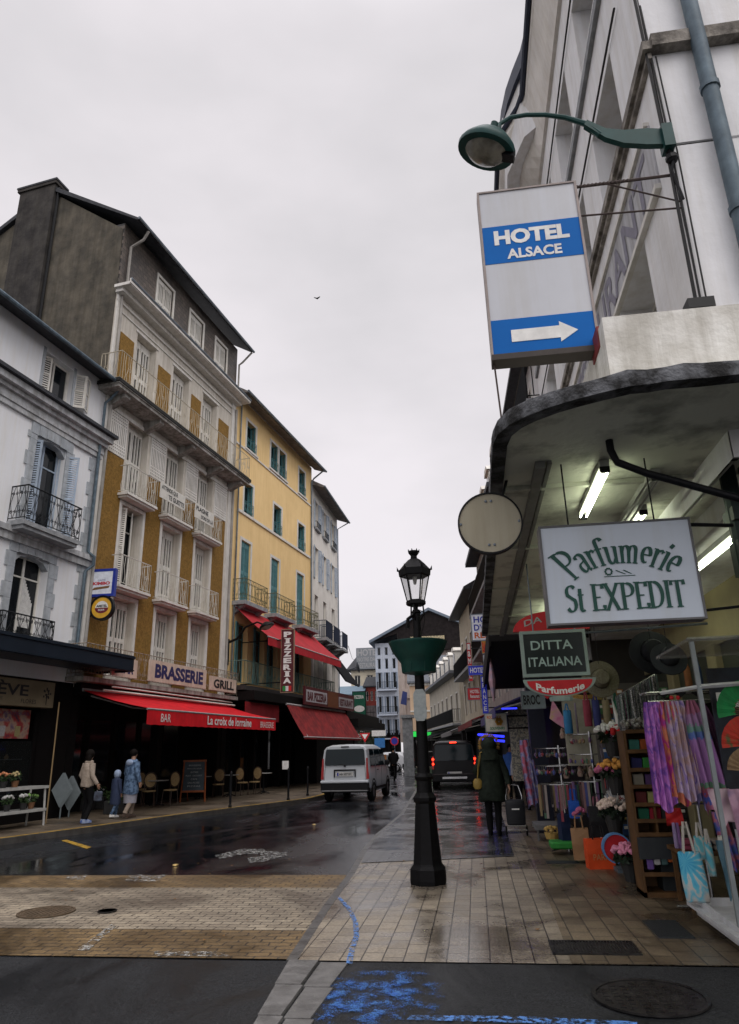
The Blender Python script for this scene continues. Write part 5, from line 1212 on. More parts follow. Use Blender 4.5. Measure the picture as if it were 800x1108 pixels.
s.loft(rg); part('rim',s,mat('mossy_canopy_edge',(.13,.135,.145),.9,col2=(.018,.018,.018),scale=5,lo=.42,hi=.62,bump=1.,bscale=30),CP,world=True,smooth=True,autos=60)
# parapet on top
PX=1.04; PY=4.22
s=MB(); s.box(PX,XR+1,PY,PY+.14,CZ+.07,4.33); s.box(PX,PX+.14,PY+.14,YE-1,CZ+.07,4.33); part('parapet',s,mat('stained_white_parapet',(.76,.75,.71),.85,col2=(.56,.54,.49),scale=3.2,bump=.4,streak=.3),CP,world=True)
s=MB(); s.box(PX-.01,PX+.02,PY+.15,PY+.4,4.2,4.36); part('red_bracket',s,mat('rusty_red',(.2,.03,.03),.6),CP,world=True)
# soffit grooves/rail and hooks
s=MB(); s.box(XL+.27,XL+.34,4.9,YE-.2,CZ-.06,CZ-.001); s.box(XL+.36,XL+.39,4.9,YE-.2,CZ-.03,CZ-.001); part('soffit_rail',s,mat('grey_rail',(.22,.22,.2),.6,scale=4),CP,world=True)
s=MB()
for y in (5.4,7.2,9.2,11.2): s.box(XL+.05,XR,y,y+.05,CZ-.035,CZ-.001)
part('soffit_batten',s,mat('canopy_soffit_paint',(.2,.2,.17),.75),CP,world=True)
# fluorescent fittings
tube_on=mat('fluorescent_tube_on',(.93,1.,.74),.3,emit=13.)
def fitting(x,y0,y1,label,on=True,z=CZ,w=.035):
    t=thing('ceiling_light',label,'light',(x,y0,z-.16),0,'tube lights under the canopy'); s=MB(); L_=y1-y0
    s.box(-w,w,0,L_,.1,.15); part('housing',s,mat('light_housing',(.35,.35,.33),.5),t)
    for dx in (-.026,.026):
        s=MB(); s.tube([(dx,.05,.07),(dx,L_-.05,.07)],.009,8); part('tube',s,tube_on if on else MATS['light_housing'],t)
    s=MB(); s.box(-w,w,0,.02,.055,.10); s.box(-w,w,L_-.02,L_,.055,.10); part('end_cap',s,dark_iron,t)
fitting(1.08,4.95,6.1,'lit double tube light nearest the rounded canopy corner')
fitting(1.50,5.2,6.6,'unlit tube housing to the right of the nearest lit tubes',False)
q=AZ(697,556,CZ-.1); fitting(q.x,q.y,q.y+1.3,'lit tube light just above the perfume sign')
fitting(1.95,4.9,6.4,'unlit pale tube housing near the cream wall',False)
q=AZ(800,590,3.1); fitting(q.x,q.y,q.y+1.8,'lit tube light behind the perfume sign over the scarves',z=3.26)
q=AZ(545+3,632,CZ-.1); fitting(1.25,10.2,11.6,'lit tube light over the dark glass sign farther in')
fitting(2.3,8.4,9.7,'lit tube light above the hanging black hats',z=3.3)
# inside of the shop under the canopy
cream_in=mat('cream_shop_wall',(.34,.29,.16),.7,col2=(.27,.23,.13),scale=1.5)
SP=thing('shopfront','open perfume and gift shop front with cream pillars under the canopy','shop front',(3.4,8,0))
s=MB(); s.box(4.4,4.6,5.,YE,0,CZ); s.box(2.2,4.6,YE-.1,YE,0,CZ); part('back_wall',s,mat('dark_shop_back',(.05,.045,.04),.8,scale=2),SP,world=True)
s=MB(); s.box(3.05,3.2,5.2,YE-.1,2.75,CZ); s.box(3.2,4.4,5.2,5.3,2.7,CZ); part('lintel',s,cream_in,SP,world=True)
for y in (5.2,7.3,9.3,11.3):
    s=MB(); s.bbox(3.0,3.25,y,y+.3,0,2.78,.02); part('pillar',s,cream_in,SP,world=True)
s=MB()
for y in (7.6,9.6,11.6): s.box(3.1,3.14,y,y+1.7,2.1,2.75)
part('upper_panel',s,mat('dark_green_panel',(.05,.06,.045),.5),SP,world=True)
s=MB(); s.box(3.04,3.05,7.65,9.2,1.2,2.1); part('poster_wall',s,cream_in,SP,world=True)
s=MB()
for k,y in enumerate((6.9,8.9,10.9)): s.prism([(3.2,y,2.7),(4.3,y,3.3),(4.3,y,3.42),(3.2,y,2.82)],(0,.25,0))
part('beam',s,cream_in,SP,world=True)
# iron post and slanting bracket near the camera
q0=AY(803,540,4.7)
s=MB(); px_=AY(789,560,5.3).x
s.tube([(px_+.05,5.3,0),(px_+.05,5.3,CZ)],.06,10); s.tube([(px_+.18,5.34,1.2),(px_+.18,5.34,CZ)],.03,6); s.box(px_-.0,px_+.2,5.22,5.4,2.75,3.0); s.box(px_+.0,px_+.22,5.2,5.42,3.15,3.25)
part('iron_post',s,mat('dark_green_iron',(.02,.035,.03),.45,.3,scale=9),SP,world=True)
a=AY(661,487,4.62); b=AY(668,500,4.62); c=AY(700,512,4.62); d=AY(806,541,4.62)
s=MB(); s.tube([a+Vector((0,0,.1)),a,b,c,d,d+(d-c)*.6],.026,10); solo('support_pipe',s,dark_iron,'thick black bent pipe slanting under the canopy','pipe',smooth=True)

# ---------------- HOTEL ALSACE sign
Y=4.58
s0=AY(519,213,Y); s1=AY(645,383,Y); x0,x1,z0,z1=.325,1.06,4.30,5.77
t=thing('hanging_sign','large white and blue hotel sign with a white arrow pointing right','sign',((x0+x1)/2,Y,z0))
w_=(x1-x0)/2; h_=z1-z0
s=MB(); s.box(-w_,w_,-.05,.05,0,h_); f=part('sign_board',s,mat('milky_sign_face',(.52,.535,.57),.4,col2=(.47,.48,.51),scale=1.5,streak=.07),t)
s=MB(); 
for a,b,c,d in ((-w_-.015,-w_,0,h_),(w_,w_+.018,0,h_),(-w_-.015,w_+.018,h_,h_+.014)): s.box(a,b,-.06,.06,c,d)
part('frame',s,mat('brown_sign_frame',(.32,.27,.25),.5),t)
s=MB(); s.box(-w_-.015,w_+.018,-.07,.07,-.045,0); part('bottom_frame',s,mat('dark_brown_frame',(.05,.04,.035),.6),t)
blueA=mat('hotel_blue',(.003,.12,.42),.65,col2=(.003,.105,.38),scale=2,spec=.15)
s=MB(); s.box(-w_,w_,-.053,-.05,.54*h_,.775*h_); s.box(-w_,w_,-.053,-.05,.0,.2*h_); part('blue_band',s,blueA,f)
s=MB(); put_text(s,'HOTEL',-w_+.085,w_-.085,.652*h_,.745*h_,-.056,.05); put_text(s,'ALSACE',-w_+.17,w_-.155,.56*h_,.622*h_,-.056,.035); part('lettering',s,white_letter,f)
z=.1*h_; s=MB(); s.prism([(-w_+.14,-.057,z-.05),(.12,-.057,z-.05),(.12,-.057,z-.085),(w_-.12,-.057,z),(.12,-.057,z+.085),(.12,-.057,z+.05),(-w_+.14,-.057,z+.05)],(0,.004,0)); part('arrow',s,white_letter,f)
s=MB(); y=0
s.tube([(w_,0,h_-.0),(XW-(x0+x1)/2,0.02,h_+.02)],.012,6); s.tube([(w_+.02,0,h_-.28),(XW-(x0+x1)/2,.02,h_-.3)],.008,5); s.tube([(w_+.25,0,h_+.0),(XW-(x0+x1)/2,.02,h_-.24)],.007,5)
for k in range(14): s.ball((w_+.03+k*.03,0,h_+.003),.015,5)
s.tube([(-w_,0,.02),(-w_+.02,0,3.72-z0)],.007,5)
part('bracket',s,mat('rusty_dark_iron',(.07,.05,.045),.7,scale=20),t)
# ---------------- green bracket street lamp on the corner
a=AY(720,150,4.55)
t=thing('wall_lamp','green curved bracket street lamp with a glass bowl above the hotel sign','street lamp',a)
R0=lambda px,py: AY(px,py,4.55)-a
green_lamp=mat('dark_green_lamp_paint',(.010,.055,.052),.45,col2=(.006,.04,.036),scale=6,spec=.25)
s=MB(); top=[(720,142),(700,141),(675,143),(655,141),(635,132)]; bot=[(720,158),(700,158.5),(675,157),(655,151),(632,137)]
P1=[R0(*q) for q in top]; P2=[R0(*q) for q in bot]
s.prism([p+Vector((0,-.025,0)) for p in P1]+[p+Vector((0,-.025,0)) for p in reversed(P2)],(0,.05,0))
s.tube([R0(*q) for q in [(650,146),(634,134),(612,127),(590,124),(570,124),(552,127),(541,134),(539,146)]],[.03,.024,.02,.018,.018,.018,.018,.02],8)
s.box(-.03,.05,-.06,.06,-.12,.1); part('bracket',s,green_lamp,t,smooth=True)
hc=R0(527,161); tilt=Matrix.Translation(hc)@Matrix.Rotation(math.radians(20),4,'Y')@Matrix.Rotation(math.radians(9),4,'X')
s=MB(); s.m=tilt; s.lathe([(.235,-.03),(.24,0),(.225,.03),(.16,.1),(.08,.155),(.03,.18),(.03,.24)],(0,0,0),28); part('lamp_shade',s,green_lamp,t,smooth=True)
s=MB(); s.m=tilt; s.lathe([(.001,-.115),(.07,-.105),(.13,-.075),(.165,-.04),(.175,-.028)],(0,0,0),24,False); part('glass_bowl',s,mat('clouded_glass_bowl',(.35,.33,.27),.2,col2=(.16,.15,.12),scale=9,trans=.3),t,smooth=True)
s=MB(); s.m=tilt; s.box(.14,.24,-.05,.05,-.06,-.02); part('latch',s,dark_iron,t)
s=MB(); s.ball((.02,0,-.2),.05,8); s.tube([(0,0,-.1),(.03,-.02,-.2),(.0,0,-.32),(.04,0,-.6)],.012,5); part('junction_box',s,dark_iron,t)
# ---------------- round sign back
c=AY(530.5,566.5,5.2); r0=(AY(564,567,5.2)-AY(497,567,5.2)).length/2
t=thing('round_sign','blank beige back of a round sign fixed to the canopy edge','sign',(c.x,5.2,c.z-r0))
s=MB(); disc(s,(0,r0),r0,-.02,.02,48); f=part('disc',s,mat('beige_disc',(.40,.365,.27),.6,col2=(.34,.31,.23),scale=1.6,streak=.15),t)
s=MB(); ring(s,(0,r0),r0,r0+.012,-.03,.03,48); part('rim',s,dark_iron,t)
s=MB()
for dz in (.87,-.87):
    for dx in (-.02,.02): s.ball((dx,-.022,r0+r0*dz*.86),.012,6,sy=.6)
for dx in (-.95,.93): s.ball((r0*dx,-.022,r0),.012,6,sy=.6)
part('rivet',s,zinc,t)
s=MB(); s.tube([(r0*.2,.05,r0*1.0),(r0*.7,.06,3.62-c.z+r0)],.012,5); part('bracket',s,dark_iron,t)
# ---------------- PARFUMERIE sign with its own roman letters
Y=5.0; x0,x1,z0,z1=.57,1.585,2.40,3.09
t=thing('hanging_sign','white perfume shop sign with dark green roman lettering','sign',((x0+x1)/2,Y,z0)); w_=(x1-x0)/2; h_=z1-z0
s=MB(); s.box(-w_,w_,-.06,.06,0,h_); f=part('sign_board',s,mat('parfumerie_face',(.47,.52,.58),.4,col2=(.43,.475,.53),scale=1.4,emit=.05,streak=.06),t)
s=MB(); e=.014
s.box(-w_-e,-w_,-.07,.07,-e,h_+e); s.box(w_,w_+e,-.07,.07,-e,h_+e); s.box(-w_,w_,-.07,.07,h_,h_+e); s.box(-w_,w_,-.07,.07,-e,0); part('frame',s,mat('grey_sign_frame',(.12,.12,.12),.5),t)
# glyph strokes in a unit box : polylines, thickness follows the direction (thick downstrokes)
def arcp(cx,cy,rx,ry,a0,a1,n=9): return [(cx+rx*math.cos(math.radians(a0+(a1-a0)*i/n)),cy+ry*math.sin(math.radians(a0+(a1-a0)*i/n))) for i in range(n+1)]
X_=.62
G={ # (width, strokes, serifs[(x,y,halfwidth)])
'P':(.66,[[(.16,0),(.16,1)],[(.16,.97),(.34,.97)]+arcp(.34,.73,.26,.24,90,-90)+[(.16,.49)]],[(.16,.01,.15),(.13,.99,.13)]),
'a':(.5,[[(.08,.5)]+arcp(.22,.5,.15,.13,150,0)+[(.37,.12),(.4,.02),(.49,.05)],[(.37,.38)]+arcp(.2,.17,.15,.155,90,270)+[(.37,.13)]],[]),
'r':(.42,[[(.14,0),(.14,.62)],[(.14,.42),(.22,.57),(.32,.61),(.39,.53)]],[(.14,.01,.13),(.1,.62,.08)]),
'f':(.36,[[(.14,0),(.14,.8)]+arcp(.26,.84,.12,.14,170,20),[(.02,.6),(.3,.6)]],[(.14,.01,.13)]),
'u':(.6,[[(.12,.62),(.12,.2)]+arcp(.26,.17,.14,.16,180,290)+[(.44,.2)],[(.45,.62),(.45,.0)]],[(.08,.62,.09),(.41,.62,.09),(.5,.01,.08)]),
'm':(.9,[[(.13,0),(.13,.62)],[(.13,.42)]+arcp(.28,.46,.13,.16,140,0)+[(.42,0)],[(.42,.42)]+arcp(.57,.46,.13,.16,140,0)+[(.71,0)]],[(.13,.01,.12),(.42,.01,.11),(.71,.01,.12),(.09,.62,.08)]),
'e':(.48,[[(.08,.35),(.41,.35)]+arcp(.245,.35,.165,.27,0,300,14)],[]),
'i':(.28,[[(.14,0),(.14,.62)],[(.12,.78),(.17,.92)]],[(.14,.01,.12),(.1,.62,.08)]),
'S':(.56,[arcp(.29,.75,.2,.23,35,180,7)+[(.12,.62),(.28,.52),(.44,.42)]+arcp(.27,.26,.2,.25,20,-150,8)],[]),
't':(.34,[[(.14,.86),(.14,.16)]+arcp(.23,.14,.09,.13,180,320,5),[(.02,.62),(.3,.62)]],[]),
'E':(.6,[[(.15,0),(.15,1)],[(.15,.97),(.54,.97),(.54,.82)],[(.15,.5),(.42,.5)],[(.15,.03),(.56,.03),(.57,.2)]],[(.14,.01,.14),(.14,.99,.14),(.42,.5,.01)]),
'X':(.72,[[(.08,1),(.6,0)],[(.62,1),(.1,0)]],[(.1,.99,.12),(.62,.99,.1),(.1,.01,.1),(.62,.01,.12)]),
'D':(.72,[[(.15,0),(.15,1)],[(.15,.97),(.3,.97)]+arcp(.3,.5,.34,.47,90,-90,12)+[(.15,.03)]],[(.14,.01,.14),(.14,.99,.14)]),
'I':(.32,[[(.16,0),(.16,1)]],[(.16,.01,.14),(.16,.99,.14)]),
'T':(.64,[[(.32,0),(.32,1)],[(.04,.82),(.05,.97),(.59,.97),(.6,.82)]],[(.32,.01,.14)]),
' ':(.3,[],[])}
G['É']=G['E']
def roman(mb,txt,fn,H,y,thick=.15,thin=.045,sx=1.):
    x=0; tot=sum(G[c][0]*sx for c in txt)
    k=0
    for ci,c in enumerate(txt):
        wd_,st,se=G[c]
        for pl in st:
            # resample
            pp=[]
            for i in range(len(pl)-1):
                a,b=pl[i],pl[i+1]; m=max(1,int(math.hypot(b[0]-a[0],b[1]-a[1])/.08))
                for j in range(m): pp.append((a[0]+(b[0]-a[0])*j/m,a[1]+(b[1]-a[1])*j/m))
            pp.append(pl[-1]); Lf=[];Rt=[]
            for i,p in enumerate(pp):
                q=pp[min(i+1,len(pp)-1)]; o=pp[max(i-1,0)]; dx,dy=q[0]-o[0],q[1]-o[1]; L_=math.hypot(dx,dy) or 1; dx/=L_;dy/=L_
                hw=(thin+(thick-thin)*abs(dy-.25*dx)**1.3)/2 if abs(dy)>.05 else thin/2
                Lf.append((p[0]-dy*hw,p[1]+dx*hw)); Rt.append((p[0]+dy*hw,p[1]-dx*hw))
            for i in range(len(pp)-1):
                quad=[Lf[i],Lf[i+1],Rt[i+1],Rt[i]]; k+=1
                mb.add([(lambda w:(w[0],y-.00004*(k%40),w[1]))(fn((x+qx*sx),qy*H,tot)) for qx,qy in quad],[(0,1,2,3)])
        for (qx,qy,hw) in se:
            k+=1; mb.add([(lambda w:(w[0],y-.002-.00003*(k%9),w[1]))(fn(x+ax*sx,ay*H,tot)) for ax,ay in [(qx-hw,qy-.022),(qx+hw,qy-.022),(qx+hw,qy+.022),(qx-hw,qy+.022)]],[(0,1,2,3)])
        x+=wd_*sx
gl=mat('dark_green_letters',(.008,.07,.05),.5)
s=MB()
def arc_fn(x,z,tot):
    # letters on a shallow arc, splayed
    t=x/tot-.5; W=.86; cx=0; Rr=.52; ang=t*1.42
    r=Rr+z*(.95+ .35*abs(t)); return (r*math.sin(ang)*.96+.012, .36-Rr*.78+ (r)*math.cos(ang)*.86)
roman(s,'Parfumerie',arc_fn,.235,-.066,.15,.05)
# accent dot detached like the photo
part('lettering',s,gl,f)
s=MB(); roman(s,'St EXPEDIT',lambda x,z,tot:(-.39+.80*x/tot,.075+z),.185,-.066,.17,.05); part('lettering',s,gl,f)
s=MB()
for k in range(10):
    a=k*PI/5; s.box(-.075+.022*math.cos(a)-.006,-.075+.022*math.cos(a)+.006,-.066,-.062,.345+.022*math.sin(a)-.006,.345+.022*math.sin(a)+.006)
for k in range(2): s.prism([(-.03+k*.05,-.066,.35),(-.02+k*.05,-.066,.352),(.04+k*.04,-.066,.322),(.03+k*.04,-.066,.322)],(0,.003,0))
s.box(-.11,.1,-.066,-.063,.308,.312); part('flower_motif',s,gl,f)
s=MB(); s.tube([(w_,0,h_-.02),(w_+.35,.1,h_-.02)],.014,6); s.tube([(w_,0,.05),(w_+.5,.1,.1)],.01,5); s.tube([(-.3,0,h_),(-.3,0,CZ-z0)],.006,4); s.tube([(.3,0,h_),(.3,0,CZ-z0)],.006,4); part('bracket',s,dark_iron,t)
# ---------------- DITTA ITALIANA group
Y=8.0
t=thing('hanging_sign','black glass two line sign in a pale frame above the red half moon sign','sign',(.925,Y,2.32)); h_=.50;w_=.355
s=MB(); s.box(-w_+.03,w_-.03,-.03,.03,.03,h_-.03); f=part('sign_board',s,mat('black_green_glass',(.008,.015,.014),.25),t)
s=MB()
for a,b,c,d in ((-w_,-w_+.035,0,h_),(w_-.035,w_,0,h_),(-w_+.035,w_-.035,0,.035),(-w_+.035,w_-.035,h_-.035,h_)): s.box(a,b,-.045,.045,c,d)
part('frame',s,mat('pale_green_frame',(.26,.33,.30),.5,scale=5),t)
s=MB(); put_text(s,'DITTA',-w_+.11,w_-.15,.29,.39,-.034,.01); put_text(s,'ITALIANA',-w_+.07,w_-.07,.11,.21,-.034,.012); part('lettering',s,mat('pale_green_letters',(.35,.46,.42),.5),f)
s=MB(); s.tube([(w_,0,h_-.04),(w_+1.3,0,h_-.0)],.014,5); s.tube([(-.2,0,h_),(-.2,0,CZ-2.32)],.008,4); s.tube([(.25,0,h_),(.25,0,CZ-2.32)],.008,4); part('bracket',s,zinc,t)
redP=mat('sign_red_face',(.48,.015,.02),.4,emit=.06)
t=thing('hanging_sign','red half moon perfume sign with white letters below the black glass sign','sign',(.95,Y,2.04))
def halfmoon(w,h,n=20,e=0): return [(-w+e,0),]+[]
s=MB(); N_=24
def hm(W,H,top): return [(W*math.cos(PI+PI*k/N_),top+H*math.sin(PI+PI*k/N_)) for k in range(N_+1)]
s.prism([(x,-.03,z) for x,z in hm(.385,.19,.255)],(0,.06,0)); f=part('rim',s,mat('pale_green_frame',(.26,.33,.30),.5),t)
s=MB(); s.prism([(x,-.036,z) for x,z in hm(.345,.16,.238)],(0,.005,0)); g=part('sign_board',s,redP,t)
s=MB(); put_text(s,'Parfumerie',-.255,.255,.13,.205,-.04,.03,fn=lambda x,z:(x,z+.0-.055*(1-(x/.26)**2)+.015)); part('lettering',s,white_letter,g)
s=MB(); s.lathe([(.12,0),(.13,.04),(.05,.07)],(0,0,.02),12,True,1,.4); part('lower_cap',s,MATS['pale_green_frame'],t)
t=thing('hanging_sign','red arched sign partly hidden behind the perfume sign','sign',(.95,8.25,2.86))
s=MB(); s.prism([(.43*math.cos(PI*k/20),-.03,.22*math.sin(PI*k/20)) for k in range(21)],(0,.06,0)); g=part('sign_board',s,redP,t)
s=MB(); put_text(s,'DA CIRO',-.3,.3,.05,.12,-.036,.01,fn=lambda x,z:(x,z+.05*(1-(x/.3)**2))); part('lettering',s,mat('pale_green_letters',(.35,.46,.42),.5),g)
# BROC sign farther
hsign(564,749,590,766,13.2,mat('pale_grey_sign',(.2,.25,.26),.5),[('BROC',.06,.8,.2,.8,black_letter)],'pale grey sign with black letters hanging in the dark passage')
# hanging cable with little bulb
p=AY(536,617,13); s=MB(); s.ball(p,.06,8); s.tube([p,p+Vector((0,0,.5))],.008,4); solo('pendant_bulb',s,white_letter,'small white bulb hanging at the far end of the canopy edge','bulb')

cp=thing('canopy','dark canopy of the next shop beyond the concrete one','canopy',(1.3,19,3.5)); s=MB(); s.box(.42,2.3,13.45,25,3.5,3.62); s.box(.38,.42,13.45,25,3.42,3.85); part('slab',s,mat('dark_canopy',(.02,.018,.018),.9,spec=.15),cp,world=True)
s=MB(); s.box(1.9,2.1,13.6,24.9,0,3.45); part('dark_front',s,shade_shop,cp,world=True)
reset()
# ================================================================ LAMP POST
t=thing('street_lamp','tall black cast iron lamp post with lantern and green flower bowl on the pavement','street lamp',(-.70,9.79,.012))
black_cast=mat('black_cast_iron',(.004,.004,.005),.5,0,col2=(.002,.002,.0025),scale=14,bump=.25,spec=.16)
s=MB()
s.lathe([(.235,0),(.24,.05),(.235,.17),(.20,.21),(.19,.23),(.185,.27),(.165,.5),(.135,.9),(.13,.93),(.155,.96),(.16,1.0),(.135,1.03),(.115,1.06)],(0,0,0),8)
part('base',s,black_cast,t)
s=MB(); s.lathe([(.105,1.05),(.1,1.2),(.115,1.22),(.125,1.25),(.11,1.28),(.085,1.3),(.075,1.7),(.07,2.1),(.065,2.55),(.06,2.98),(.055,3.4),(.07,3.42),(.05,3.46)],(0,0,0),16); part('pole',s,black_cast,t,smooth=True,autos=30)
bowlg=mat('green_bowl_paint',(.010,.06,.048),.4,col2=(.006,.04,.035),scale=5,spec=.3)
s=MB(); s.lathe([(.02,2.52),(.08,2.56),(.225,2.585),(.235,2.60),(.245,2.72),(.29,2.78),(.36,2.88),(.395,2.97),(.405,2.985),(.405,3.01),(.38,3.01),(.34,2.9),(.06,2.86)],(0,0,0),40,False); bo=part('flower_bowl',s,bowlg,t,smooth=True,autos=35)
s=MB()
for k in range(8):
    a=2*PI*(k+.5)/8; x,y=.232*math.cos(a),.232*math.sin(a); s.tube([(x,y,2.6),(x*1.04,y*1.04,2.72)],.012,4)
part('rib',s,bowlg,bo)
s=MB(); s.lathe([(.37,2.975),(.3,2.985),(.06,2.99)],(0,0,0),24); part('soil',s,mat('dark_soil',(.02,.016,.012),.95,scale=30,bump=.5),bo)
# lantern (six sided) 
def hexr(r,z,n=6,o=.0): return [(r*math.cos(2*PI*k/n+o),r*math.sin(2*PI*k/n+o),z) for k in range(n)]
s=MB(); s.loft([hexr(.12,3.52),hexr(.14,3.54),hexr(.14,3.58),hexr(.115,3.6)]); s.tube([(0,0,3.42),(0,0,3.54)],.03,6)
for k in range(3):
    a=k*2*PI/3+.3; s.tube([(.045*math.cos(a),.045*math.sin(a),3.3),(.11*math.cos(a),.11*math.sin(a),3.4),(.1*math.cos(a),.1*math.sin(a),3.53)],.012,5)
for k in range(6):
    a=2*PI*k/6; s.tube([(.12*math.cos(a),.12*math.sin(a),3.58),(.205*math.cos(a),.205*math.sin(a),3.95)],.009,4)
part('lantern_frame',s,black_cast,t)
s=MB(); s.loft([hexr(.112,3.6),hexr(.198,3.94)],False); part('lantern_glass',s,mat('lantern_glass',(.55,.55,.55),.15,trans=.85,alpha=.35,scale=3),t)
s=MB(); s.loft([hexr(.20,3.94),hexr(.225,3.95),hexr(.235,4.04),hexr(.225,4.05)],True)
for k in range(6):
    a=2*PI*k/6; x,y=.235*math.cos(a),.235*math.sin(a); s.add([(x-.02,y,4.03),(x+.02,y,4.03),(x,y+.02,4.03),(x*1.08,y*1.08,4.1)],[(0,1,3),(1,2,3),(2,0,3)])
s.loft([hexr(.22,4.05),hexr(.15,4.13),hexr(.09,4.19),hexr(.05,4.215)]); part('lantern_roof',s,black_cast,t)
s=MB(); s.lathe([(.05,4.2),(.045,4.25),(.075,4.29),(.08,4.32),(.06,4.32)],(0,0,0),12)
for k in range(7):
    a=2*PI*k/7; x,y=.072*math.cos(a),.072*math.sin(a); s.tube([(x,y,4.3),(x*1.15,y*1.15,4.345)],[.014,.004],4)
part('crown_finial',s,black_cast,t)
s=MB(); s.lathe([(.03,4.0),(.035,3.9),(.02,3.83)],(0,0,0),8); part('lamp_bulb',s,mat('bulb_glass',(.5,.5,.48),.3),t)
s=MB(); s.tube([(-.02,-.05,3.4),(-.12,-.04,3.33),(-.13,-.04,3.2)],[.02,.025,.035],6); s.tube([(.06,-.02,3.45),(.12,0,3.4),(.1,0,3.25),(.05,0,3.1)],.006,4); part('fixture',s,black_cast,t)
p0=AY(450,725,9.68); s=MB(); s.box(-.085,.085,-.115,-.10,2.0,2.3); s.prism([(-.085,-.115,2.3),(.085,-.115,2.3),(.05,-.115,2.36),(-.05,-.115,2.36)],(0,.015,0)); s.prism([(-.085,-.115,2.0),(.085,-.115,2.0),(.05,-.115,1.95),(-.05,-.115,1.95)],(0,.015,0)); s.box(-.08,.08,-.10,.08,2.1,2.13); part('plaque',s,mat('pale_enamel_plaque',(.33,.36,.36),.4,col2=(.25,.28,.28),scale=20),t)
# ================================================================ BOLLARDS, CAFE
for i,(px,py,px2,py2) in enumerate([(249,874,249,838),(312,866,311,832),(333,861,332,830)]):
    g=AZ(px,py,.13); t=thing('bollard',['thin black pavement post nearest the blackboard','thin black pavement post left of the silver van, nearer one','thin black pavement post closest to the silver van'][i],'bollard',g,0,'thin black kerb posts')
    s=MB(); s.lathe([(.05,0),(.05,.06),(.035,.08),(.033,.85),(.045,.87),(.045,.93),(.03,.98),(.001,1.0)],(0,0,0),12); part('post',s,dark_iron,t)
cane=mat('tan_wicker',(.42,.30,.15),.7,col2=(.28,.19,.09),scale=40,bump=.3)
wood_d=mat('dark_bentwood',(.05,.03,.02),.5)
def bistro_chair(p,rz,label):
    t=thing('cafe_chair',label,'chair',p,rz,'wicker cafe chairs under the red awnings')
    s=MB(); s.lathe([(.2,.43),(.21,.45),(.21,.47),(.19,.475)],(0,0,0),16); part('seat',s,cane,t)
    s=MB(); s.prism([(.17*math.cos(k*PI/8),.19,.76+.21*math.sin(k*PI/8)) for k in range(16)],(0,.02,0)); part('backrest',s,cane,t)
    s=MB(); s.tube([(.2*math.cos(k*PI/8),.2,.76+.24*math.sin(k*PI/8)) for k in range(17)],.014,5); s.tube([(-.16,.17,.45),(-.17,.2,.65)],.014,5); s.tube([(.16,.17,.45),(.17,.2,.65)],.014,5); part('back_frame',s,wood_d,t)
    for x,y in ((-.16,-.14),(.16,-.14),(-.15,.16),(.15,.16)):
        s=MB(); s.tube([(x,y,.44),(x*1.15,y*1.2,0)],.014,5); part('leg',s,wood_d,t)
    return t
def bistro_table(p,label):
    t=thing('cafe_table',label,'table',p,0,'round cafe tables')
    s=MB(); s.lathe([(.33,.73),(.34,.74),(.34,.755),(.3,.757)],(0,0,0),20); part('tabletop',s,mat('grey_marble',(.42,.42,.4),.3,scale=4),t)
    s=MB(); s.tube([(0,0,.03),(0,0,.73)],.03,8); 
    for k in range(4): s.tube([(0,0,.1),(.25*math.cos(k*PI/2),.25*math.sin(k*PI/2),.01)],.018,5)
    part('pedestal',s,dark_iron,t)
def seat_at(px,pz_py,Y): 
    q=AY(px,pz_py,Y); return Vector((q.x,Y,.12))
desc=['behind the man in the blue coat','just right of the man in the blue coat','left of the blackboard','nearest the blackboard on its right','second to the right of the blackboard','third to the right of the blackboard']
for i,(px,Y,rz) in enumerate([(161,22.3,.3),(155,23.6,1.),(184,22.8,-.3),(236,26.3,.2),(262,27.5,.9),(275,28.0,-.3)]):
    bistro_chair(seat_at(px,860,Y),rz,'wicker bistro chair '+desc[i])
for i,(px,Y) in enumerate([(170,22.7),(248,27.0),(285,28.6),(218,25.9)]):
    bistro_table(seat_at(px,860,Y),['round cafe table between the chairs beside the man in the blue coat','round cafe table between the chairs right of the blackboard','round cafe table farthest right under the awning','round cafe table behind the blackboard'][i])
# blackboard
g=AZ(208,868,.12); t=thing('blackboard','dark slate menu board on an orange wooden easel outside the brasserie','menu board',g,.1)
org=mat('orange_wood',(.30,.085,.025),.5,col2=(.22,.06,.02),scale=6)
s=MB()
s.tube([(-.42,0,0),(-.36,.1,1.33)],.03,4); s.tube([(.42,0,0),(.36,.1,1.33)],.03,4); s.box(-.4,.4,.06,.1,1.27,1.33); s.box(-.42,.42,.0,.04,.3,.36); s.tube([(-.3,.5,0),(-.3,.12,1.2)],.02,4); s.tube([(.3,.5,0),(.3,.12,1.2)],.02,4); part('easel',s,org,t)
s=MB(); s.prism([(-.36,.02,.36),(.36,.02,.36),(.34,.085,1.27),(-.34,.085,1.27)],(0,.02,0)); f=part('slate_panel',s,mat('slate_board',(.05,.07,.085),.6,col2=(.035,.05,.06),scale=3),t)
s=MB()
for k,(tx,a,b) in enumerate([('BRASSERIE',-.2,.22),('MENU DU JOUR',-.25,.25),('ENTREE',-.12,.14),('PLAT  DESSERT',-.28,.28),('CAFE',-.1,.12),('SALADES',-.2,.2),('PIZZAS',-.2,.24)]):
    z=1.16-k*.11; y=.02+(z-.36)/.91*.065-.006; put_text(s,tx,a,b,z-.03,z+.02,y-.001,0)
part('lettering',s,mat('chalk',(.4,.42,.42),.8),f)
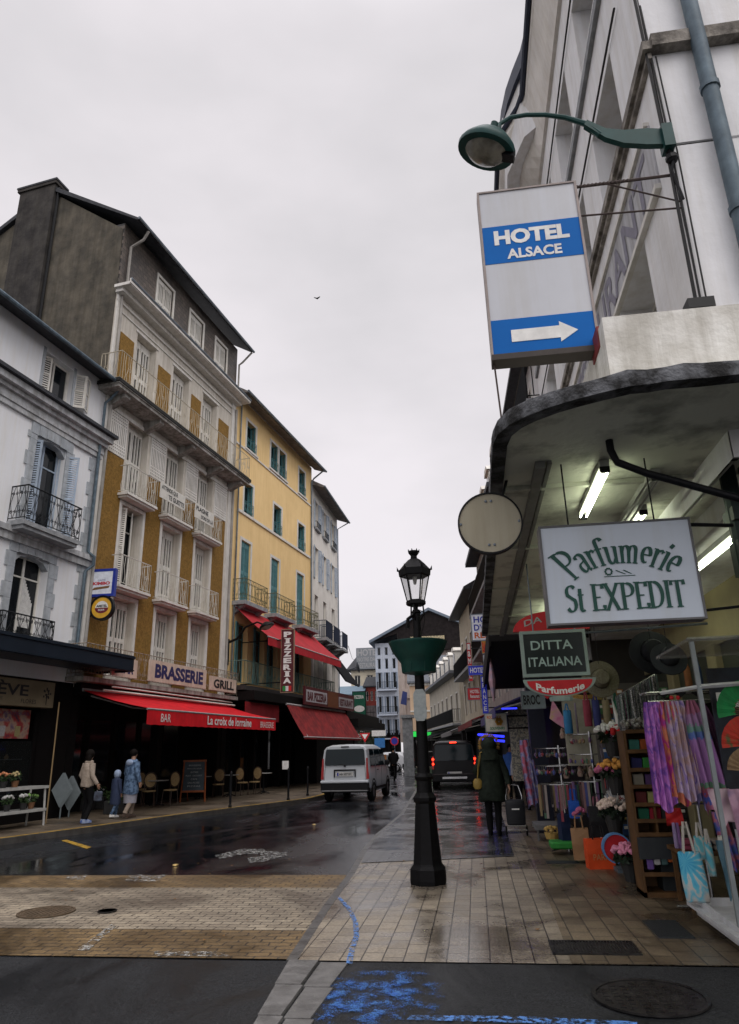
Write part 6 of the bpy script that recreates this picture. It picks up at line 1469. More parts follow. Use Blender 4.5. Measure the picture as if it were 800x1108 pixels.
# wall lamp glow
p=AY(198,803,26.5); t=thing('wall_lamp','small glowing orange wall lamp inside the dark brasserie','lamp',p); s=MB(); s.ball((0,0,0),.07,10); part('bulb',s,mat('amber_bulb',(1.,.38,.08),.4,emit=9.),t); s=MB(); s.tube([(0,0,-.05),(0,.2,-.1)],.015,5); s.lathe([(.09,-.02),(.05,.1)],(0,.02,0),10,False); part('holder',s,dark_iron,t)
p=AY(309,828,27); s=MB(); s.box(p.x-.12,p.x+.12,p.y,p.y+.02,p.z-.15,p.z+.15); solo('menu_card',s,white_letter,'white menu card standing between the thin black posts','menu')
# planters around the cafe entrance behind the woman
for i,(px,py) in enumerate([(88,880),(104,878),(127,872),(120,884)]):
    g=AZ(px,py,.12); g.y+=.9; g.x-=.4; t=thing('planter',['dark planter with white flowers just left of the woman in the beige jacket','dark planter with white flowers behind the legs of the woman in the beige jacket','dark planter with pale flowers behind the child','low planter between the woman and the child'][i],'planter',g)
    s=MB(); s.bbox(-.22,.22,-.18,.18,0,.35,.02); part('box',s,pot_dark,t); s=MB(); leaves(s,(0,0,.45),.25,160,.06); part('foliage',s,green_leaf,t); s=MB(); bouquet(s,(0,0,.45),.2,8,.03); part('flowers',s,MATS['petal_white'],t)
# ================================================================ DISPLAY OF THE GIFT SHOP
chrome=mat('chrome_tube',(.45,.45,.45),.25,.9)
# white stand with fans at the right edge
t=thing('display_stand','white rolling display stand with tall posts and clear roof at the right edge','display stand',(2.5,7.1,.014))
wht=mat('white_powder_coat',(.55,.56,.58),.45,scale=6,streak=.1)
X0,X1,Y0,Y1=-.55,.9,-.72,.7
s=MB(); s.box(X0,X1,Y0,Y1,.1,.13); s.box(X0,X0+.03,Y0,Y1,.06,.2); s.box(X0,X1,Y0,Y0+.03,.06,.2); s.box(X0,X1,Y1-.03,Y1,.06,.2); s.box(X0-.06,X0,Y0-.06,Y1+.05,.13,.16); part('tray',s,wht,t)
for x,y in ((X0+.1,Y0+.1),(X0+.1,Y1-.1),(X1-.1,Y0+.1),(X1-.1,Y1-.1)):
    s=MB(); s.lathe([(.03,0),(.04,.02),(.04,.06),(.02,.07)],(x,y,0),10); part('wheel',s,dark_iron,t)
zt=2.44
for x,y in ((X0+.02,-.48),(X1-.03,.62)):
    s=MB(); s.box(x-.018,x+.018,y-.018,y+.018,.12,zt); part('post',s,mat('grey_metal_post',(.27,.3,.31),.4,.4,scale=5),t)
s=MB(); s.box(-.1,X1,.6,.63,.13,.8); s.tube([(X0+.02,-.48,2.05),(X1,-.3,2.12)],.022,6); s.tube([(X0-.25,-.25,2.02),(X0+.02,-.48,2.05)],.018,6); part('rail',s,wht,t)
s=MB(); s.add([(X0-.02,-.5,zt),(X1,-.5,zt),(X1,.65,zt+.0),(X0-.02,.65,zt-.02),(X0-.02,-.5,zt+.03),(X1,-.5,zt+.03),(X1,.65,zt+.03),(X0-.02,.65,zt+.01)],[(0,3,2,1),(4,5,6,7),(0,1,5,4),(1,2,6,5),(2,3,7,6),(3,0,4,7)]); s.tube([(X0-.02,-.5,zt+.02),(X1,-.5,zt+.02)],.02,5)
part('roof_sheet',s,mat('cloudy_plastic_roof',(.30,.30,.30),.35,alpha=.4,scale=2),t)
s=MB(); s.box(-.12,X1,.56,.6,.8,2.3); part('back_panel',s,mat('dark_blue_board',(.035,.045,.06),.6,col2=(.02,.02,.025),scale=4),t)
# tray contents
s=MB(); s.box(-.15,.6,-.4,.2,.13,.3); solo_c=part('clear_box',s,mat('cloudy_plastic',(.3,.33,.35),.2,alpha=.5),t)
# hand fans hanging
def hand_fan(c,r,col,name,label,rot=0.,open_=150,wood=(.25,.15,.07)):
    t=thing('hand_fan',label,'fan',c,0,'folding fans hung on the white stand'); a0=90-open_/2+rot; s=MB(); n=18
    for k in range(n):
        a=math.radians(a0+open_*k/n); b=math.radians(a0+open_*(k+1)/n); y=.008*(k%2)
        s.add([(r*.45*math.cos(a),y,r*.45*math.sin(a)),(r*math.cos(a),y,r*math.sin(a)),(r*math.cos(b),.008-y,r*math.sin(b)),(r*.45*math.cos(b),.008-y,r*.45*math.sin(b))],[(0,1,2,3)])
    part('cloth',s,colour_noise('fan_'+name,col,14),t)
    s=MB()
    for k in range(n+1):
        a=math.radians(a0+open_*k/n); s.tube([(0,.004,0),(r*.5*math.cos(a),.004,r*.5*math.sin(a))],.003,4)
    part('ribs',s,mat('fan_wood',wood,.6),t)
def FANP(px,py,Y): return AY(px,py,Y)
hand_fan(FANP(812,770,6.7),.27,[(.01,.2,.05),(.01,.28,.07)],'green','green folding fan highest on the white stand',20,160)
hand_fan(FANP(815,806,6.7),.25,[(.5,.03,.02),(.55,.04,.02),(.1,.12,.04)],'red','red folding fan with dark flowers below the green one',20,150)
hand_fan(FANP(815,835,6.62),.2,[(.3,.2,.1),(.2,.12,.06)],'tan','tan slatted folding fan below the red one',25,120)
# small shop card "O"
p=AY(791,757,7.4); s=MB(); s.box(p.x-.12,p.x+.25,7.4,7.42,p.z-.07,p.z+.07); t=solo('card',s,white_letter,'white card with black letters under the green fan','card')
s=MB(); put_text(s,'OUI',-.16,.16,.03,.11,-.012,.02); part('lettering',s,black_letter,t)
# silk pink scarf at the base of stand
scarf_cols=[('purple',[(.28,.07,.40),(.55,.2,.6),(.22,.09,.45),(.6,.28,.5)]),('pale',[(.75,.55,.65),(.65,.45,.58),(.8,.62,.68)]),('orange',[(.5,.08,.05),(.6,.2,.1),(.5,.03,.25),(.25,.05,.35)]),('violet',[(.22,.14,.45),(.5,.38,.55),(.5,.32,.3),(.14,.12,.42)]),('blue',[(.1,.1,.4),(.3,.25,.5),(.15,.3,.5)]),('plum',[(.10,.04,.10),(.18,.07,.16),(.06,.03,.06)])]
def scarf(name,label,x0,x1,zt_,zb,Y,m,pinch=.55,fold=6,skew=0.,amp=.03,cat='scarf',dy=0.,bottom=None,group='scarves on the chrome rail'):
    if 'chrome rail' in label: x0,x1=wide(x0,x1,1.7); fold+=2; amp*=1.15
    s=MB(); nx=28; nz=14; vs=[]
    for j in range(nz+1):
        v=j/nz; z=zt_+(zb-zt_)*v; wf=pinch+(1-pinch)*min(1,v*3.)**.7
        for i in range(nx+1):
            u=i/nx; x=(x0+x1)/2+(u-.5)*(x1-x0)*wf+skew*v; a=amp*(.4+.6*v)
            y=Y+dy*v+a*math.sin(u*fold*2*PI+1.3*math.sin(v*2+fold))+.01*math.sin(v*9+u*5)
            zz=z-(0 if j<nz else .05*math.sin(u*7+fold)+ (bottom or 0)*abs(u-.5)*2); vs.append((x,y,zz))
    fs=[(j*(nx+1)+i,j*(nx+1)+i+1,(j+1)*(nx+1)+i+1,(j+1)*(nx+1)+i) for j in range(nz) for i in range(nx)]
    s.add(vs,fs); return solo(name,s,m,label,cat,group,smooth=True,autos=180)
RY=8.0
RK=thing('clothes_rack','chrome clothes rack with triangular braces holding purple scarves','rack',(2.2,RY,.014))
s=MB(); zr=2.10
s.tube([(-.36,0,zr),(.62,0,zr)],.012,6); s.tube([(-.36,0,zr-.09),(.62,0,zr-.09)],.010,6); s.tube([(.62,0,0),(.62,0,zr)],.015,6); s.tube([(-.0,.1,0),(-.0,.1,1.4)],.015,6); s.tube([(-.1,.05,1.0),(.35,.05,1.0)],.01,6); s.tube([(-.3,.3,.03),(.7,.3,.03)],.015,6); s.tube([(-.36,.0,zr),(-.36,.3,zr),(.62,.3,zr)],.012,6); s.tube([(.62,-.3,.02),(.62,.5,.02)],.015,6)
part('frame',s,chrome,RK)
for k in range(5):
    s=MB(); x=-.25+k*.17; s.prism([(x,-.01,zr-.01),(x+.12,-.01,zr-.01),(x+.06,-.01,zr-.06)],(0,.02,0)); part('brace',s,dark_iron,RK)
xs0=AY(704,780,RY).x
def sx(px): return AY(px,800,RY).x
def wide(a,b,k=1.4): c=(a+b)/2; return c-(b-a)/2*k,c+(b-a)/2*k
banded=bpy.data.materials.new('striped_scarf'); banded.use_nodes=True
def band_mat():
    t=banded.node_tree; b=t.nodes['Principled BSDF']; l=t.links.new; b.inputs['Roughness'].default_value=.8
    tcn=N(t,'ShaderNodeTexCoord'); sp=N(t,'ShaderNodeSeparateXYZ'); l(tcn.outputs['Object'],sp.inputs[0])
    nz=N(t,'ShaderNodeTexNoise'); nz.inputs['Scale'].default_value=30; l(tcn.outputs['Object'],nz.inputs[0])
    ad=N(t,'ShaderNodeMath',operation='MULTIPLY_ADD'); ad.inputs[1].default_value=.12; l(nz.outputs[0],ad.inputs[0]); l(sp.outputs[2],ad.inputs[2])
    mr=N(t,'ShaderNodeMapRange'); mr.inputs['From Max'].default_value=1.15; l(ad.outputs[0],mr.inputs[0])
    r=N(t,'ShaderNodeValToRGB'); r.color_ramp.interpolation='CONSTANT'; e=r.color_ramp.elements
    cs=[(0,(.36,.1,.2)),(.10,(.42,.15,.25)),(.18,(.08,.12,.45)),(.25,(.40,.09,.16)),(.31,(.12,.25,.16)),(.35,(.36,.17,.42)),(.72,(.10,.17,.45)),(.78,(.16,.3,.25)),(.83,(.36,.2,.38)),(.93,(.36,.12,.2))]
    e[0].color=(*cs[0][1],1); e[1].position=cs[1][0]; e[1].color=(*cs[1][1],1)
    for p_,c in cs[2:]: q=e.new(p_); q.color=(*c,1)
    l(mr.outputs[0],r.inputs[0]); l(r.outputs[0],b.inputs['Base Color'])
band_mat()
SM={n:colour_noise('scarf_'+n,c,9,.8,(1,1,.6),1.2) for n,c in scarf_cols}
scarf('scarf','purple patterned scarf at the left end of the chrome rail',sx(703),sx(718),2.02,.98,RY-.02,SM['purple'],.7,2,0,.03)
scarf('scarf','plain pale pink scarf second on the chrome rail',sx(713),sx(728),2.0,1.13,RY+.03,SM['pale'],.5,2,.06,.03)
scarf('scarf','orange and magenta scarf third on the chrome rail',sx(719),sx(734),2.02,1.04,RY-.04,SM['orange'],.6,2,.03,.03)
scarf('scarf','violet and beige flowered scarf in the middle of the chrome rail',sx(726),sx(741),2.02,1.08,RY-.06,SM['violet'],.8,2,.02,.03)
scarf('scarf','blue and lilac thin scarf behind the striped one',sx(737),sx(747),2.02,1.0,RY-.02,SM['blue'],.8,2,.06,.02)
scarf('scarf','wide striped lilac, blue and red scarf with red lower end',sx(738),sx(764),2.02,.92,RY-.1,banded,.35,3,.10,.035)
scarf('scarf','dark plum scarf at the right of the striped scarf',sx(748),sx(778),2.0,1.0,RY+.05,SM['plum'],.5,4,.16,.035)
scarf('scarf','crumpled red and blue scarf end hanging beside the tote bags',sx(752),sx(768),.95,.46,RY-.12,colour_noise('scarf_redblue',[(.4,.08,.1),(.45,.15,.2),(.06,.1,.4),(.08,.2,.12)],12),.9,3,.05,.03)
scarf('scarf','bright red pointed scarf hanging under the purple one',sx(709),sx(727),.98,.8,RY+.02,mat('plain_red_silk',(.5,.02,.02),.6),.8,1,0,.01,bottom=-.14)
scarf('scarf','pale pink printed cloth hanging behind the grey post',AY(768,870,7.2).x,AY(792,870,7.2).x,1.2,.9,7.2,colour_noise('pink_print',[(.5,.33,.42),(.55,.4,.45),(.4,.2,.3)],6),1,1,.06,.01,group='cloths on the white stand')
scarf('scarf','pink and mauve silky cloth at the far right below the fans',AY(790,870,7.1).x,AY(812,870,7.1).x,1.2,.84,7.1,colour_noise('mauve_print',[(.4,.2,.3),(.5,.3,.4),(.2,.15,.3)],6),1,2,.02,.02,group='cloths on the white stand')
# red clips
for i,px in enumerate((748,755)):
    p=AY(px-21 if i else 727,755,RY-.05); s=MB(); s.ball(p,.022,8); solo('tag',s,redS,['round red price tag on the left of the chrome rail','round red price tag next to the first one on the chrome rail'][i],'tag')
# tote bags
def tote(px0,px1,pyt,pyb,Y,m,label,straps=True,dep=.06,hang=None,sk=0.,group=None,kind='tote_bag',cat='bag',ym=None,stm=None):
    a=AY(px0,pyt,Y); b=AY(px1,pyb,Y); w=(b.x-a.x)/2; h=a.z-b.z; t=thing(kind,label,cat,((a.x+b.x)/2,Y,b.z),0,group)
    s=MB(); rings=[]
    for z,dd_,ww in ((0,dep*.7,.94),(.02,dep,.99),(h*.4,dep*1.05,1.02),(h*.8,dep*.7,.98),(h,dep*.3,.93)):
        rings.append([(sk*z+w*ww*math.cos(k*PI/8)*(1 if abs(math.cos(k*PI/8))<.99 else 1.),dd_*math.sin(k*PI/8)+.006*math.sin(k*3+z*20),z+.008*math.sin(k*2.3)*(z>0)) for k in range(16)])
    s.loft(rings); part('bag_body',s,m,t,smooth=True,autos=60)
    if straps:
        H=hang if hang else h*.45
        for q in (-1,1):
            s=MB(); s.tube([(sk*h-w*.45,q*dep*.3,h-.01),(sk*h-w*.12,q*.01,h+H),(sk*h+w*.12,q*.01,h+H),(sk*h+w*.45,q*dep*.3,h-.01)],.009,5); part('strap',s,stm or m,t)
    return t
def burst(name,base,c1,c2):
    m=bpy.data.materials.new(name); m.use_nodes=True; t=m.node_tree; b=t.nodes['Principled BSDF']; l=t.links.new; b.inputs['Roughness'].default_value=.85
    tcn=N(t,'ShaderNodeTexCoord'); mp_=N(t,'ShaderNodeMapping'); mp_.inputs['Location'].default_value=(.08,0,-.34); l(tcn.outputs['Object'],mp_.inputs[0])
    sp=N(t,'ShaderNodeSeparateXYZ'); l(mp_.outputs[0],sp.inputs[0])
    at=N(t,'ShaderNodeMath',operation='ARCTAN2'); l(sp.outputs[2],at.inputs[0]); l(sp.outputs[0],at.inputs[1])
    mu=N(t,'ShaderNodeMath',operation='MULTIPLY'); mu.inputs[1].default_value=16; l(at.outputs[0],mu.inputs[0]); si=N(t,'ShaderNodeMath',operation='SINE'); l(mu.outputs[0],si.inputs[0])
    ln=N(t,'ShaderNodeVectorMath',operation='LENGTH'); l(mp_.outputs[0],ln.inputs[0])
    nz=N(t,'ShaderNodeTexNoise'); nz.inputs['Scale'].default_value=9; nz.inputs['Detail'].default_value=5; l(tcn.outputs['Object'],nz.inputs[0])
    a1=N(t,'ShaderNodeMath',operation='MULTIPLY_ADD'); a1.inputs[1].default_value=.07; l(si.outputs[0],a1.inputs[0]); l(ln.outputs['Value'],a1.inputs[2])
    a2=N(t,'ShaderNodeMath',operation='MULTIPLY_ADD'); a2.inputs[1].default_value=.42; l(nz.outputs[0],a2.inputs[0]); l(a1.outputs[0],a2.inputs[2])
    r=N(t,'ShaderNodeValToRGB'); e=r.color_ramp.elements; e[0].position=.22; e[0].color=(*c1,1); e[1].position=.62; e[1].color=(*base,1); q=e.new(.38); q.color=(*c2,1); q=e.new(.44); q.color=(*base,1); q=e.new(.5); q.color=(*c2,1)
    l(a2.outputs[0],r.inputs[0]); l(r.outputs[0],b.inputs['Base Color']); return m
cv=mat('canvas_cream',(.5,.47,.42),.85,scale=30)
tote(735,770,922,976,7.6,burst('tie_dye_blue',(.5,.47,.43),(.04,.3,.5),(.1,.42,.55)),'cream canvas tote bag with a blue sunburst print hanging low in front',True,.07,.26,-.05,stm=cv)
tote(750,768,905,930,7.75,burst('tie_dye_teal',(.5,.48,.45),(.05,.3,.38),(.15,.45,.5)),'small cream and teal printed bag behind the sunburst tote',True,.04,.12,stm=cv)
tote(762,776,912,948,7.68,burst('tie_dye_cream',(.5,.48,.45),(.05,.33,.5),(.15,.45,.5)),'cream bag with teal splashes right of the sunburst tote',True,.05,.12,stm=cv)
tote(776,792,905,935,7.5,cv,'plain cream round shoulder bag half behind the grey post',False,.05)
scarf('scarf','sheer teal cloth hanging below the plain cream bag',AY(778,930,7.4).x,AY(788,930,7.4).x,.75,.3,7.4,mat('teal_sheer',(.06,.13,.17),.6),1,1,.04,.01,group='cloths on the white stand')
for i,px in enumerate((731,735)):
    tote(px-3,px+4,900,918,7.9,mat('lilac_pouch_%d'%i,[(.3,.22,.38),(.2,.1,.25)][i],.8),['small lilac pouch hanging left of the sunburst tote','small dark purple pouch beside the lilac one'][i],True,.02,.08)
# wooden shelf unit with wallets
SY=8.9; a=AY(674,792,SY); b=AY(742,950,SY)
wood=mat('honey_wood',(.14,.07,.025),.55,col2=(.08,.04,.015),scale=6,streak=.2)
W=b.x-a.x; t=thing('shelf_unit','wooden display shelf full of coloured wallets beside the scarves','shelf',(a.x,SY,.014)); H=a.z
s=MB(); s.box(0,.03,0,.4,0,H); s.box(W,W+.03,0,.4,0,H); s.box(0,W,.38,.4,0,H); part('side_panel',s,wood,t)
zs=[.22,.62,.76,.93,1.12,1.3,1.5,1.72]
zs=[z_ for z_ in zs if z_<H]
for z in zs:
    s=MB(); s.box(.03,W,.0,.38,z-.012,z+.006); s.box(.03,W,-.012,0,z-.012,z+.03); part('shelf',s,wood,t)
s=MB(); s.box(.0,W+.03,-.02,.02,.38,.60); part('drawer_front',s,mat('dark_grey_drawer',(.035,.04,.045),.5),t)
s=MB(); s.box(0,W+.03,0,.4,.0,.05); s.box(W*.5,W*.5+.02,0,.38,.63,.93); part('base_board',s,wood,t)
wc=[(.05,.2,.17),(.4,.1,.03),(.3,.28,.2),(.03,.03,.12),(.05,.28,.06),(.16,.08,.05),(.3,.28,.22),(.12,.06,.18),(.42,.12,.03),(.14,.03,.03),(.42,.4,.16),(.4,.03,.06),(.02,.14,.08),(.35,.02,.04),(.05,.05,.05),(.02,.02,.02),(.45,.38,.05),(.4,.35,.06)]
cn=['teal','rust orange','stone grey','navy','bright green','brown','beige','plum','orange','dark red','cream yellow','crimson','dark green','scarlet','charcoal','black','mustard','ochre']
rw=['top','second','third','fourth','fifth','lowest']
k=0
for r,z in enumerate([1.5,1.3,1.12,.93,.76]):
    for c in range(3):
        col=wc[k%18]; x=a.x+.06+c*(W-.06)/3; s=MB(); 
        s.m=Matrix.Translation((x,SY+.12,z+.02))@Matrix.Rotation(.15,4,'X')@Matrix.Rotation(R_.uniform(-.05,.05),4,'Y'); s.bbox(0,(W-.06)/3-.012,-.05,.0,0,.14,.006)
        solo('wallet',s,mat('wallet_'+cn[k%18].replace(' ','_'),col,.5,scale=9),'%s wallet on the %s shelf of the wooden display'%(cn[k%18],rw[r]),'wallet','wallets on the wooden shelves')
        k+=1
for i,(px,py,c,nm) in enumerate([(705,935,(.15,.08,.3),'purple'),(712,930,(.4,.4,.4),'white'),(720,930,(.06,.12,.12),'dark teal'),(727,927,(.5,.12,.03),'orange')]):
    p=AY(px,py,SY-.0); s=MB(); s.bbox(p.x-.04,p.x+.03,p.y,p.y+.05,p.z-.06,p.z+.05,.01); s.tube([(p.x,p.y+.02,p.z+.05),(p.x,p.y+.02,.37)],.004,4); solo('keyring_toy',s,mat('toy_'+nm.replace(' ','_'),c,.6),'small %s trinket hanging under the grey drawer'%nm,'trinket')
# bundle of necklaces / ribbons
def bundle(c,w,h,n,mats_,label,name='necklace_bundle',cat='necklaces',d=.12,tilt=0.):
    t=thing(name,label,cat,(c[0],c[1],c[2]-h))
    for q,m in enumerate(mats_):
        s=MB()
        for k in range(n//len(mats_)):
            x=R_.uniform(-w,w); y=R_.uniform(-d,d); hh=h*R_.uniform(.7,1.)
            zt2=h+tilt*x; s.tube([(x,y,zt2),(x+R_.uniform(-.01,.01),y,zt2-hh*.5),(x+R_.uniform(-.02,.02),y,zt2-hh)],R_.uniform(.004,.010),4,False)
        part('strand',s,m,t)
    s=MB(); s.tube([(-w,0,h-tilt*w),(w,0,h+tilt*w)],.012,5); part('rail',s,chrome,t)
def beads(m): return m
p=AY(688,742,9.4); bundle((p.x,9.4,p.z),.25,.5,150,[mat('silver_beads',(.45,.45,.43),.4,col2=(.1,.1,.1),scale=60,lo=.45,hi=.55),mat('dark_beads',(.03,.03,.035),.4,col2=(.2,.2,.2),scale=60,lo=.4,hi=.6),mat('jade_beads',(.14,.2,.17),.4,scale=50)],'thick hanging bundle of black and silver bead necklaces above the wooden shelf',tilt=.5)
p=AY(690,783,9.2); s=MB()
for k in range(26): 
    s.ball((p.x+R_.uniform(-.2,.2),9.2+R_.uniform(-.05,.05),p.z+R_.uniform(-.03,.04)),R_.uniform(.02,.04),6)
solo('trinkets',s,mat('shell_trinket',(.4,.4,.38),.5,col2=(.12,.1,.08),scale=30),'pale shell trinkets heaped on top of the wooden shelf','trinkets')
# straw / black hats hanging
def hat(px,py,Y,r,m,label,rx=80,cat='hat',rz=0):
    p=AY(px,py,Y); t=thing('sun_hat',label,cat,p,0,'hats hanging under the canopy'); M_=Matrix.Rotation(rz,4,'Y')@Matrix.Rotation(math.radians(rx),4,'X')
    s=MB(); s.m=M_; s.lathe([(r,.0),(r*.98,.015),(r*.55,.03),(r*.5,.02)],(0,0,0),28); part('brim',s,m,t,smooth=True)
    s=MB(); s.m=M_; s.lathe([(r*.5,.02),(r*.47,.12),(r*.36,.17),(.001,.175)],(0,0,0),24); part('crown',s,m,t,smooth=True)
    s=MB(); s.m=M_; s.lathe([(r*.505,.03),(r*.5,.06)],(0,0,0),24,False); part('band',s,black_letter,t)
    s=MB(); s.tube([(0,0,r*.5),(0,0,CZ-p.z)],.004,4); part('string',s,wire,t)
blk=mat('black_felt',(.012,.014,.018),.8,scale=20); crm=mat('cream_straw',(.20,.185,.13),.8,col2=(.13,.12,.08),scale=50,bump=.3)
hat(706,706,8.9,.27,blk,'wide black hat hanging right under the perfume sign',78)
hat(724,713,8.4,.20,mat('dark_grey_felt',(.03,.035,.04),.8),'dark grey hat overlapping the wide black hat',70)
hat(650,735,10.2,.25,crm,'cream hat with dark crossing ribbons hanging beside the black glass sign',85)
# cream hat behind
hat(632,752,11.2,.22,mat('golden_straw',(.38,.22,.05),.6,col2=(.2,.11,.03),scale=40,bump=.4),'golden straw hat hanging just below the red half moon sign',20)
# pink fan-kite, blue bag, gloves hanging
p=AY(598,757,11.5); q=AY(604,800,11.5)
s=MB(); s.prism([(p.x,11.5,p.z),(p.x-.07,11.5,p.z-.28),(p.x+.04,11.5,q.z+.22),(p.x+.22,11.5,q.z+.1),(p.x+.2,11.5,q.z+.2)],(0,.04,0)); solo('folded_umbrella',s,colour_noise('pink_flower_print',[(.5,.1,.25),(.55,.25,.35),(.5,.4,.15)],7),'pink flowered folded umbrella hanging below the red half moon sign','umbrella')
tote(609,621,769,794,11.3,mat('sky_blue_cloth',(.04,.2,.42),.8),'sky blue cloth bag hanging beside the pink umbrella',True,.06,.1)
tote(622,627,768,794,11.4,mat('lilac_grey_cloth',(.35,.3,.38),.8),'narrow lilac cloth hanging beside the sky blue bag',True,.03,.1)
s=MB(); p=AY(600,745,11.6)
for dx in (-.12,.14): s.prism([(p.x+dx,11.6,p.z),(p.x+dx+.07,11.6,p.z-.08),(p.x+dx,11.6,p.z-.16),(p.x+dx-.07,11.6,p.z-.08)],(0,.02,0))
solo('pennant',s,redS,'pair of small red diamond pennants under the red half moon sign','pennant')
# framed cream panels behind flowers
p=AY(640,770,12.2); s=MB(); s.box(p.x-.45,p.x+.35,12.2,12.25,1.3,2.35); solo('screen_panel',s,mat('pale_panel',(.36,.34,.27),.7),'pale upright panel behind the trinket racks','panel')
# trinket racks (chrome carousels with hanging ribbons)
RC=[mat('ribbon_%d'%i,c,.7,scale=8) for i,c in enumerate([(.28,.16,.16),(.10,.2,.13),(.08,.1,.3),(.3,.22,.12),(.2,.12,.25),(.35,.3,.28),(.06,.05,.05),(.3,.06,.08)])]
def trinket_rack(px,py,Y,w,label,levels,ribbons=True,group='trinket racks'):
    p=AZ(px,py,.014) if Y is None else Vector((AY(px,py,Y).x,Y,.014)); t=thing('trinket_rack',label,'rack',p,0,group); s=MB()
    top=max(levels)
    s.tube([(0,0,0),(0,0,top+.05)],.02,6)
    for k in range(4): a=k*PI/2+.5; s.tube([(0,0,.08),(.32*math.cos(a),.32*math.sin(a),.02)],.015,5)
    for z in levels:
        s.lathe([(w,z),(w+.012,z),(w+.012,z+.012),(w,z+.012)],(0,0,0),24,False)
        for k in range(4): a=k*PI/2; s.tube([(0,0,z+.005),(w*math.cos(a),w*math.sin(a),z+.005)],.006,4)
    part('frame',s,chrome,t)
    for li,z in enumerate(levels):
        drop=.55 if (li==0 and ribbons) else .14; ng=2
        for g in range(len(RC)):
            s=MB(); ng=6 if drop<.3 else 4
            for k in range(ng):
                a=R_.uniform(0,2*PI); x,y=w*math.cos(a),w*math.sin(a); d_=drop*R_.uniform(.6,1)
                if drop>.3: s.box(x-.018,x+.018,y-.004,y+.004,z-d_,z)
                else: s.tube([(x,y,z),(x,y,z-.05)],.002,3); s.ball((x,y,z-.05-d_*.4),R_.uniform(.015,.03),6,sz=1.4,jit=.006)
            part('hanging_trinkets',s,RC[g],t)
    return t
trinket_rack(612,880,12.6,.38,'chrome carousel rack with ribbons and keyrings at the pavement edge',[1.0,1.28,1.55])
trinket_rack(648,880,12.2,.34,'chrome carousel rack of dark beads behind the bouquets',[1.05,1.45,1.75])
trinket_rack(596,862,15.5,.3,'darker carousel rack of trinkets deeper in the row',[.9,1.2])
for i,(px,py,Y) in enumerate([(609,795,12.6),(624,796,12.5),(639,772,12.2),(613,838,12.3),(628,836,12.3),(640,836,12.1)]):
    p=AY(px,py,Y); s=MB(); s.lathe([(.04,0),(.05,.05),(.03,.1),(.035,.13),(.001,.17)],(p.x,Y,p.z-.06),10); solo('figurine',s,mat('cream_figurine',(.42,.36,.28),.6,col2=(.25,.12,.1),scale=20),'small cream figurine '+['on the left top of the front carousel rack','on the right top of the front carousel rack','in front of the pale panel','at mid height on the left of the front rack','at mid height in the middle of the front rack','at mid height between the two carousel racks'][i],'figurine','figurines on the trinket racks')
# flower stand : blue grey pole with bouquets in dark vases
FX=AY(672,860,10.6); t=thing('flower_stand','blue grey pole stand carrying three black flower buckets','stand',(FX.x+.12,10.75,.014))
gp=mat('blue_grey_tube',(.13,.17,.2),.45,.3)
s=MB(); s.tube([(0,0,0),(0,0,2.0)],.055,10); s.box(-.3,.3,-.25,.25,0,.04); part('pole',s,gp,t)
BQ=[(662,797,1.0,'white',(.75,.75,.72)),(666,838,1.,'orange',(.75,.36,.08)),(664,880,1.,'cream',(.75,.60,.50)),(682,930,1.,'pink',(.75,.28,.42))]
desc_=['bouquet of white and red flowers highest on the blue grey pole','bouquet of orange flowers with pink at its side','big bouquet of cream and peach flowers at mid height','low bouquet of pink roses above the pavement']
for i,(px,py,sc_,nm,col) in enumerate(BQ):
    Y=10.45 if i<3 else 9.9; p=AY(px,py,Y)
    t=thing('bouquet',desc_[i],'flowers',(p.x,Y,p.z-.12),0,'bouquets of artificial flowers')
    s=MB(); s.lathe([(.08,-.14),(.12,.06),(.125,.1)],(0,0,0),14); part('bucket',s,pot_dark,t)
    s=MB(); leaves(s,(0,0,.13),.2,120,.06,.1); part('foliage',s,mat('dark_leaf',(.015,.03,.015),.6,scale=9),t)
    s=MB(); bouquet(s,(0,0,.16),.21 if i!=1 else .23,46,.036); part('blooms',s,mat('bloom_'+nm,col,.8,col2=tuple(c*.75 for c in col),scale=25),t)
    if i==0: s=MB(); bouquet(s,(.06,-.1,.15),.15,22,.036); part('blooms',s,mat('bloom_red',(.45,.015,.02),.7),t,'dark red blooms'); s=MB(); s.tube([(.12,-.1,.1),(.05,-.1,.62)],[.05,.006],8); part('paper_cone',s,white_letter,t)
    if i==1: s=MB(); bouquet(s,(-.14,-.02,.16),.12,16,.036); part('blooms',s,mat('bloom_rose',(.5,.13,.25),.7),t,'pink blooms')
    if i==2:
        s=MB(); 
        for k in range(60):
            a=Vector((R_.gauss(0,1),R_.gauss(0,1),abs(R_.gauss(0,1)))).normalized(); s.tube([(.04,0,.2),(.04+a.x*.16,a.y*.16,.2+a.z*.24)],.003,3,False)
        part('white_sprays',s,white_letter,t)
# red round bag with blue rim
p=AY(667,914,10.1); t=thing('round_bag','round red bag with a blue rim leaning beside the pink roses','bag',(p.x,10.1,p.z-.24))
s=MB(); disc(s,(0,.2),.16,-.04,.06,28); part('bag_body',s,mat('deep_red_cloth',(.4,.012,.02),.7),t); s=MB(); ring(s,(0,.2),.16,.178,-.05,.07,28); part('rim',s,mat('rim_blue',(.1,.25,.5),.6),t)
# display box on wheels under the flowers
s=MB(); 
a=AZ(702,957,0); s.box(a.x+.0,a.x+.3,9.0,9.6,.05,.4); solo('display_box',s,mat('grey_display_box',(.02,.025,.028),.6,scale=3),'low grey display box under the wooden shelf','display box')
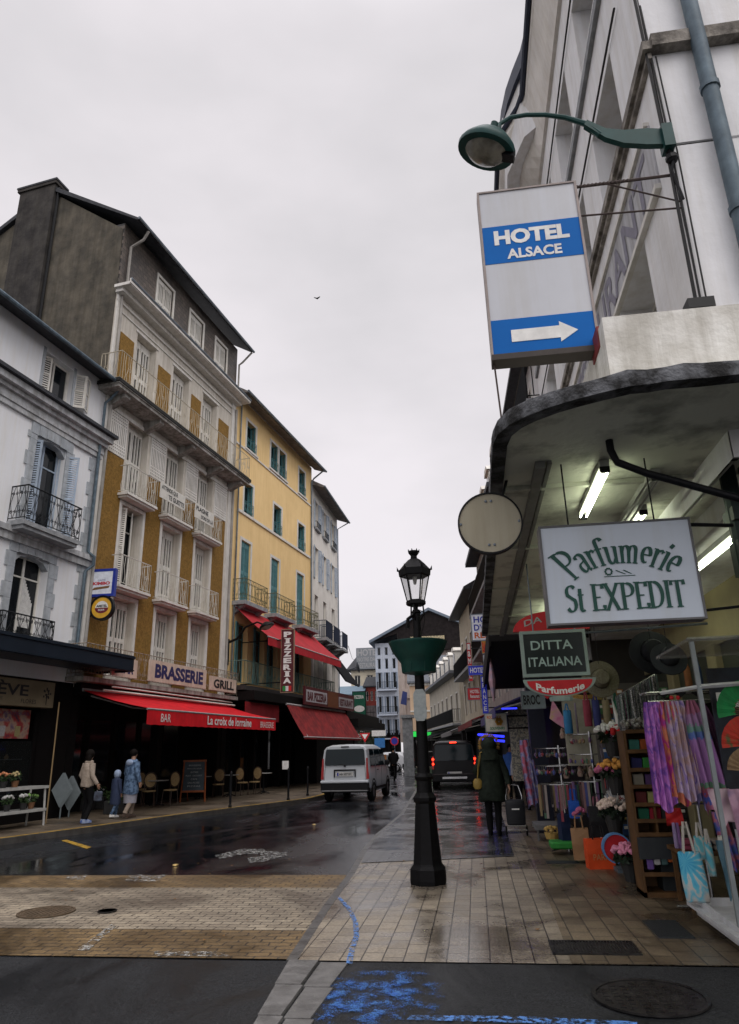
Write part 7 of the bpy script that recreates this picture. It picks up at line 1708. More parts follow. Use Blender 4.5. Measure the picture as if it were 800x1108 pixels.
# shopping bags on the ground
def paper_bag(px0,px1,pyt,pyb,Y,col,nm,label,rz=0,letters=None,dep=.2):
    b=AZ((px0+px1)/2,pyb,.014); Y=b.y if Y is None else Y; a0=AY(px0,pyb,Y); a1=AY(px1,pyb,Y); w=(a1.x-a0.x)/2; h=AY(px0,pyt,Y).z-max(AY(px0,pyb,Y).z,.014)
    zb=max(AY((px0+px1)/2,pyb,Y).z,.014)
    t=thing('shopping_bag',label,'bag',((a0.x+a1.x)/2,Y,zb),rz,'shopping bags in front of the stalls'); m=mat('bag_'+nm,col,.55,col2=tuple(c*.8 for c in col),scale=4,bump=.2)
    s=MB(); s.loft([[(-w*.94,-dep/2,0),(w*.94,-dep/2,0),(w*.94,dep/2,0),(-w*.94,dep/2,0)],[(-w*1.0,-dep*.55,h*.5),(w*1.0,-dep*.5,h*.5),(w*.98,dep/2,h*.5),(-w*.98,dep/2,h*.5)],[(-w,-dep*.3,h),(w,-dep*.35,h*.97),(w,dep*.3,h),(-w,dep*.3,h*.98)]]); part('bag_body',s,m,t)
    for q in (-1,1):
        s=MB(); s.tube([(-w*.45,q*dep*.3,h*.96),(-w*.35,q*dep*.3,h+.16),(w*.35,q*dep*.3,h+.16),(w*.45,q*dep*.3,h*.96)],.010,5); part('handle',s,m if letters is None else black_letter,t)
    if letters:
        s=MB(); put_text(s,letters,-w*.6,w*.6,h*.3,h*.5,-dep*.53-.004,0); part('lettering',s,mat('pale_orange_print',(.6,.3,.12),.6),t)
paper_bag(636,666,907,943,10.9,(.75,.08,.015),'orange','bright orange red shopping bag standing on the pavement',.1,'PARIS')
paper_bag(621,640,896,930,11.4,(.34,.19,.09),'tan','tan paper shopping bag left of the orange red bag',-.1)
paper_bag(640,668,872,905,11.3,(.012,.012,.014),'black','black bag hanging above the orange red shopping bag')
paper_bag(607,618,880,912,12.4,(.015,.025,.07),'navy','dark navy bag with bright blue edges beside the green tray',.2)
paper_bag(617,628,866,885,12.0,(.01,.09,.45),'blue','bright blue bag above the navy bag')
p=AY(611,915,12.3); s=MB(); s.bbox(p.x-.22,p.x+.25,12.1,12.5,.1,.2,.02); solo('tray',s,mat('bright_green_plastic',(.03,.25,.04),.5),'bright green tray below the navy bag','tray')
p=AY(597,898,13.2); s=MB(); bouquet(s,(p.x,13.2,p.z-.03),.12,22,.03); s.lathe([(.1,0),(.13,.1)],(p.x,13.2,p.z-.14),12); solo('basket',s,mat('yellow_wood_toys',(.5,.33,.1),.6,scale=20),'shallow basket of yellow trinkets at the pavement edge','basket')
p=AY(628,880,11.8); s=MB(); bouquet(s,(p.x,11.8,p.z),.09,8,.04); solo('bouquet',s,mat('bloom_rose',(.5,.13,.25),.7),'tiny bunch of pink blooms above the tan bag','flowers','bouquets of artificial flowers')
# scarves farther along (at 570,830) and blue crate, dark post
scarf('scarf','long blue and pink printed scarf hanging far along the pavement',AY(563,830,17).x,AY(575,830,17).x,1.75,.35,17,colour_noise('far_scarf',[(.12,.12,.35),(.3,.3,.5),(.5,.1,.15),(.1,.1,.3)],6),.7,2,.1,.03,group=None)
p=AY(584,848,16); s=MB(); s.bbox(p.x-.12,p.x+.16,16,16.2,p.z-.18,p.z+.16,.02); t=solo('picture_box',s,mat('poster_blue_box',(.02,.08,.4),.5),'bright blue poster box beside the far racks','box'); s=MB(); s.box(-.04,.08,-.105,-.1,.05,.25); part('picture',s,white_letter,t)
p=AY(583,800,15.2); s=MB(); s.box(p.x-.16,p.x+.16,15.2,15.5,0,CZ); solo('pillar',s,mat('dark_navy_pillar',(.012,.014,.03),.5,scale=3),'dark navy pillar at the edge of the passage','pillar')
p=AY(600,842,16); s=MB(); s.box(.95,1.5,13.8,14.6,.2,.28); s.tube([(1.0,13.9,.014),(1.0,13.9,.2)],.02,5); s.tube([(1.45,14.5,.014),(1.45,14.5,.2)],.02,5); solo('low_table',s,mat('grey_table',(.15,.15,.15),.6),'low grey table beside the carousel racks','table')
p=AY(575,810,19); s=MB(); s.box(p.x-.5,p.x+.3,19,19.1,.8,2.6); solo('postcard_board',s,colour_noise('postcards',[(.3,.28,.2),(.1,.1,.1),(.35,.32,.25),(.12,.1,.06)],14),'board covered with small tan postcards deep in the passage','board')

# ---- denser small goods: hooks of packaged souvenirs, hanging bags, baskets
gm=[mat('packet_%d'%i,c,.5,scale=12) for i,c in enumerate([(.35,.05,.05),(.05,.12,.3),(.38,.3,.1),(.08,.22,.1),(.4,.38,.35),(.25,.08,.25),(.03,.03,.035),(.35,.18,.08)])]
BR=thing('peg_board','tall peg board crowded with packaged souvenirs behind the bouquets','board',(2.6,11.7,.014))
s=MB(); s.box(-.75,.75,0,.04,.2,2.5); part('board',s,mat('grey_board',(.12,.11,.1),.8),BR)
protos=[]
gn=['red','blue','yellow','green','white','purple','black','orange']
for i,m in enumerate(gm):
    t=thing('souvenir_packet','%s packet hooked in the top row of the peg board'%gn[i],'packet',(0,0,0),0,'packets on the peg board')
    s=MB(); s.bbox(-.06,.06,-.03,0,-.15,0,.008); part('packet',s,m,t); s=MB(); s.box(-.035,.035,-.034,-.031,-.06,-.02); part('header_card',s,white_letter,t); protos.append(t)
rn=['top','second','third','fourth','fifth','sixth','seventh','eighth','ninth','tenth']
for r in range(10):
    pm=list(range(8)); R_.shuffle(pm)
    for c in range(8):
        x=1.95+c*.165+R_.uniform(-.01,.01); z=2.42-r*.215
        o=protos[pm[c]] if r==0 else copy_tree(protos[pm[c]])
        o['label']='%s packet hooked in the %s row of the peg board'%(gn[pm[c]],rn[r])
        o.location=(x,11.68-R_.uniform(0,.05),z)
# hanging cloth bags along the lintel
for i,(px,c,nm) in enumerate([(636,(.30,.05,.08),'dark red'),(646,(.05,.06,.2),'navy'),(657,(.30,.25,.15),'sand'),(668,(.04,.15,.10),'bottle green'),(678,(.25,.1,.2),'plum'),(745,(.3,.12,.05),'rust'),(757,(.06,.1,.2),'slate blue')]):
    Y_=10.9 if i<5 else 9.2
    tote(px-6,px+6,758 if i<5 else 722,786 if i<5 else 748,Y_,mat('hung_bag_'+nm.replace(' ','_'),c,.8,scale=9),'%s cloth pouch hanging in the row under the shop lintel'%nm,True,.05,.12,group='pouches under the lintel')
# rolled scarves on a low table under the scarves
LT=thing('low_table','low dark table with folded cloths below the hanging scarves','table',(2.35,8.5,.014)); s=MB(); s.box(-.35,.6,-.3,.3,.5,.54); part('top',s,wood,LT)
for x_ in (-.3,.55):
    for y_ in (-.25,.25):
        s=MB(); s.box(x_-.02,x_+.02,y_-.02,y_+.02,0,.5); part('leg',s,wood,LT)
for i in range(12):
    c=[(.3,.06,.1),(.08,.1,.3),(.35,.3,.25),(.2,.07,.25),(.3,.2,.05),(.05,.18,.15)][i%6]; nm=['crimson','blue','beige','purple','mustard','teal'][i%6]
    s=MB(); x_=2.05+(i%6)*.15; s.bbox(x_,x_+.13,8.28,8.5,.555+.05*(i//6),.6+.05*(i//6),.012); solo('folded_cloth',s,mat('fold_'+nm,c,.85,scale=14),'%s folded cloth in the %s layer on the low dark table'%(nm,['bottom','top'][i//6]),'cloth','folded cloths')

# more cloths and bags filling the gaps between the racks
for i,(px,pt,pb,Y_,cols_,nm) in enumerate([(654,805,868,11.0,[(.05,.05,.06),(.12,.1,.12),(.03,.03,.03)],'charcoal'),(664,845,905,10.9,[(.05,.12,.2),(.2,.25,.3),(.04,.06,.12)],'slate blue'),(646,862,896,11.6,[(.3,.05,.12),(.45,.2,.25),(.2,.04,.1)],'raspberry'),(632,800,850,12.9,[(.35,.3,.22),(.2,.17,.12),(.45,.42,.35)],'oatmeal'),(578,822,872,14.2,[(.25,.08,.1),(.08,.08,.2),(.4,.35,.3)],'maroon patterned'),(572,800,850,18.,[(.3,.3,.35),(.1,.12,.25),(.4,.35,.3)],'pale patterned')]):
    a=AY(px-6,pt,Y_); b=AY(px+6,pb,Y_); scarf('scarf','%s cloth hanging in the gaps between the souvenir racks'%nm,a.x,b.x,a.z,b.z,Y_,colour_noise('gap_cloth_'+nm.replace(' ','_'),cols_,9),.7,2,.04,.02,group='cloths between the racks')
# ================================================================ VEHICLES
def paint(name,c,metal=.4,rough=.28): return mat(name,c,rough,metal,col2=tuple(q*.93 for q in c),scale=3,rvar=.05)
rubber=mat('tyre_rubber',(.008,.008,.008),.85,scale=20,spec=.15); plastic=mat('black_bumper_plastic',(.010,.010,.011),.6,scale=12,spec=.2)
tail_on=mat('tail_light_on',(1.,.03,.01),.3,emit=6.); tail_off=mat('tail_light_red',(.35,.01,.01),.2)
carglass=mat('tinted_car_glass',(.004,.012,.016),.05,scale=2,spec=.22)
def vehicle(name,label,cat,loc,rz,L_,W,H,st,bodym,kind='van',tail=tail_off,plate='',wheel_r=.31,sideglass=(),rear=None,bump=plastic,lean=.1,belt=1.05,group=None,front=False):
    t=thing(name,label,cat,loc,rz,group); hw=W/2
    def wid(z): return hw if z<belt else hw-(z-belt)*.16
    def ly(z): return 0 if z<belt else (z-belt)*lean
    rings=[]
    for (y,zb,zr,k) in st:   # y, bottom, roof, width scale
        r=[]; e=lambda x,z:(x*k, y+(ly(z) if y<.35 else 0), z)
        half=[(hw-.05,zb),(hw-.005,zb+.12),(hw,min(zb+.35,zr-.15)),(hw-.01,min(belt,zr-.1))]
        if zr>belt+.15: half+=[(wid(zr-.14),zr-.14),(wid(zr)-.06,zr-.045),(wid(zr)-.2,zr)]
        else: half+=[(hw-.05,zr-.06),(hw-.12,zr-.02),(hw-.3,zr)]
        r=[e(-x,z) for x,z in half]+[e(0,zr+.015)]+[e(x,z) for x,z in reversed(half)]
        rings.append(r)
    s=MB(); s.loft(rings); part('body',s,bodym,t,smooth=True,autos=28)
    # rear glass
    def rpanel(pts,y0,m,nm,th=.012):
        s=MB(); s.prism([(x,y0+ly(z)-th,z) for x,z in pts],(0,th,0)); return part(nm,s,m,t)
    def rr(x0,x1,z0,z1,r=.06):
        o=[]
        for cx,cz,a0 in ((x1-r,z1-r,0),(x0+r,z1-r,90),(x0+r,z0+r,180),(x1-r,z0+r,270)):
            for k in range(5): a=math.radians(a0+90*k/4); o.append((cx+r*math.cos(a),cz+r*math.sin(a)))
        return o
    R=rear or {}
    g=R.get('glass',(belt+.05,H-.14)); 
    zz=rr(-hw+.13,hw-.13,g[0],g[1],.07); rpanel([(x*(1-(z-belt)*.1),z) for x,z in zz],-.004,carglass,'rear_window')
    for sx_ in (-1,1):
        s=MB(); a,b=R.get('tail',(.75,1.3)); x0=sx_*(hw-.10); x1=sx_*(hw-.005)
        s.prism([(x0,-.02,a),(x1,-.02,a),(x1-sx_*max(0,(b-belt))*.16,-.02+ly(b),b),(x0,-.02+ly(b),b)],(0,.05,0)); part('tail_light',s,tail,t)
    pz=R.get('plate',.88); s=MB(); s.box(-.3,.3,-.035,-.02,pz-.07,pz+.07); s.box(-.26,.26,-.038,-.036,pz-.055,pz+.055) ; p_=part('number_plate',s,mat('plate_white',(.55,.55,.52),.4),t)
    s=MB(); s.box(-.26,-.21,-.042,-.038,pz-.05,pz+.05); part('plate_strip',s,bl,p_)
    if plate: s=MB(); put_text(s,plate,-.19,.25,pz-.035,pz+.035,-.042,.02); part('lettering',s,black_letter,p_)
    s=MB(); zb_=.63; zt_=H-.09
    for sg in (-1,1): s.prism([(sg*(hw-.115),-.006,zb_),(sg*(hw-.107),-.006,zb_),(sg*(hw-.107)-sg*.1,-.006+ly(zt_),zt_),(sg*(hw-.115)-sg*.1,-.006+ly(zt_),zt_)],(0,.01,0))
    part('tailgate_gap',s,rubber,t)
    for sg in (-1,1):
        s=MB()
        for yy in (1.1,2.1,3.15):
            if yy<L_-.8: s.box(sg*(hw-.006),sg*(hw+.003),yy,yy+.008,.45,belt)
        part('door_gap',s,rubber,t)
    s=MB(); s.bbox(-hw+.01,hw-.01,-.10,.25,.30,.62,.04); part('rear_bumper',s,bump,t)
    s=MB(); s.box(-.36,.36,-.028,-.012,pz+.10,pz+.15); s.box(-.38,-.34,-.028,-.012,pz-.1,pz+.15); s.box(.34,.38,-.028,-.012,pz-.1,pz+.15); part('tailgate_handle',s,R.get('handle',plastic),t)
    s=MB(); s.tube([(.0,-.03,g[0]+.0),(-.1,-.04,g[0]+.02),(-.2,-.02,g[0]+.04)],.01,4); s.box(-.03,.03,-.04,-.0,g[0]-.05,g[0]); part('wiper',s,plastic,t)
    s=MB(); z=H-.07; s.box(-.14,.14,ly(z)-.03,ly(z)+.02,z-.02,z+.02); part('brake_light',s,R.get('brake',plastic),t)
    for sx_ in (-1,1):
        for (ya,yb,yc,yd) in sideglass:   # bottom y0,y1 ; top y0,y1
            z0,z1=belt+.03,H-.16; s=MB(); x0=sx_*(wid(z0)+.004); x1=sx_*(wid(z1)+.004)
            s.prism([(x0,ya,z0),(x0,yb,z0),(x1,yd,z1),(x1,yc,z1)],(sx_*.006,0,0)); part('side_window',s,carglass,t)
        for y in (.72,L_-.75):
            s=MB(); s.m=Matrix.Translation((sx_*(hw-.09),y,wheel_r))@Matrix.Rotation(PI/2,4,'Y'); s.lathe([(wheel_r*.62,-.1),(wheel_r*.95,-.1),(wheel_r,-.06),(wheel_r,.06),(wheel_r*.95,.1),(wheel_r*.62,.1)],(0,0,0),24,False); w_=part('wheel',s,rubber,t,smooth=True)
            s=MB(); s.m=Matrix.Translation((sx_*(hw-.09),y,wheel_r))@Matrix.Rotation(PI/2,4,'Y'); s.lathe([(.04,-.085),(wheel_r*.62,-.08),(wheel_r*.62,.08),(.04,.085)],(0,0,0),12); part('rim',s,mat('wheel_rim',(.25,.25,.26),.4,.7),w_)
            s=MB()
            for k in range(9):
                a=PI*k/8; b=PI*(k+1)/8
                if k==8: break
                ro=wheel_r+.05; s.prism([(sx_*(hw+.004),y+ro*math.cos(a),wheel_r+ro*math.sin(a)),(sx_*(hw+.004),y+(ro+.05)*math.cos(a),wheel_r+(ro+.05)*math.sin(a)),(sx_*(hw+.004),y+(ro+.05)*math.cos(b),wheel_r+(ro+.05)*math.sin(b)),(sx_*(hw+.004),y+ro*math.cos(b),wheel_r+ro*math.sin(b))],(-sx_*.02,0,0))
            part('wheel_arch',s,plastic,t)
        s=MB(); s.box(sx_*(hw-.0),sx_*(hw+.012),.95,L_-1.15,.36,.44); s.tube([(sx_*(hw+.0),1.3,.98),(sx_*(hw+.02),1.5,.98)],.014,4); part('side_trim',s,plastic,t)
        s=MB(); s.bbox(min(sx_*(hw+.02),sx_*(hw+.2)),max(sx_*(hw+.02),sx_*(hw+.2)),L_*.66,L_*.66+.08,belt+.02,belt+.2,.03); part('wing_mirror',s,plastic,t)
        s=MB(); s.bbox(min(sx_*(hw-.3),sx_*(hw-.06)),max(sx_*(hw-.3),sx_*(hw-.06)),L_-.12,L_+.005,.68,.85,.03); part('headlight',s,mat('headlight_glass',(.5,.5,.5),.1),t)
    return t
silver=paint('silver_paint',(.50,.53,.55),.1,.35)
van_st=[(0,.38,1.76,.97),(.05,.34,1.79,1.),(.4,.30,1.82,1.),(2.2,.3,1.82,1.),(2.75,.3,1.74,1.),(3.25,.3,1.16,1.),(3.8,.3,1.0,.97),(4.0,.34,.86,.9)]
V=vehicle('parked_van','silver compact van seen from behind on the wet road by the red awnings','van',(-4.42,24.7,0),-.07,4.0,1.68,1.82,van_st,silver,tail=tail_off,plate='AB 507 EC',sideglass=[(.25,1.05,.4,1.05),(1.15,2.05,1.15,2.05),(2.12,3.1,2.12,2.7)],rear=dict(glass=(1.16,1.68),tail=(.72,1.38),plate=.88),bump=plastic,belt=1.08)
s=MB(); s.bbox(-.83,.83,-.12,.05,.60,.68,.02); part('bumper_top',s,silver,V)
s=MB(); s.bbox(-.80,.80,-.115,.0,.34,.38,.01); part('bumper_strip',s,mat('grey_strip',(.2,.2,.2),.5),V)
blackp=mat('black_paint',(.004,.004,.005),.3,0,scale=3,spec=.2)
vit=[(0,.36,1.82,.97),(.05,.32,1.86,1.),(.4,.30,1.9,1.),(3.3,.3,1.9,1.),(3.9,.3,1.8,1.),(4.6,.3,1.15,.98),(5.0,.34,.9,.92)]
V2=vehicle('parked_van','black van with its red tail lights on standing on the wet pavement lane','van',(-.93,30.8,.02),.02,5.0,1.86,1.9,vit,blackp,tail=tail_off,plate='',wheel_r=.33,sideglass=[(.3,1.5,.45,1.5),(1.6,2.8,1.6,2.8),(2.9,4.3,2.9,3.85)],rear=dict(glass=(1.12,1.74),tail=(.8,1.3),plate=.62,brake=tail_on),belt=1.08,lean=.06)
for sx_ in (-1,1):
    s=MB(); s.ball((sx_*.86,-.05,1.18),.05,8); s.ball((sx_*.86,-.05,1.0),.045,8); part('lit_lamp',s,tail_on,V2)
s=MB(); s.box(-.5,.5,-.125,-.10,.42,.5); part('chrome_strip',s,chrome,V2)
wh=paint('white_car_paint',(.6,.61,.63),0,.25)
cst=[(0,.34,1.1,.94),(.08,.28,1.28,.98),(.5,.25,1.45,1.),(1.9,.25,1.46,1.),(2.5,.25,1.34,1.),(3.1,.25,.95,1.),(3.8,.28,.86,.97),(4.05,.32,.7,.88)]
vehicle('parked_car','white hatchback parked beyond the silver van','car',(-6.15,48.5,0),.35,4.05,1.75,1.46,cst,wh,sideglass=[(.45,1.2,.6,1.2),(1.3,2.2,1.3,2.2),(2.3,2.9,2.3,2.5)],rear=dict(glass=(.98,1.32),tail=(.75,.98),plate=.6),belt=.95,lean=.5,wheel_r=.3)
vehicle('parked_car','white car partly hidden behind the cyclist','car',(-5.2,58,0),1.2,4.05,1.75,1.46,cst,wh,sideglass=[(.45,1.2,.6,1.2),(1.3,2.2,1.3,2.2),(2.3,2.9,2.3,2.5)],rear=dict(glass=(.98,1.32),tail=(.75,.98),plate=.6),belt=.95,lean=.5,wheel_r=.3)
# orange poster board + barrier near the far kerb
p=AY(411,823,38); s=MB(); s.box(p.x-.45,p.x+.35,38,38.06,.6,1.4); s.tube([(p.x-.3,38,0),(p.x-.3,38,.6)],.03,5); s.tube([(p.x+.25,38,0),(p.x+.25,38,.6)],.03,5); solo('poster_stand',s,colour_noise('orange_print',[(.4,.06,.02),(.5,.2,.05),(.15,.05,.02)],4),'orange printed board standing beyond the silver van','poster stand')
t=thing('barrier','low dark metal barrier along the far left kerb','barrier',(-5.9,41,.1),0); s=MB()
for i in range(9): s.tube([(-.1*i,i*.5,0),(-.1*i,i*.5,.85)],.02,4)
s.tube([(0,0,.85),(-.8,4,.85)],.025,5); s.tube([(0,0,.3),(-.8,4,.3)],.02,5); part('rails',s,dark_iron,t)
# ================================================================ PEOPLE
skin=mat('skin_tone',(.42,.25,.17),.6,col2=(.36,.2,.13),scale=6)
def tup(v): return Vector(v)
def person(label,loc,rz,h=1.7,arms=None,legs=None,lean=0.,head=(0,0),hair=None,hairm=None,coat=None,trou=None,shoe=None,group=None,name='person'):
    """faces +y; arms/legs: dict L/R of joint lists"""
    k=h/1.75; t=thing(name,label,'person',loc,rz,group)
    A_={'L':[(-.25,0,1.16),(-.27,.06,.92)],'R':[(.25,0,1.16),(.27,.06,.92)]}
    if arms: A_.update(arms)
    G_={'L':[(-.1,.06,.50),(-.1,-.02,.09),(-.1,.12,.035)],'R':[(.1,.02,.50),(.1,-.12,.09),(.1,.02,.035)]}
    if legs: G_.update(legs)
    V=[];E=[];Rr=[]
    def v(p,r,par=None,sh=True):
        p=Vector(p); 
        if sh and p.z>.95: p.y+=lean*(p.z-.95)
        V.append(p*k); Rr.append(r*k); i=len(V)-1
        if par is not None: E.append((par,i))
        return i
    pel=v((0,0,.95),.125); sp=v((0,0,1.13),.115,pel); ch=v((0,0,1.33),.13,sp); nk=v((0,0,1.48),.055,ch)
    hx,hy=head; nb=v((hx*.4,.01+hy*.4,1.55),.055,nk); hd=v((hx,.02+hy,1.655),.092,nb); ht=v((hx,.01+hy,1.735),.06,hd)
    v((hx,.125+hy,1.65),.016,hd); 
    J={}
    for sd,sg in (('L',-1),('R',1)):
        shd=v((sg*.165,0,1.41),.06,ch); a,b=A_[sd][0],A_[sd][1]
        el=v(a,.042,shd); wr=v(b,.028,el); d=(Vector(b)-Vector(a)).normalized(); pm=v(Vector(b)+d*.06,.033,wr)
        sdv=d.cross(Vector((sg,0,0)) if abs(d.x)<.8 else Vector((0,1,0))).normalized(); curl=d.cross(sdv)*(.025)
        for f,(o,L1) in enumerate(((-.028,.075),(-.009,.085),(.010,.08),(.027,.062))):
            b1=v(Vector(b)+d*.095+sdv*o,.011,pm); b2=v(Vector(b)+d*(.095+L1*.5)+sdv*o+curl*.5,.010,b1); v(Vector(b)+d*(.095+L1*.85)+sdv*o+curl*1.6,.008,b2)
        th=v(Vector(b)+d*.045-sdv*.045,.012,pm); v(Vector(b)+d*.085-sdv*.062,.010,th)
        hp=v((sg*.085,0,.90),.09,pel); kn=v(G_[sd][0],.058,hp); an=v(G_[sd][1],.038,kn); v(G_[sd][2],.036,an)
        J[sd]=dict(sh=Vector((sg*.165,0,1.41)),el=Vector(a),wr=Vector(b),hp=Vector((sg*.085,0,.9)),kn=Vector(G_[sd][0]),an=Vector(G_[sd][1]),to=Vector(G_[sd][2]))
    me=bpy.data.meshes.new('body'); me.from_pydata([tuple(p) for p in V],E,[]); ob=link(bpy.data.objects.new('body',me))
    sm=ob.modifiers.new('skin','SKIN'); sk=me.skin_vertices[0].data
    for i,r in enumerate(Rr): sk[i].radius=(r,r*(.85 if i in (1,2,0) else 1))
    sk[0].use_root=True; sm.use_smooth_shade=True
    sb=ob.modifiers.new('sub','SUBSURF'); sb.levels=1; sb.render_levels=1
    me.materials.append(skin); 
    dg=bpy.context.evaluated_depsgraph_get(); dg.update(); m2=bpy.data.meshes.new_from_object(ob.evaluated_get(dg)); ob.modifiers.clear(); old=ob.data; ob.data=m2; bpy.data.meshes.remove(old)
    if not m2.materials: m2.materials.append(skin)
    ob.parent=t
    def X(p): 
        p=Vector(p); q=p.copy()
        if q.z>.95: q.y+=lean*(q.z-.95)
        return q*k
    def sleeve(s,c):
        for sd in 'LR':
            j=J[sd]; s.tube([X(j['sh']+Vector((0,0,.03))),X(j['sh']*.6+j['el']*.4),X(j['el']),X(j['el']*.3+j['wr']*.7),X(j['wr'])],[c*1.35*k,c*1.2*k,c*k,c*.85*k,c*.8*k],10)
    if coat:
        s=MB(); rings=[]
        for (z,rx,ry,dy) in coat['rings']:
            w=coat.get('wrinkle',.008)
            rings.append([tuple(X((rx*math.cos(a)*(1+w*3*math.sin(a*5+z*20)),dy+ry*math.sin(a)*(1+w*3*math.cos(a*4+z*30)),z+w*math.sin(a*3)))) for a in [2*PI*i/20 for i in range(20)]])
        s.loft(rings); sleeve(s,coat.get('sl',.055)); c=part(coat.get('name','jacket'),s,coat['m'],t,smooth=True,autos=70)
        if 'collar' in coat:
            s=MB(); s.lathe([(.10*k,1.42*k),(.12*k,1.5*k),(.09*k,1.53*k)],(0,lean*.5*k,0),12,False,1.1,.9); part('collar',s,coat['collar'],c,smooth=True)
    if trou:
        s=MB()
        for sd in 'LR':
            j=J[sd]; s.tube([X(j['hp']+Vector((0,0,.05))),X(j['hp']*.5+j['kn']*.5),X(j['kn']),X(j['kn']*.5+j['an']*.5),X(j['an']+Vector((0,0,trou.get('cut',0))))],[.105*k,.095*k,.075*k,.065*k,.058*k],10)
        s.ball((0,0,.93*k),.15*k,10,1,.8,.7); part('trousers',s,trou['m'],t,smooth=True,autos=70)
    if shoe:
        for sd in 'LR':
            j=J[sd]; d=(j['to']-j['an']); d.z=0; d=d.normalized() if d.length>0 else Vector((0,1,0)); s=MB(); a=j['an'].copy(); a.z=max(.0,a.z-.09); n_=Vector((-d.y,d.x,0)); rg=[]
            for z,r0,r1,w in ((0,-.07,.20,.048),(.03,-.075,.205,.05),(.06,-.07,.17,.046),(.10,-.06,.06,.045)):
                rg.append([tuple((a+d*((r0+r1)/2+(r1-r0)/2*math.cos(q))+n_*(w*math.sin(q))+Vector((0,0,z)))*k) for q in [2*PI*i/12 for i in range(12)]])
            s.loft(rg); part('shoe',s,shoe,t,smooth=True,autos=50)
    if hair:
        s=MB(); c=X((hx,.02+hy,1.665)); 
        if hair=='long':
            s.ball((c.x,c.y-.015,c.z+.02),.115*k,14,1,1,1.05); s.loft([[(c.x+rx*k*math.cos(a),c.y-.05*k+ry*k*math.sin(a),z*k) for a in [2*PI*i/12 for i in range(12)]] for z,rx,ry in ((1.36,.05,.03),(1.45,.11,.05),(1.6,.12,.075),(1.72,.09,.06))])
        elif hair=='short': s.ball((c.x,c.y-.02,c.z+.03),.108*k,14,1,1,.95)
        elif hair=='hood':
            s.lathe([(.09*k,-.16*k),(.15*k,-.10*k),(.155*k,.02*k),(.12*k,.11*k),(.05*k,.145*k),(.001,.15*k)],(c.x,c.y-.01,c.z),16,False,.95,.9)
        part('hood' if hair=='hood' else 'hair',s,hairm,t,smooth=True,autos=80)
    for sg in (-1,1):
        s=MB(); c=X((hx+sg*.033,.105+hy,1.665)); s.ball(c,.012*k,6); part('eye',s,black_letter,t)
    return t,X,J
parka=mat('dark_green_parka',(.018,.026,.018),.8,col2=(.008,.012,.008),scale=7,bump=.9,bscale=14,spec=.2); blackc=mat('black_cloth',(.006,.006,.007),.9,scale=10,spec=.15)
lp=AZ(532,905,.02)
LAD,X,J=person('person in a dark green parka with yellow hood trim walking away with a trolley',(.26,14.8,.02),-.05,1.72,
  arms={'L':[(-.30,-.02,1.17),(-.20,.12,1.02)],'R':[(.29,-.03,1.15),(.33,-.08,.92)]},legs={'L':[(-.09,.05,.5),(-.09,.02,.09),(-.09,.16,.035)],'R':[(.09,.04,.5),(.08,-.06,.10),(.08,.08,.04)]},lean=.03,
  hair='hood',hairm=parka,coat=dict(rings=[(.62,.27,.20,0),(.66,.285,.21,0),(.95,.25,.19,0),(1.15,.225,.17,0),(1.36,.245,.16,0),(1.45,.21,.13,0),(1.53,.10,.09,0)],m=parka,sl=.07,wrinkle=.012,name='parka'),trou=dict(m=blackc),shoe=blackc)
s=MB()   # fur trim of the hood (yellow-brown)
c=Vector((0,.03*.7+.02,1.665))*1.72/1.75
for i in range(260):
    a=R_.uniform(-.15*PI,1.15*PI); r=.165+R_.uniform(-.012,.02); p=Vector((c.x+r*math.cos(a),c.y+.0+R_.uniform(-.04,.04),c.z+.0+r*math.sin(a))); d=Vector((math.cos(a),R_.uniform(-.5,.7),math.sin(a))).normalized()*R_.uniform(.03,.055)
    s.tube([p,p+d],[.008,.002],3,False)
part('fur_trim',s,mat('golden_fur',(.36,.21,.06),.9,scale=20),LAD)
s=MB(); s.loft([[(.17*math.cos(a),-.16+.05*math.sin(a),z) for a in [2*PI*i/14 for i in range(14)]] for z in (1.36,1.42,1.5,1.56)]) 
part('hood_fold',s,parka,LAD,smooth=True)
yb=mat('mustard_leather',(.30,.20,.045),.5,scale=8)
bag=thing('handbag','mustard yellow shoulder bag carried by the person in the green parka','bag',(.26-.27,14.7,.85)); 
s=MB(); s.loft([[(rx*math.cos(a),ry*math.sin(a)*.6,z) for a in [2*PI*i/14 for i in range(14)]] for z,rx,ry in ((0,.06,.06),(.05,.09,.08),(.14,.085,.07),(.19,.05,.04))]); part('bag_body',s,yb,bag,smooth=True)
s=MB(); s.tube([(0,0,.17),(.03,-.03,.4),(.08,-.12,.66),(.13,-.06,.68)],.012,6); s.tube([(0,0,.17),(.05,.0,.45),(.1,.05,.66)],.012,6); part('strap',s,yb,bag)
tr=thing('shopping_trolley','black two wheeled shopping trolley pulled beside the person in the green parka','trolley',(.66,14.55,.02))
s=MB(); s.loft([[(x*w,y*d,z) for x,y in ((-1,-.8),(-.8,-1),(.8,-1),(1,-.8),(1,.8),(.8,1),(-.8,1),(-1,.8))] for z,w,d in ((.2,.15,.10),(.22,.17,.12),(.55,.18,.13),(.62,.17,.12),(.64,.14,.1))]); bb=part('bag_body',s,mat('black_nylon',(.012,.013,.016),.6,scale=12,bump=.2),tr,smooth=True,autos=40)
s=MB(); s.box(-.07,.07,-.137,-.133,.47,.495); part('logo_strip',s,white_letter,bb)
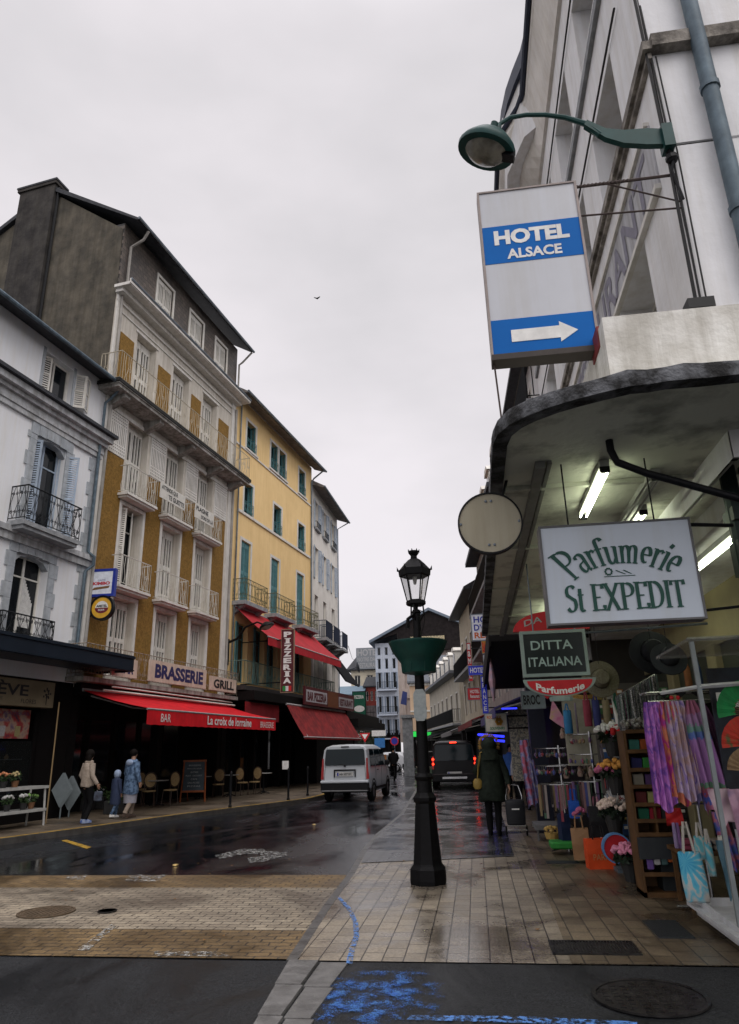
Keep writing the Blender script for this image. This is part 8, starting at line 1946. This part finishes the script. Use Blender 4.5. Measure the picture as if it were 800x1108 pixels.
s=MB(); s.tube([(-.15,.12,.2),(-.15,.14,.7),(-.1,.2,.88),(.05,.22,.9)],.012,6); s.tube([(.15,.12,.2),(.15,.14,.7),(.1,.2,.88),(-.05,.22,.9)],.012,6); s.tube([(-.17,-.12,.19),(.17,-.12,.19)],.012,6); s.tube([(-.17,-.12,.12),(.17,-.12,.12)],.010,6); s.tube([(-.17,-.12,.12),(-.17,.1,.1)],.01,5);s.tube([(.17,-.12,.12),(.17,.1,.1)],.01,5); s.tube([(-.19,.1,.09),(.19,.1,.09)],.01,5); part('frame',s,chrome,tr)
for sg in (-1,1):
    s=MB(); s.m=Matrix.Translation((sg*.19,.1,.09))@Matrix.Rotation(PI/2,4,'Y'); s.lathe([(.05,-.015),(.09,-.015),(.09,.015),(.05,.015)],(0,0,0),18); part('wheel',s,rubber,tr)
beige=mat('beige_fleece',(.40,.33,.27),.9,col2=(.28,.23,.18),scale=9,bump=.9,bscale=18)
walk=dict(L=[(-.09,.18,.52),(-.08,.10,.10),(-.08,.24,.04)],R=[(.09,.0,.5),(.09,-.20,.14),(.09,-.08,.04)])
g=AZ(90,892,.12)
GI,_,_=person('person in a beige jacket with long dark hair walking on the left pavement',(g.x,g.y,.13),-.55,1.62,legs=dict(L=[(-.09,.1,.52),(-.12,.05,.10),(-.12,.2,.04)],R=[(.09,.12,.5),(.14,-.05,.11),(.14,.1,.04)]),arms={'L':[(-.24,-.06,1.17),(-.25,.08,.97)],'R':[(.25,-.02,1.16),(.27,.12,.95)]},hair='long',hairm=mat('dark_hair',(.008,.006,.005),.8,scale=30,spec=.1),
  coat=dict(rings=[(.88,.185,.14,0),(.92,.2,.15,0),(1.1,.19,.14,0),(1.3,.205,.14,0),(1.42,.19,.12,0),(1.49,.09,.08,0)],m=beige,sl=.06,wrinkle=.012,collar=beige),trou=dict(m=blackc),shoe=mat('blue_white_shoe',(.25,.3,.42),.6,col2=(.05,.1,.3),scale=12,lo=.48,hi=.52))
tb=thing('handbag','small dark bag with pale stripes carried by the person in the beige jacket','bag',(g.x+.3,g.y+.02,.62)); s=MB(); s.bbox(-.1,.1,-.04,.04,0,.22,.02); part('bag_body',s,mat('grey_striped_bag',(.08,.1,.14),.7,col2=(.03,.03,.04),scale=12),tb); s=MB(); s.tube([(-.06,0,.2),(-.02,0,.4),(.03,0,.4),(.06,0,.2)],.008,4); part('strap',s,blackc,tb)
bluec=mat('blue_print_coat',(.12,.19,.30),.8,col2=(.035,.065,.12),scale=12,lo=.42,hi=.56,bump=.8,bscale=16)
g=AZ(139,886,.12)
MN,_,_=person('person in a mottled blue coat with hood down and pale skirt beside a child',(g.x,g.y,.13),-.5,1.62,arms={'L':[(-.26,.0,1.16),(-.27,.1,.95)],'R':[(.28,-.02,1.16),(.3,.05,.93)]},legs=walk,hair='short',hairm=MATS['dark_hair'],
  coat=dict(rings=[(.62,.23,.19,0),(.66,.24,.2,0),(.95,.22,.175,0),(1.15,.22,.165,0),(1.34,.235,.16,0),(1.44,.2,.13,0),(1.52,.10,.09,0)],m=bluec,sl=.07,wrinkle=.014,name='coat'),trou=dict(m=mat('beige_trousers',(.3,.24,.19),.85)),shoe=mat('brown_boot',(.06,.04,.03),.7))
s=MB(); s.loft([[(rx*math.cos(a),ry*math.sin(a)-.0,z) for a in [2*PI*i/14 for i in range(14)]] for z,rx,ry in ((.36,.17,.15),(.5,.18,.16),(.66,.19,.17))],False); part('skirt',s,mat('pale_grey_skirt',(.33,.33,.38),.85),MN,smooth=True)
s=MB(); s.ball((0,-.1,1.33),.12,12,1.1,.6,.7); part('hood',s,mat('pale_blue_lining',(.32,.4,.55),.85),MN,smooth=True)
g2=AZ(123,886,.12)
CH,_,_=person('child in a dark blue coat with pale blue hood walking between two people',(g2.x-.05,g2.y+.1,.13),-.5,1.12,legs=walk,hair='hood',hairm=mat('pale_blue_lining',(.32,.4,.55),.85),coat=dict(rings=[(.50,.24,.19,0),(.6,.25,.2,0),(.95,.23,.18,0),(1.2,.22,.17,0),(1.4,.2,.14,0),(1.5,.12,.1,0)],m=mat('navy_coat',(.035,.05,.1),.8,scale=9),sl=.075,name='coat'),trou=dict(m=bluec),shoe=white_letter)
# person with rucksack further along + others
g=AY(566,845,20.5)
P5,_,_=person('person in a pale grey top with a dark rucksack beyond the green parka',(g.x,20.5,.02),.1,1.66,hair='short',hairm=MATS['dark_hair'],coat=dict(rings=[(.85,.2,.15,0),(1.1,.2,.15,0),(1.34,.22,.15,0),(1.44,.19,.12,0),(1.52,.09,.08,0)],m=mat('pale_grey_fleece',(.38,.38,.37),.9,scale=10),sl=.065),trou=dict(m=blackc),shoe=blackc)
rk=thing('rucksack','dark rucksack on the back of the person in the pale grey top','bag',(g.x,20.28,1.0)); s=MB(); s.loft([[(rx*math.cos(a),-.02+ry*math.sin(a),z) for a in [2*PI*i/14 for i in range(14)]] for z,rx,ry in ((0,.11,.06),(.06,.15,.09),(.25,.14,.09),(.4,.09,.05))]); part('bag_body',s,blackc,rk,smooth=True); s=MB(); s.tube([(-.1,.05,.05),(-.13,.2,.3),(-.1,.12,.42)],.015,5); s.tube([(.1,.05,.05),(.13,.2,.3),(.1,.12,.42)],.015,5); part('strap',s,blackc,rk)
g=AY(555,845,24); 
person('person in blue far along the right pavement',(g.x,24,.02),3.0,1.65,hair='short',hairm=MATS['dark_hair'],coat=dict(rings=[(.8,.21,.16,0),(1.1,.2,.15,0),(1.34,.22,.15,0),(1.44,.19,.12,0),(1.52,.09,.08,0)],m=mat('bright_blue_jacket',(.05,.14,.4),.8,scale=10),sl=.065),trou=dict(m=blackc),shoe=blackc)
# cyclist coming along the road
g=AZ(427,846,0)
BK=thing('bicycle','black bicycle ridden down the wet road between the two vans','bicycle',(g.x,g.y,0),.15)
for y in (-.52,.52):
    s=MB(); s.m=Matrix.Translation((0,y,.34)); s.tube([(0,.33*math.cos(2*PI*i/24),.33*math.sin(2*PI*i/24)) for i in range(25)],.016,5,False)
    w_=part('wheel',s,rubber,BK); s=MB(); s.m=Matrix.Translation((0,y,.34))
    for i in range(12): s.tube([(0,0,0),(0,.32*math.cos(PI*i/6),.32*math.sin(PI*i/6))],.003,3,False)
    part('spokes',s,chrome,w_)
s=MB()
for a,b in (((0,-.52,.34),(0,-.12,.85)),((0,-.12,.85),(0,.38,.88)),((0,.0,.32),(0,.38,.88)),((0,0,.32),(0,-.12,.92)),((0,-.52,.34),(0,0,.32)),((0,.38,.95),(0,.52,.34)),((-.25,.3,1.02),(.25,.3,1.02)),((0,.38,.9),(0,.3,1.02))): s.tube([a,b],.018,5)
s.box(-.1,.1,-.03,.03,.3,.32); part('frame',s,dark_iron,BK)
s=MB(); s.ball((0,-.14,.95),.09,8,.8,1.4,.35); part('saddle',s,blackc,BK)
person('person in dark clothes riding the bicycle down the road',(g.x,g.y-.12,.02),.15,1.72,arms={'L':[(-.25,.15,1.2),(-.22,.36,1.06)],'R':[(.25,.15,1.2),(.22,.36,1.06)]},legs=dict(L=[(-.11,.30,.72),(-.1,.12,.42),(-.1,.25,.37)],R=[(.11,.28,.6),(.1,.13,.22),(.1,.26,.18)]),lean=.2,hair='short',hairm=MATS['dark_hair'],coat=dict(rings=[(.88,.19,.15,0),(1.1,.2,.15,0),(1.34,.22,.15,0),(1.44,.19,.12,0),(1.52,.09,.08,0)],m=blackc,sl=.065),trou=dict(m=blackc),shoe=blackc)
reset()
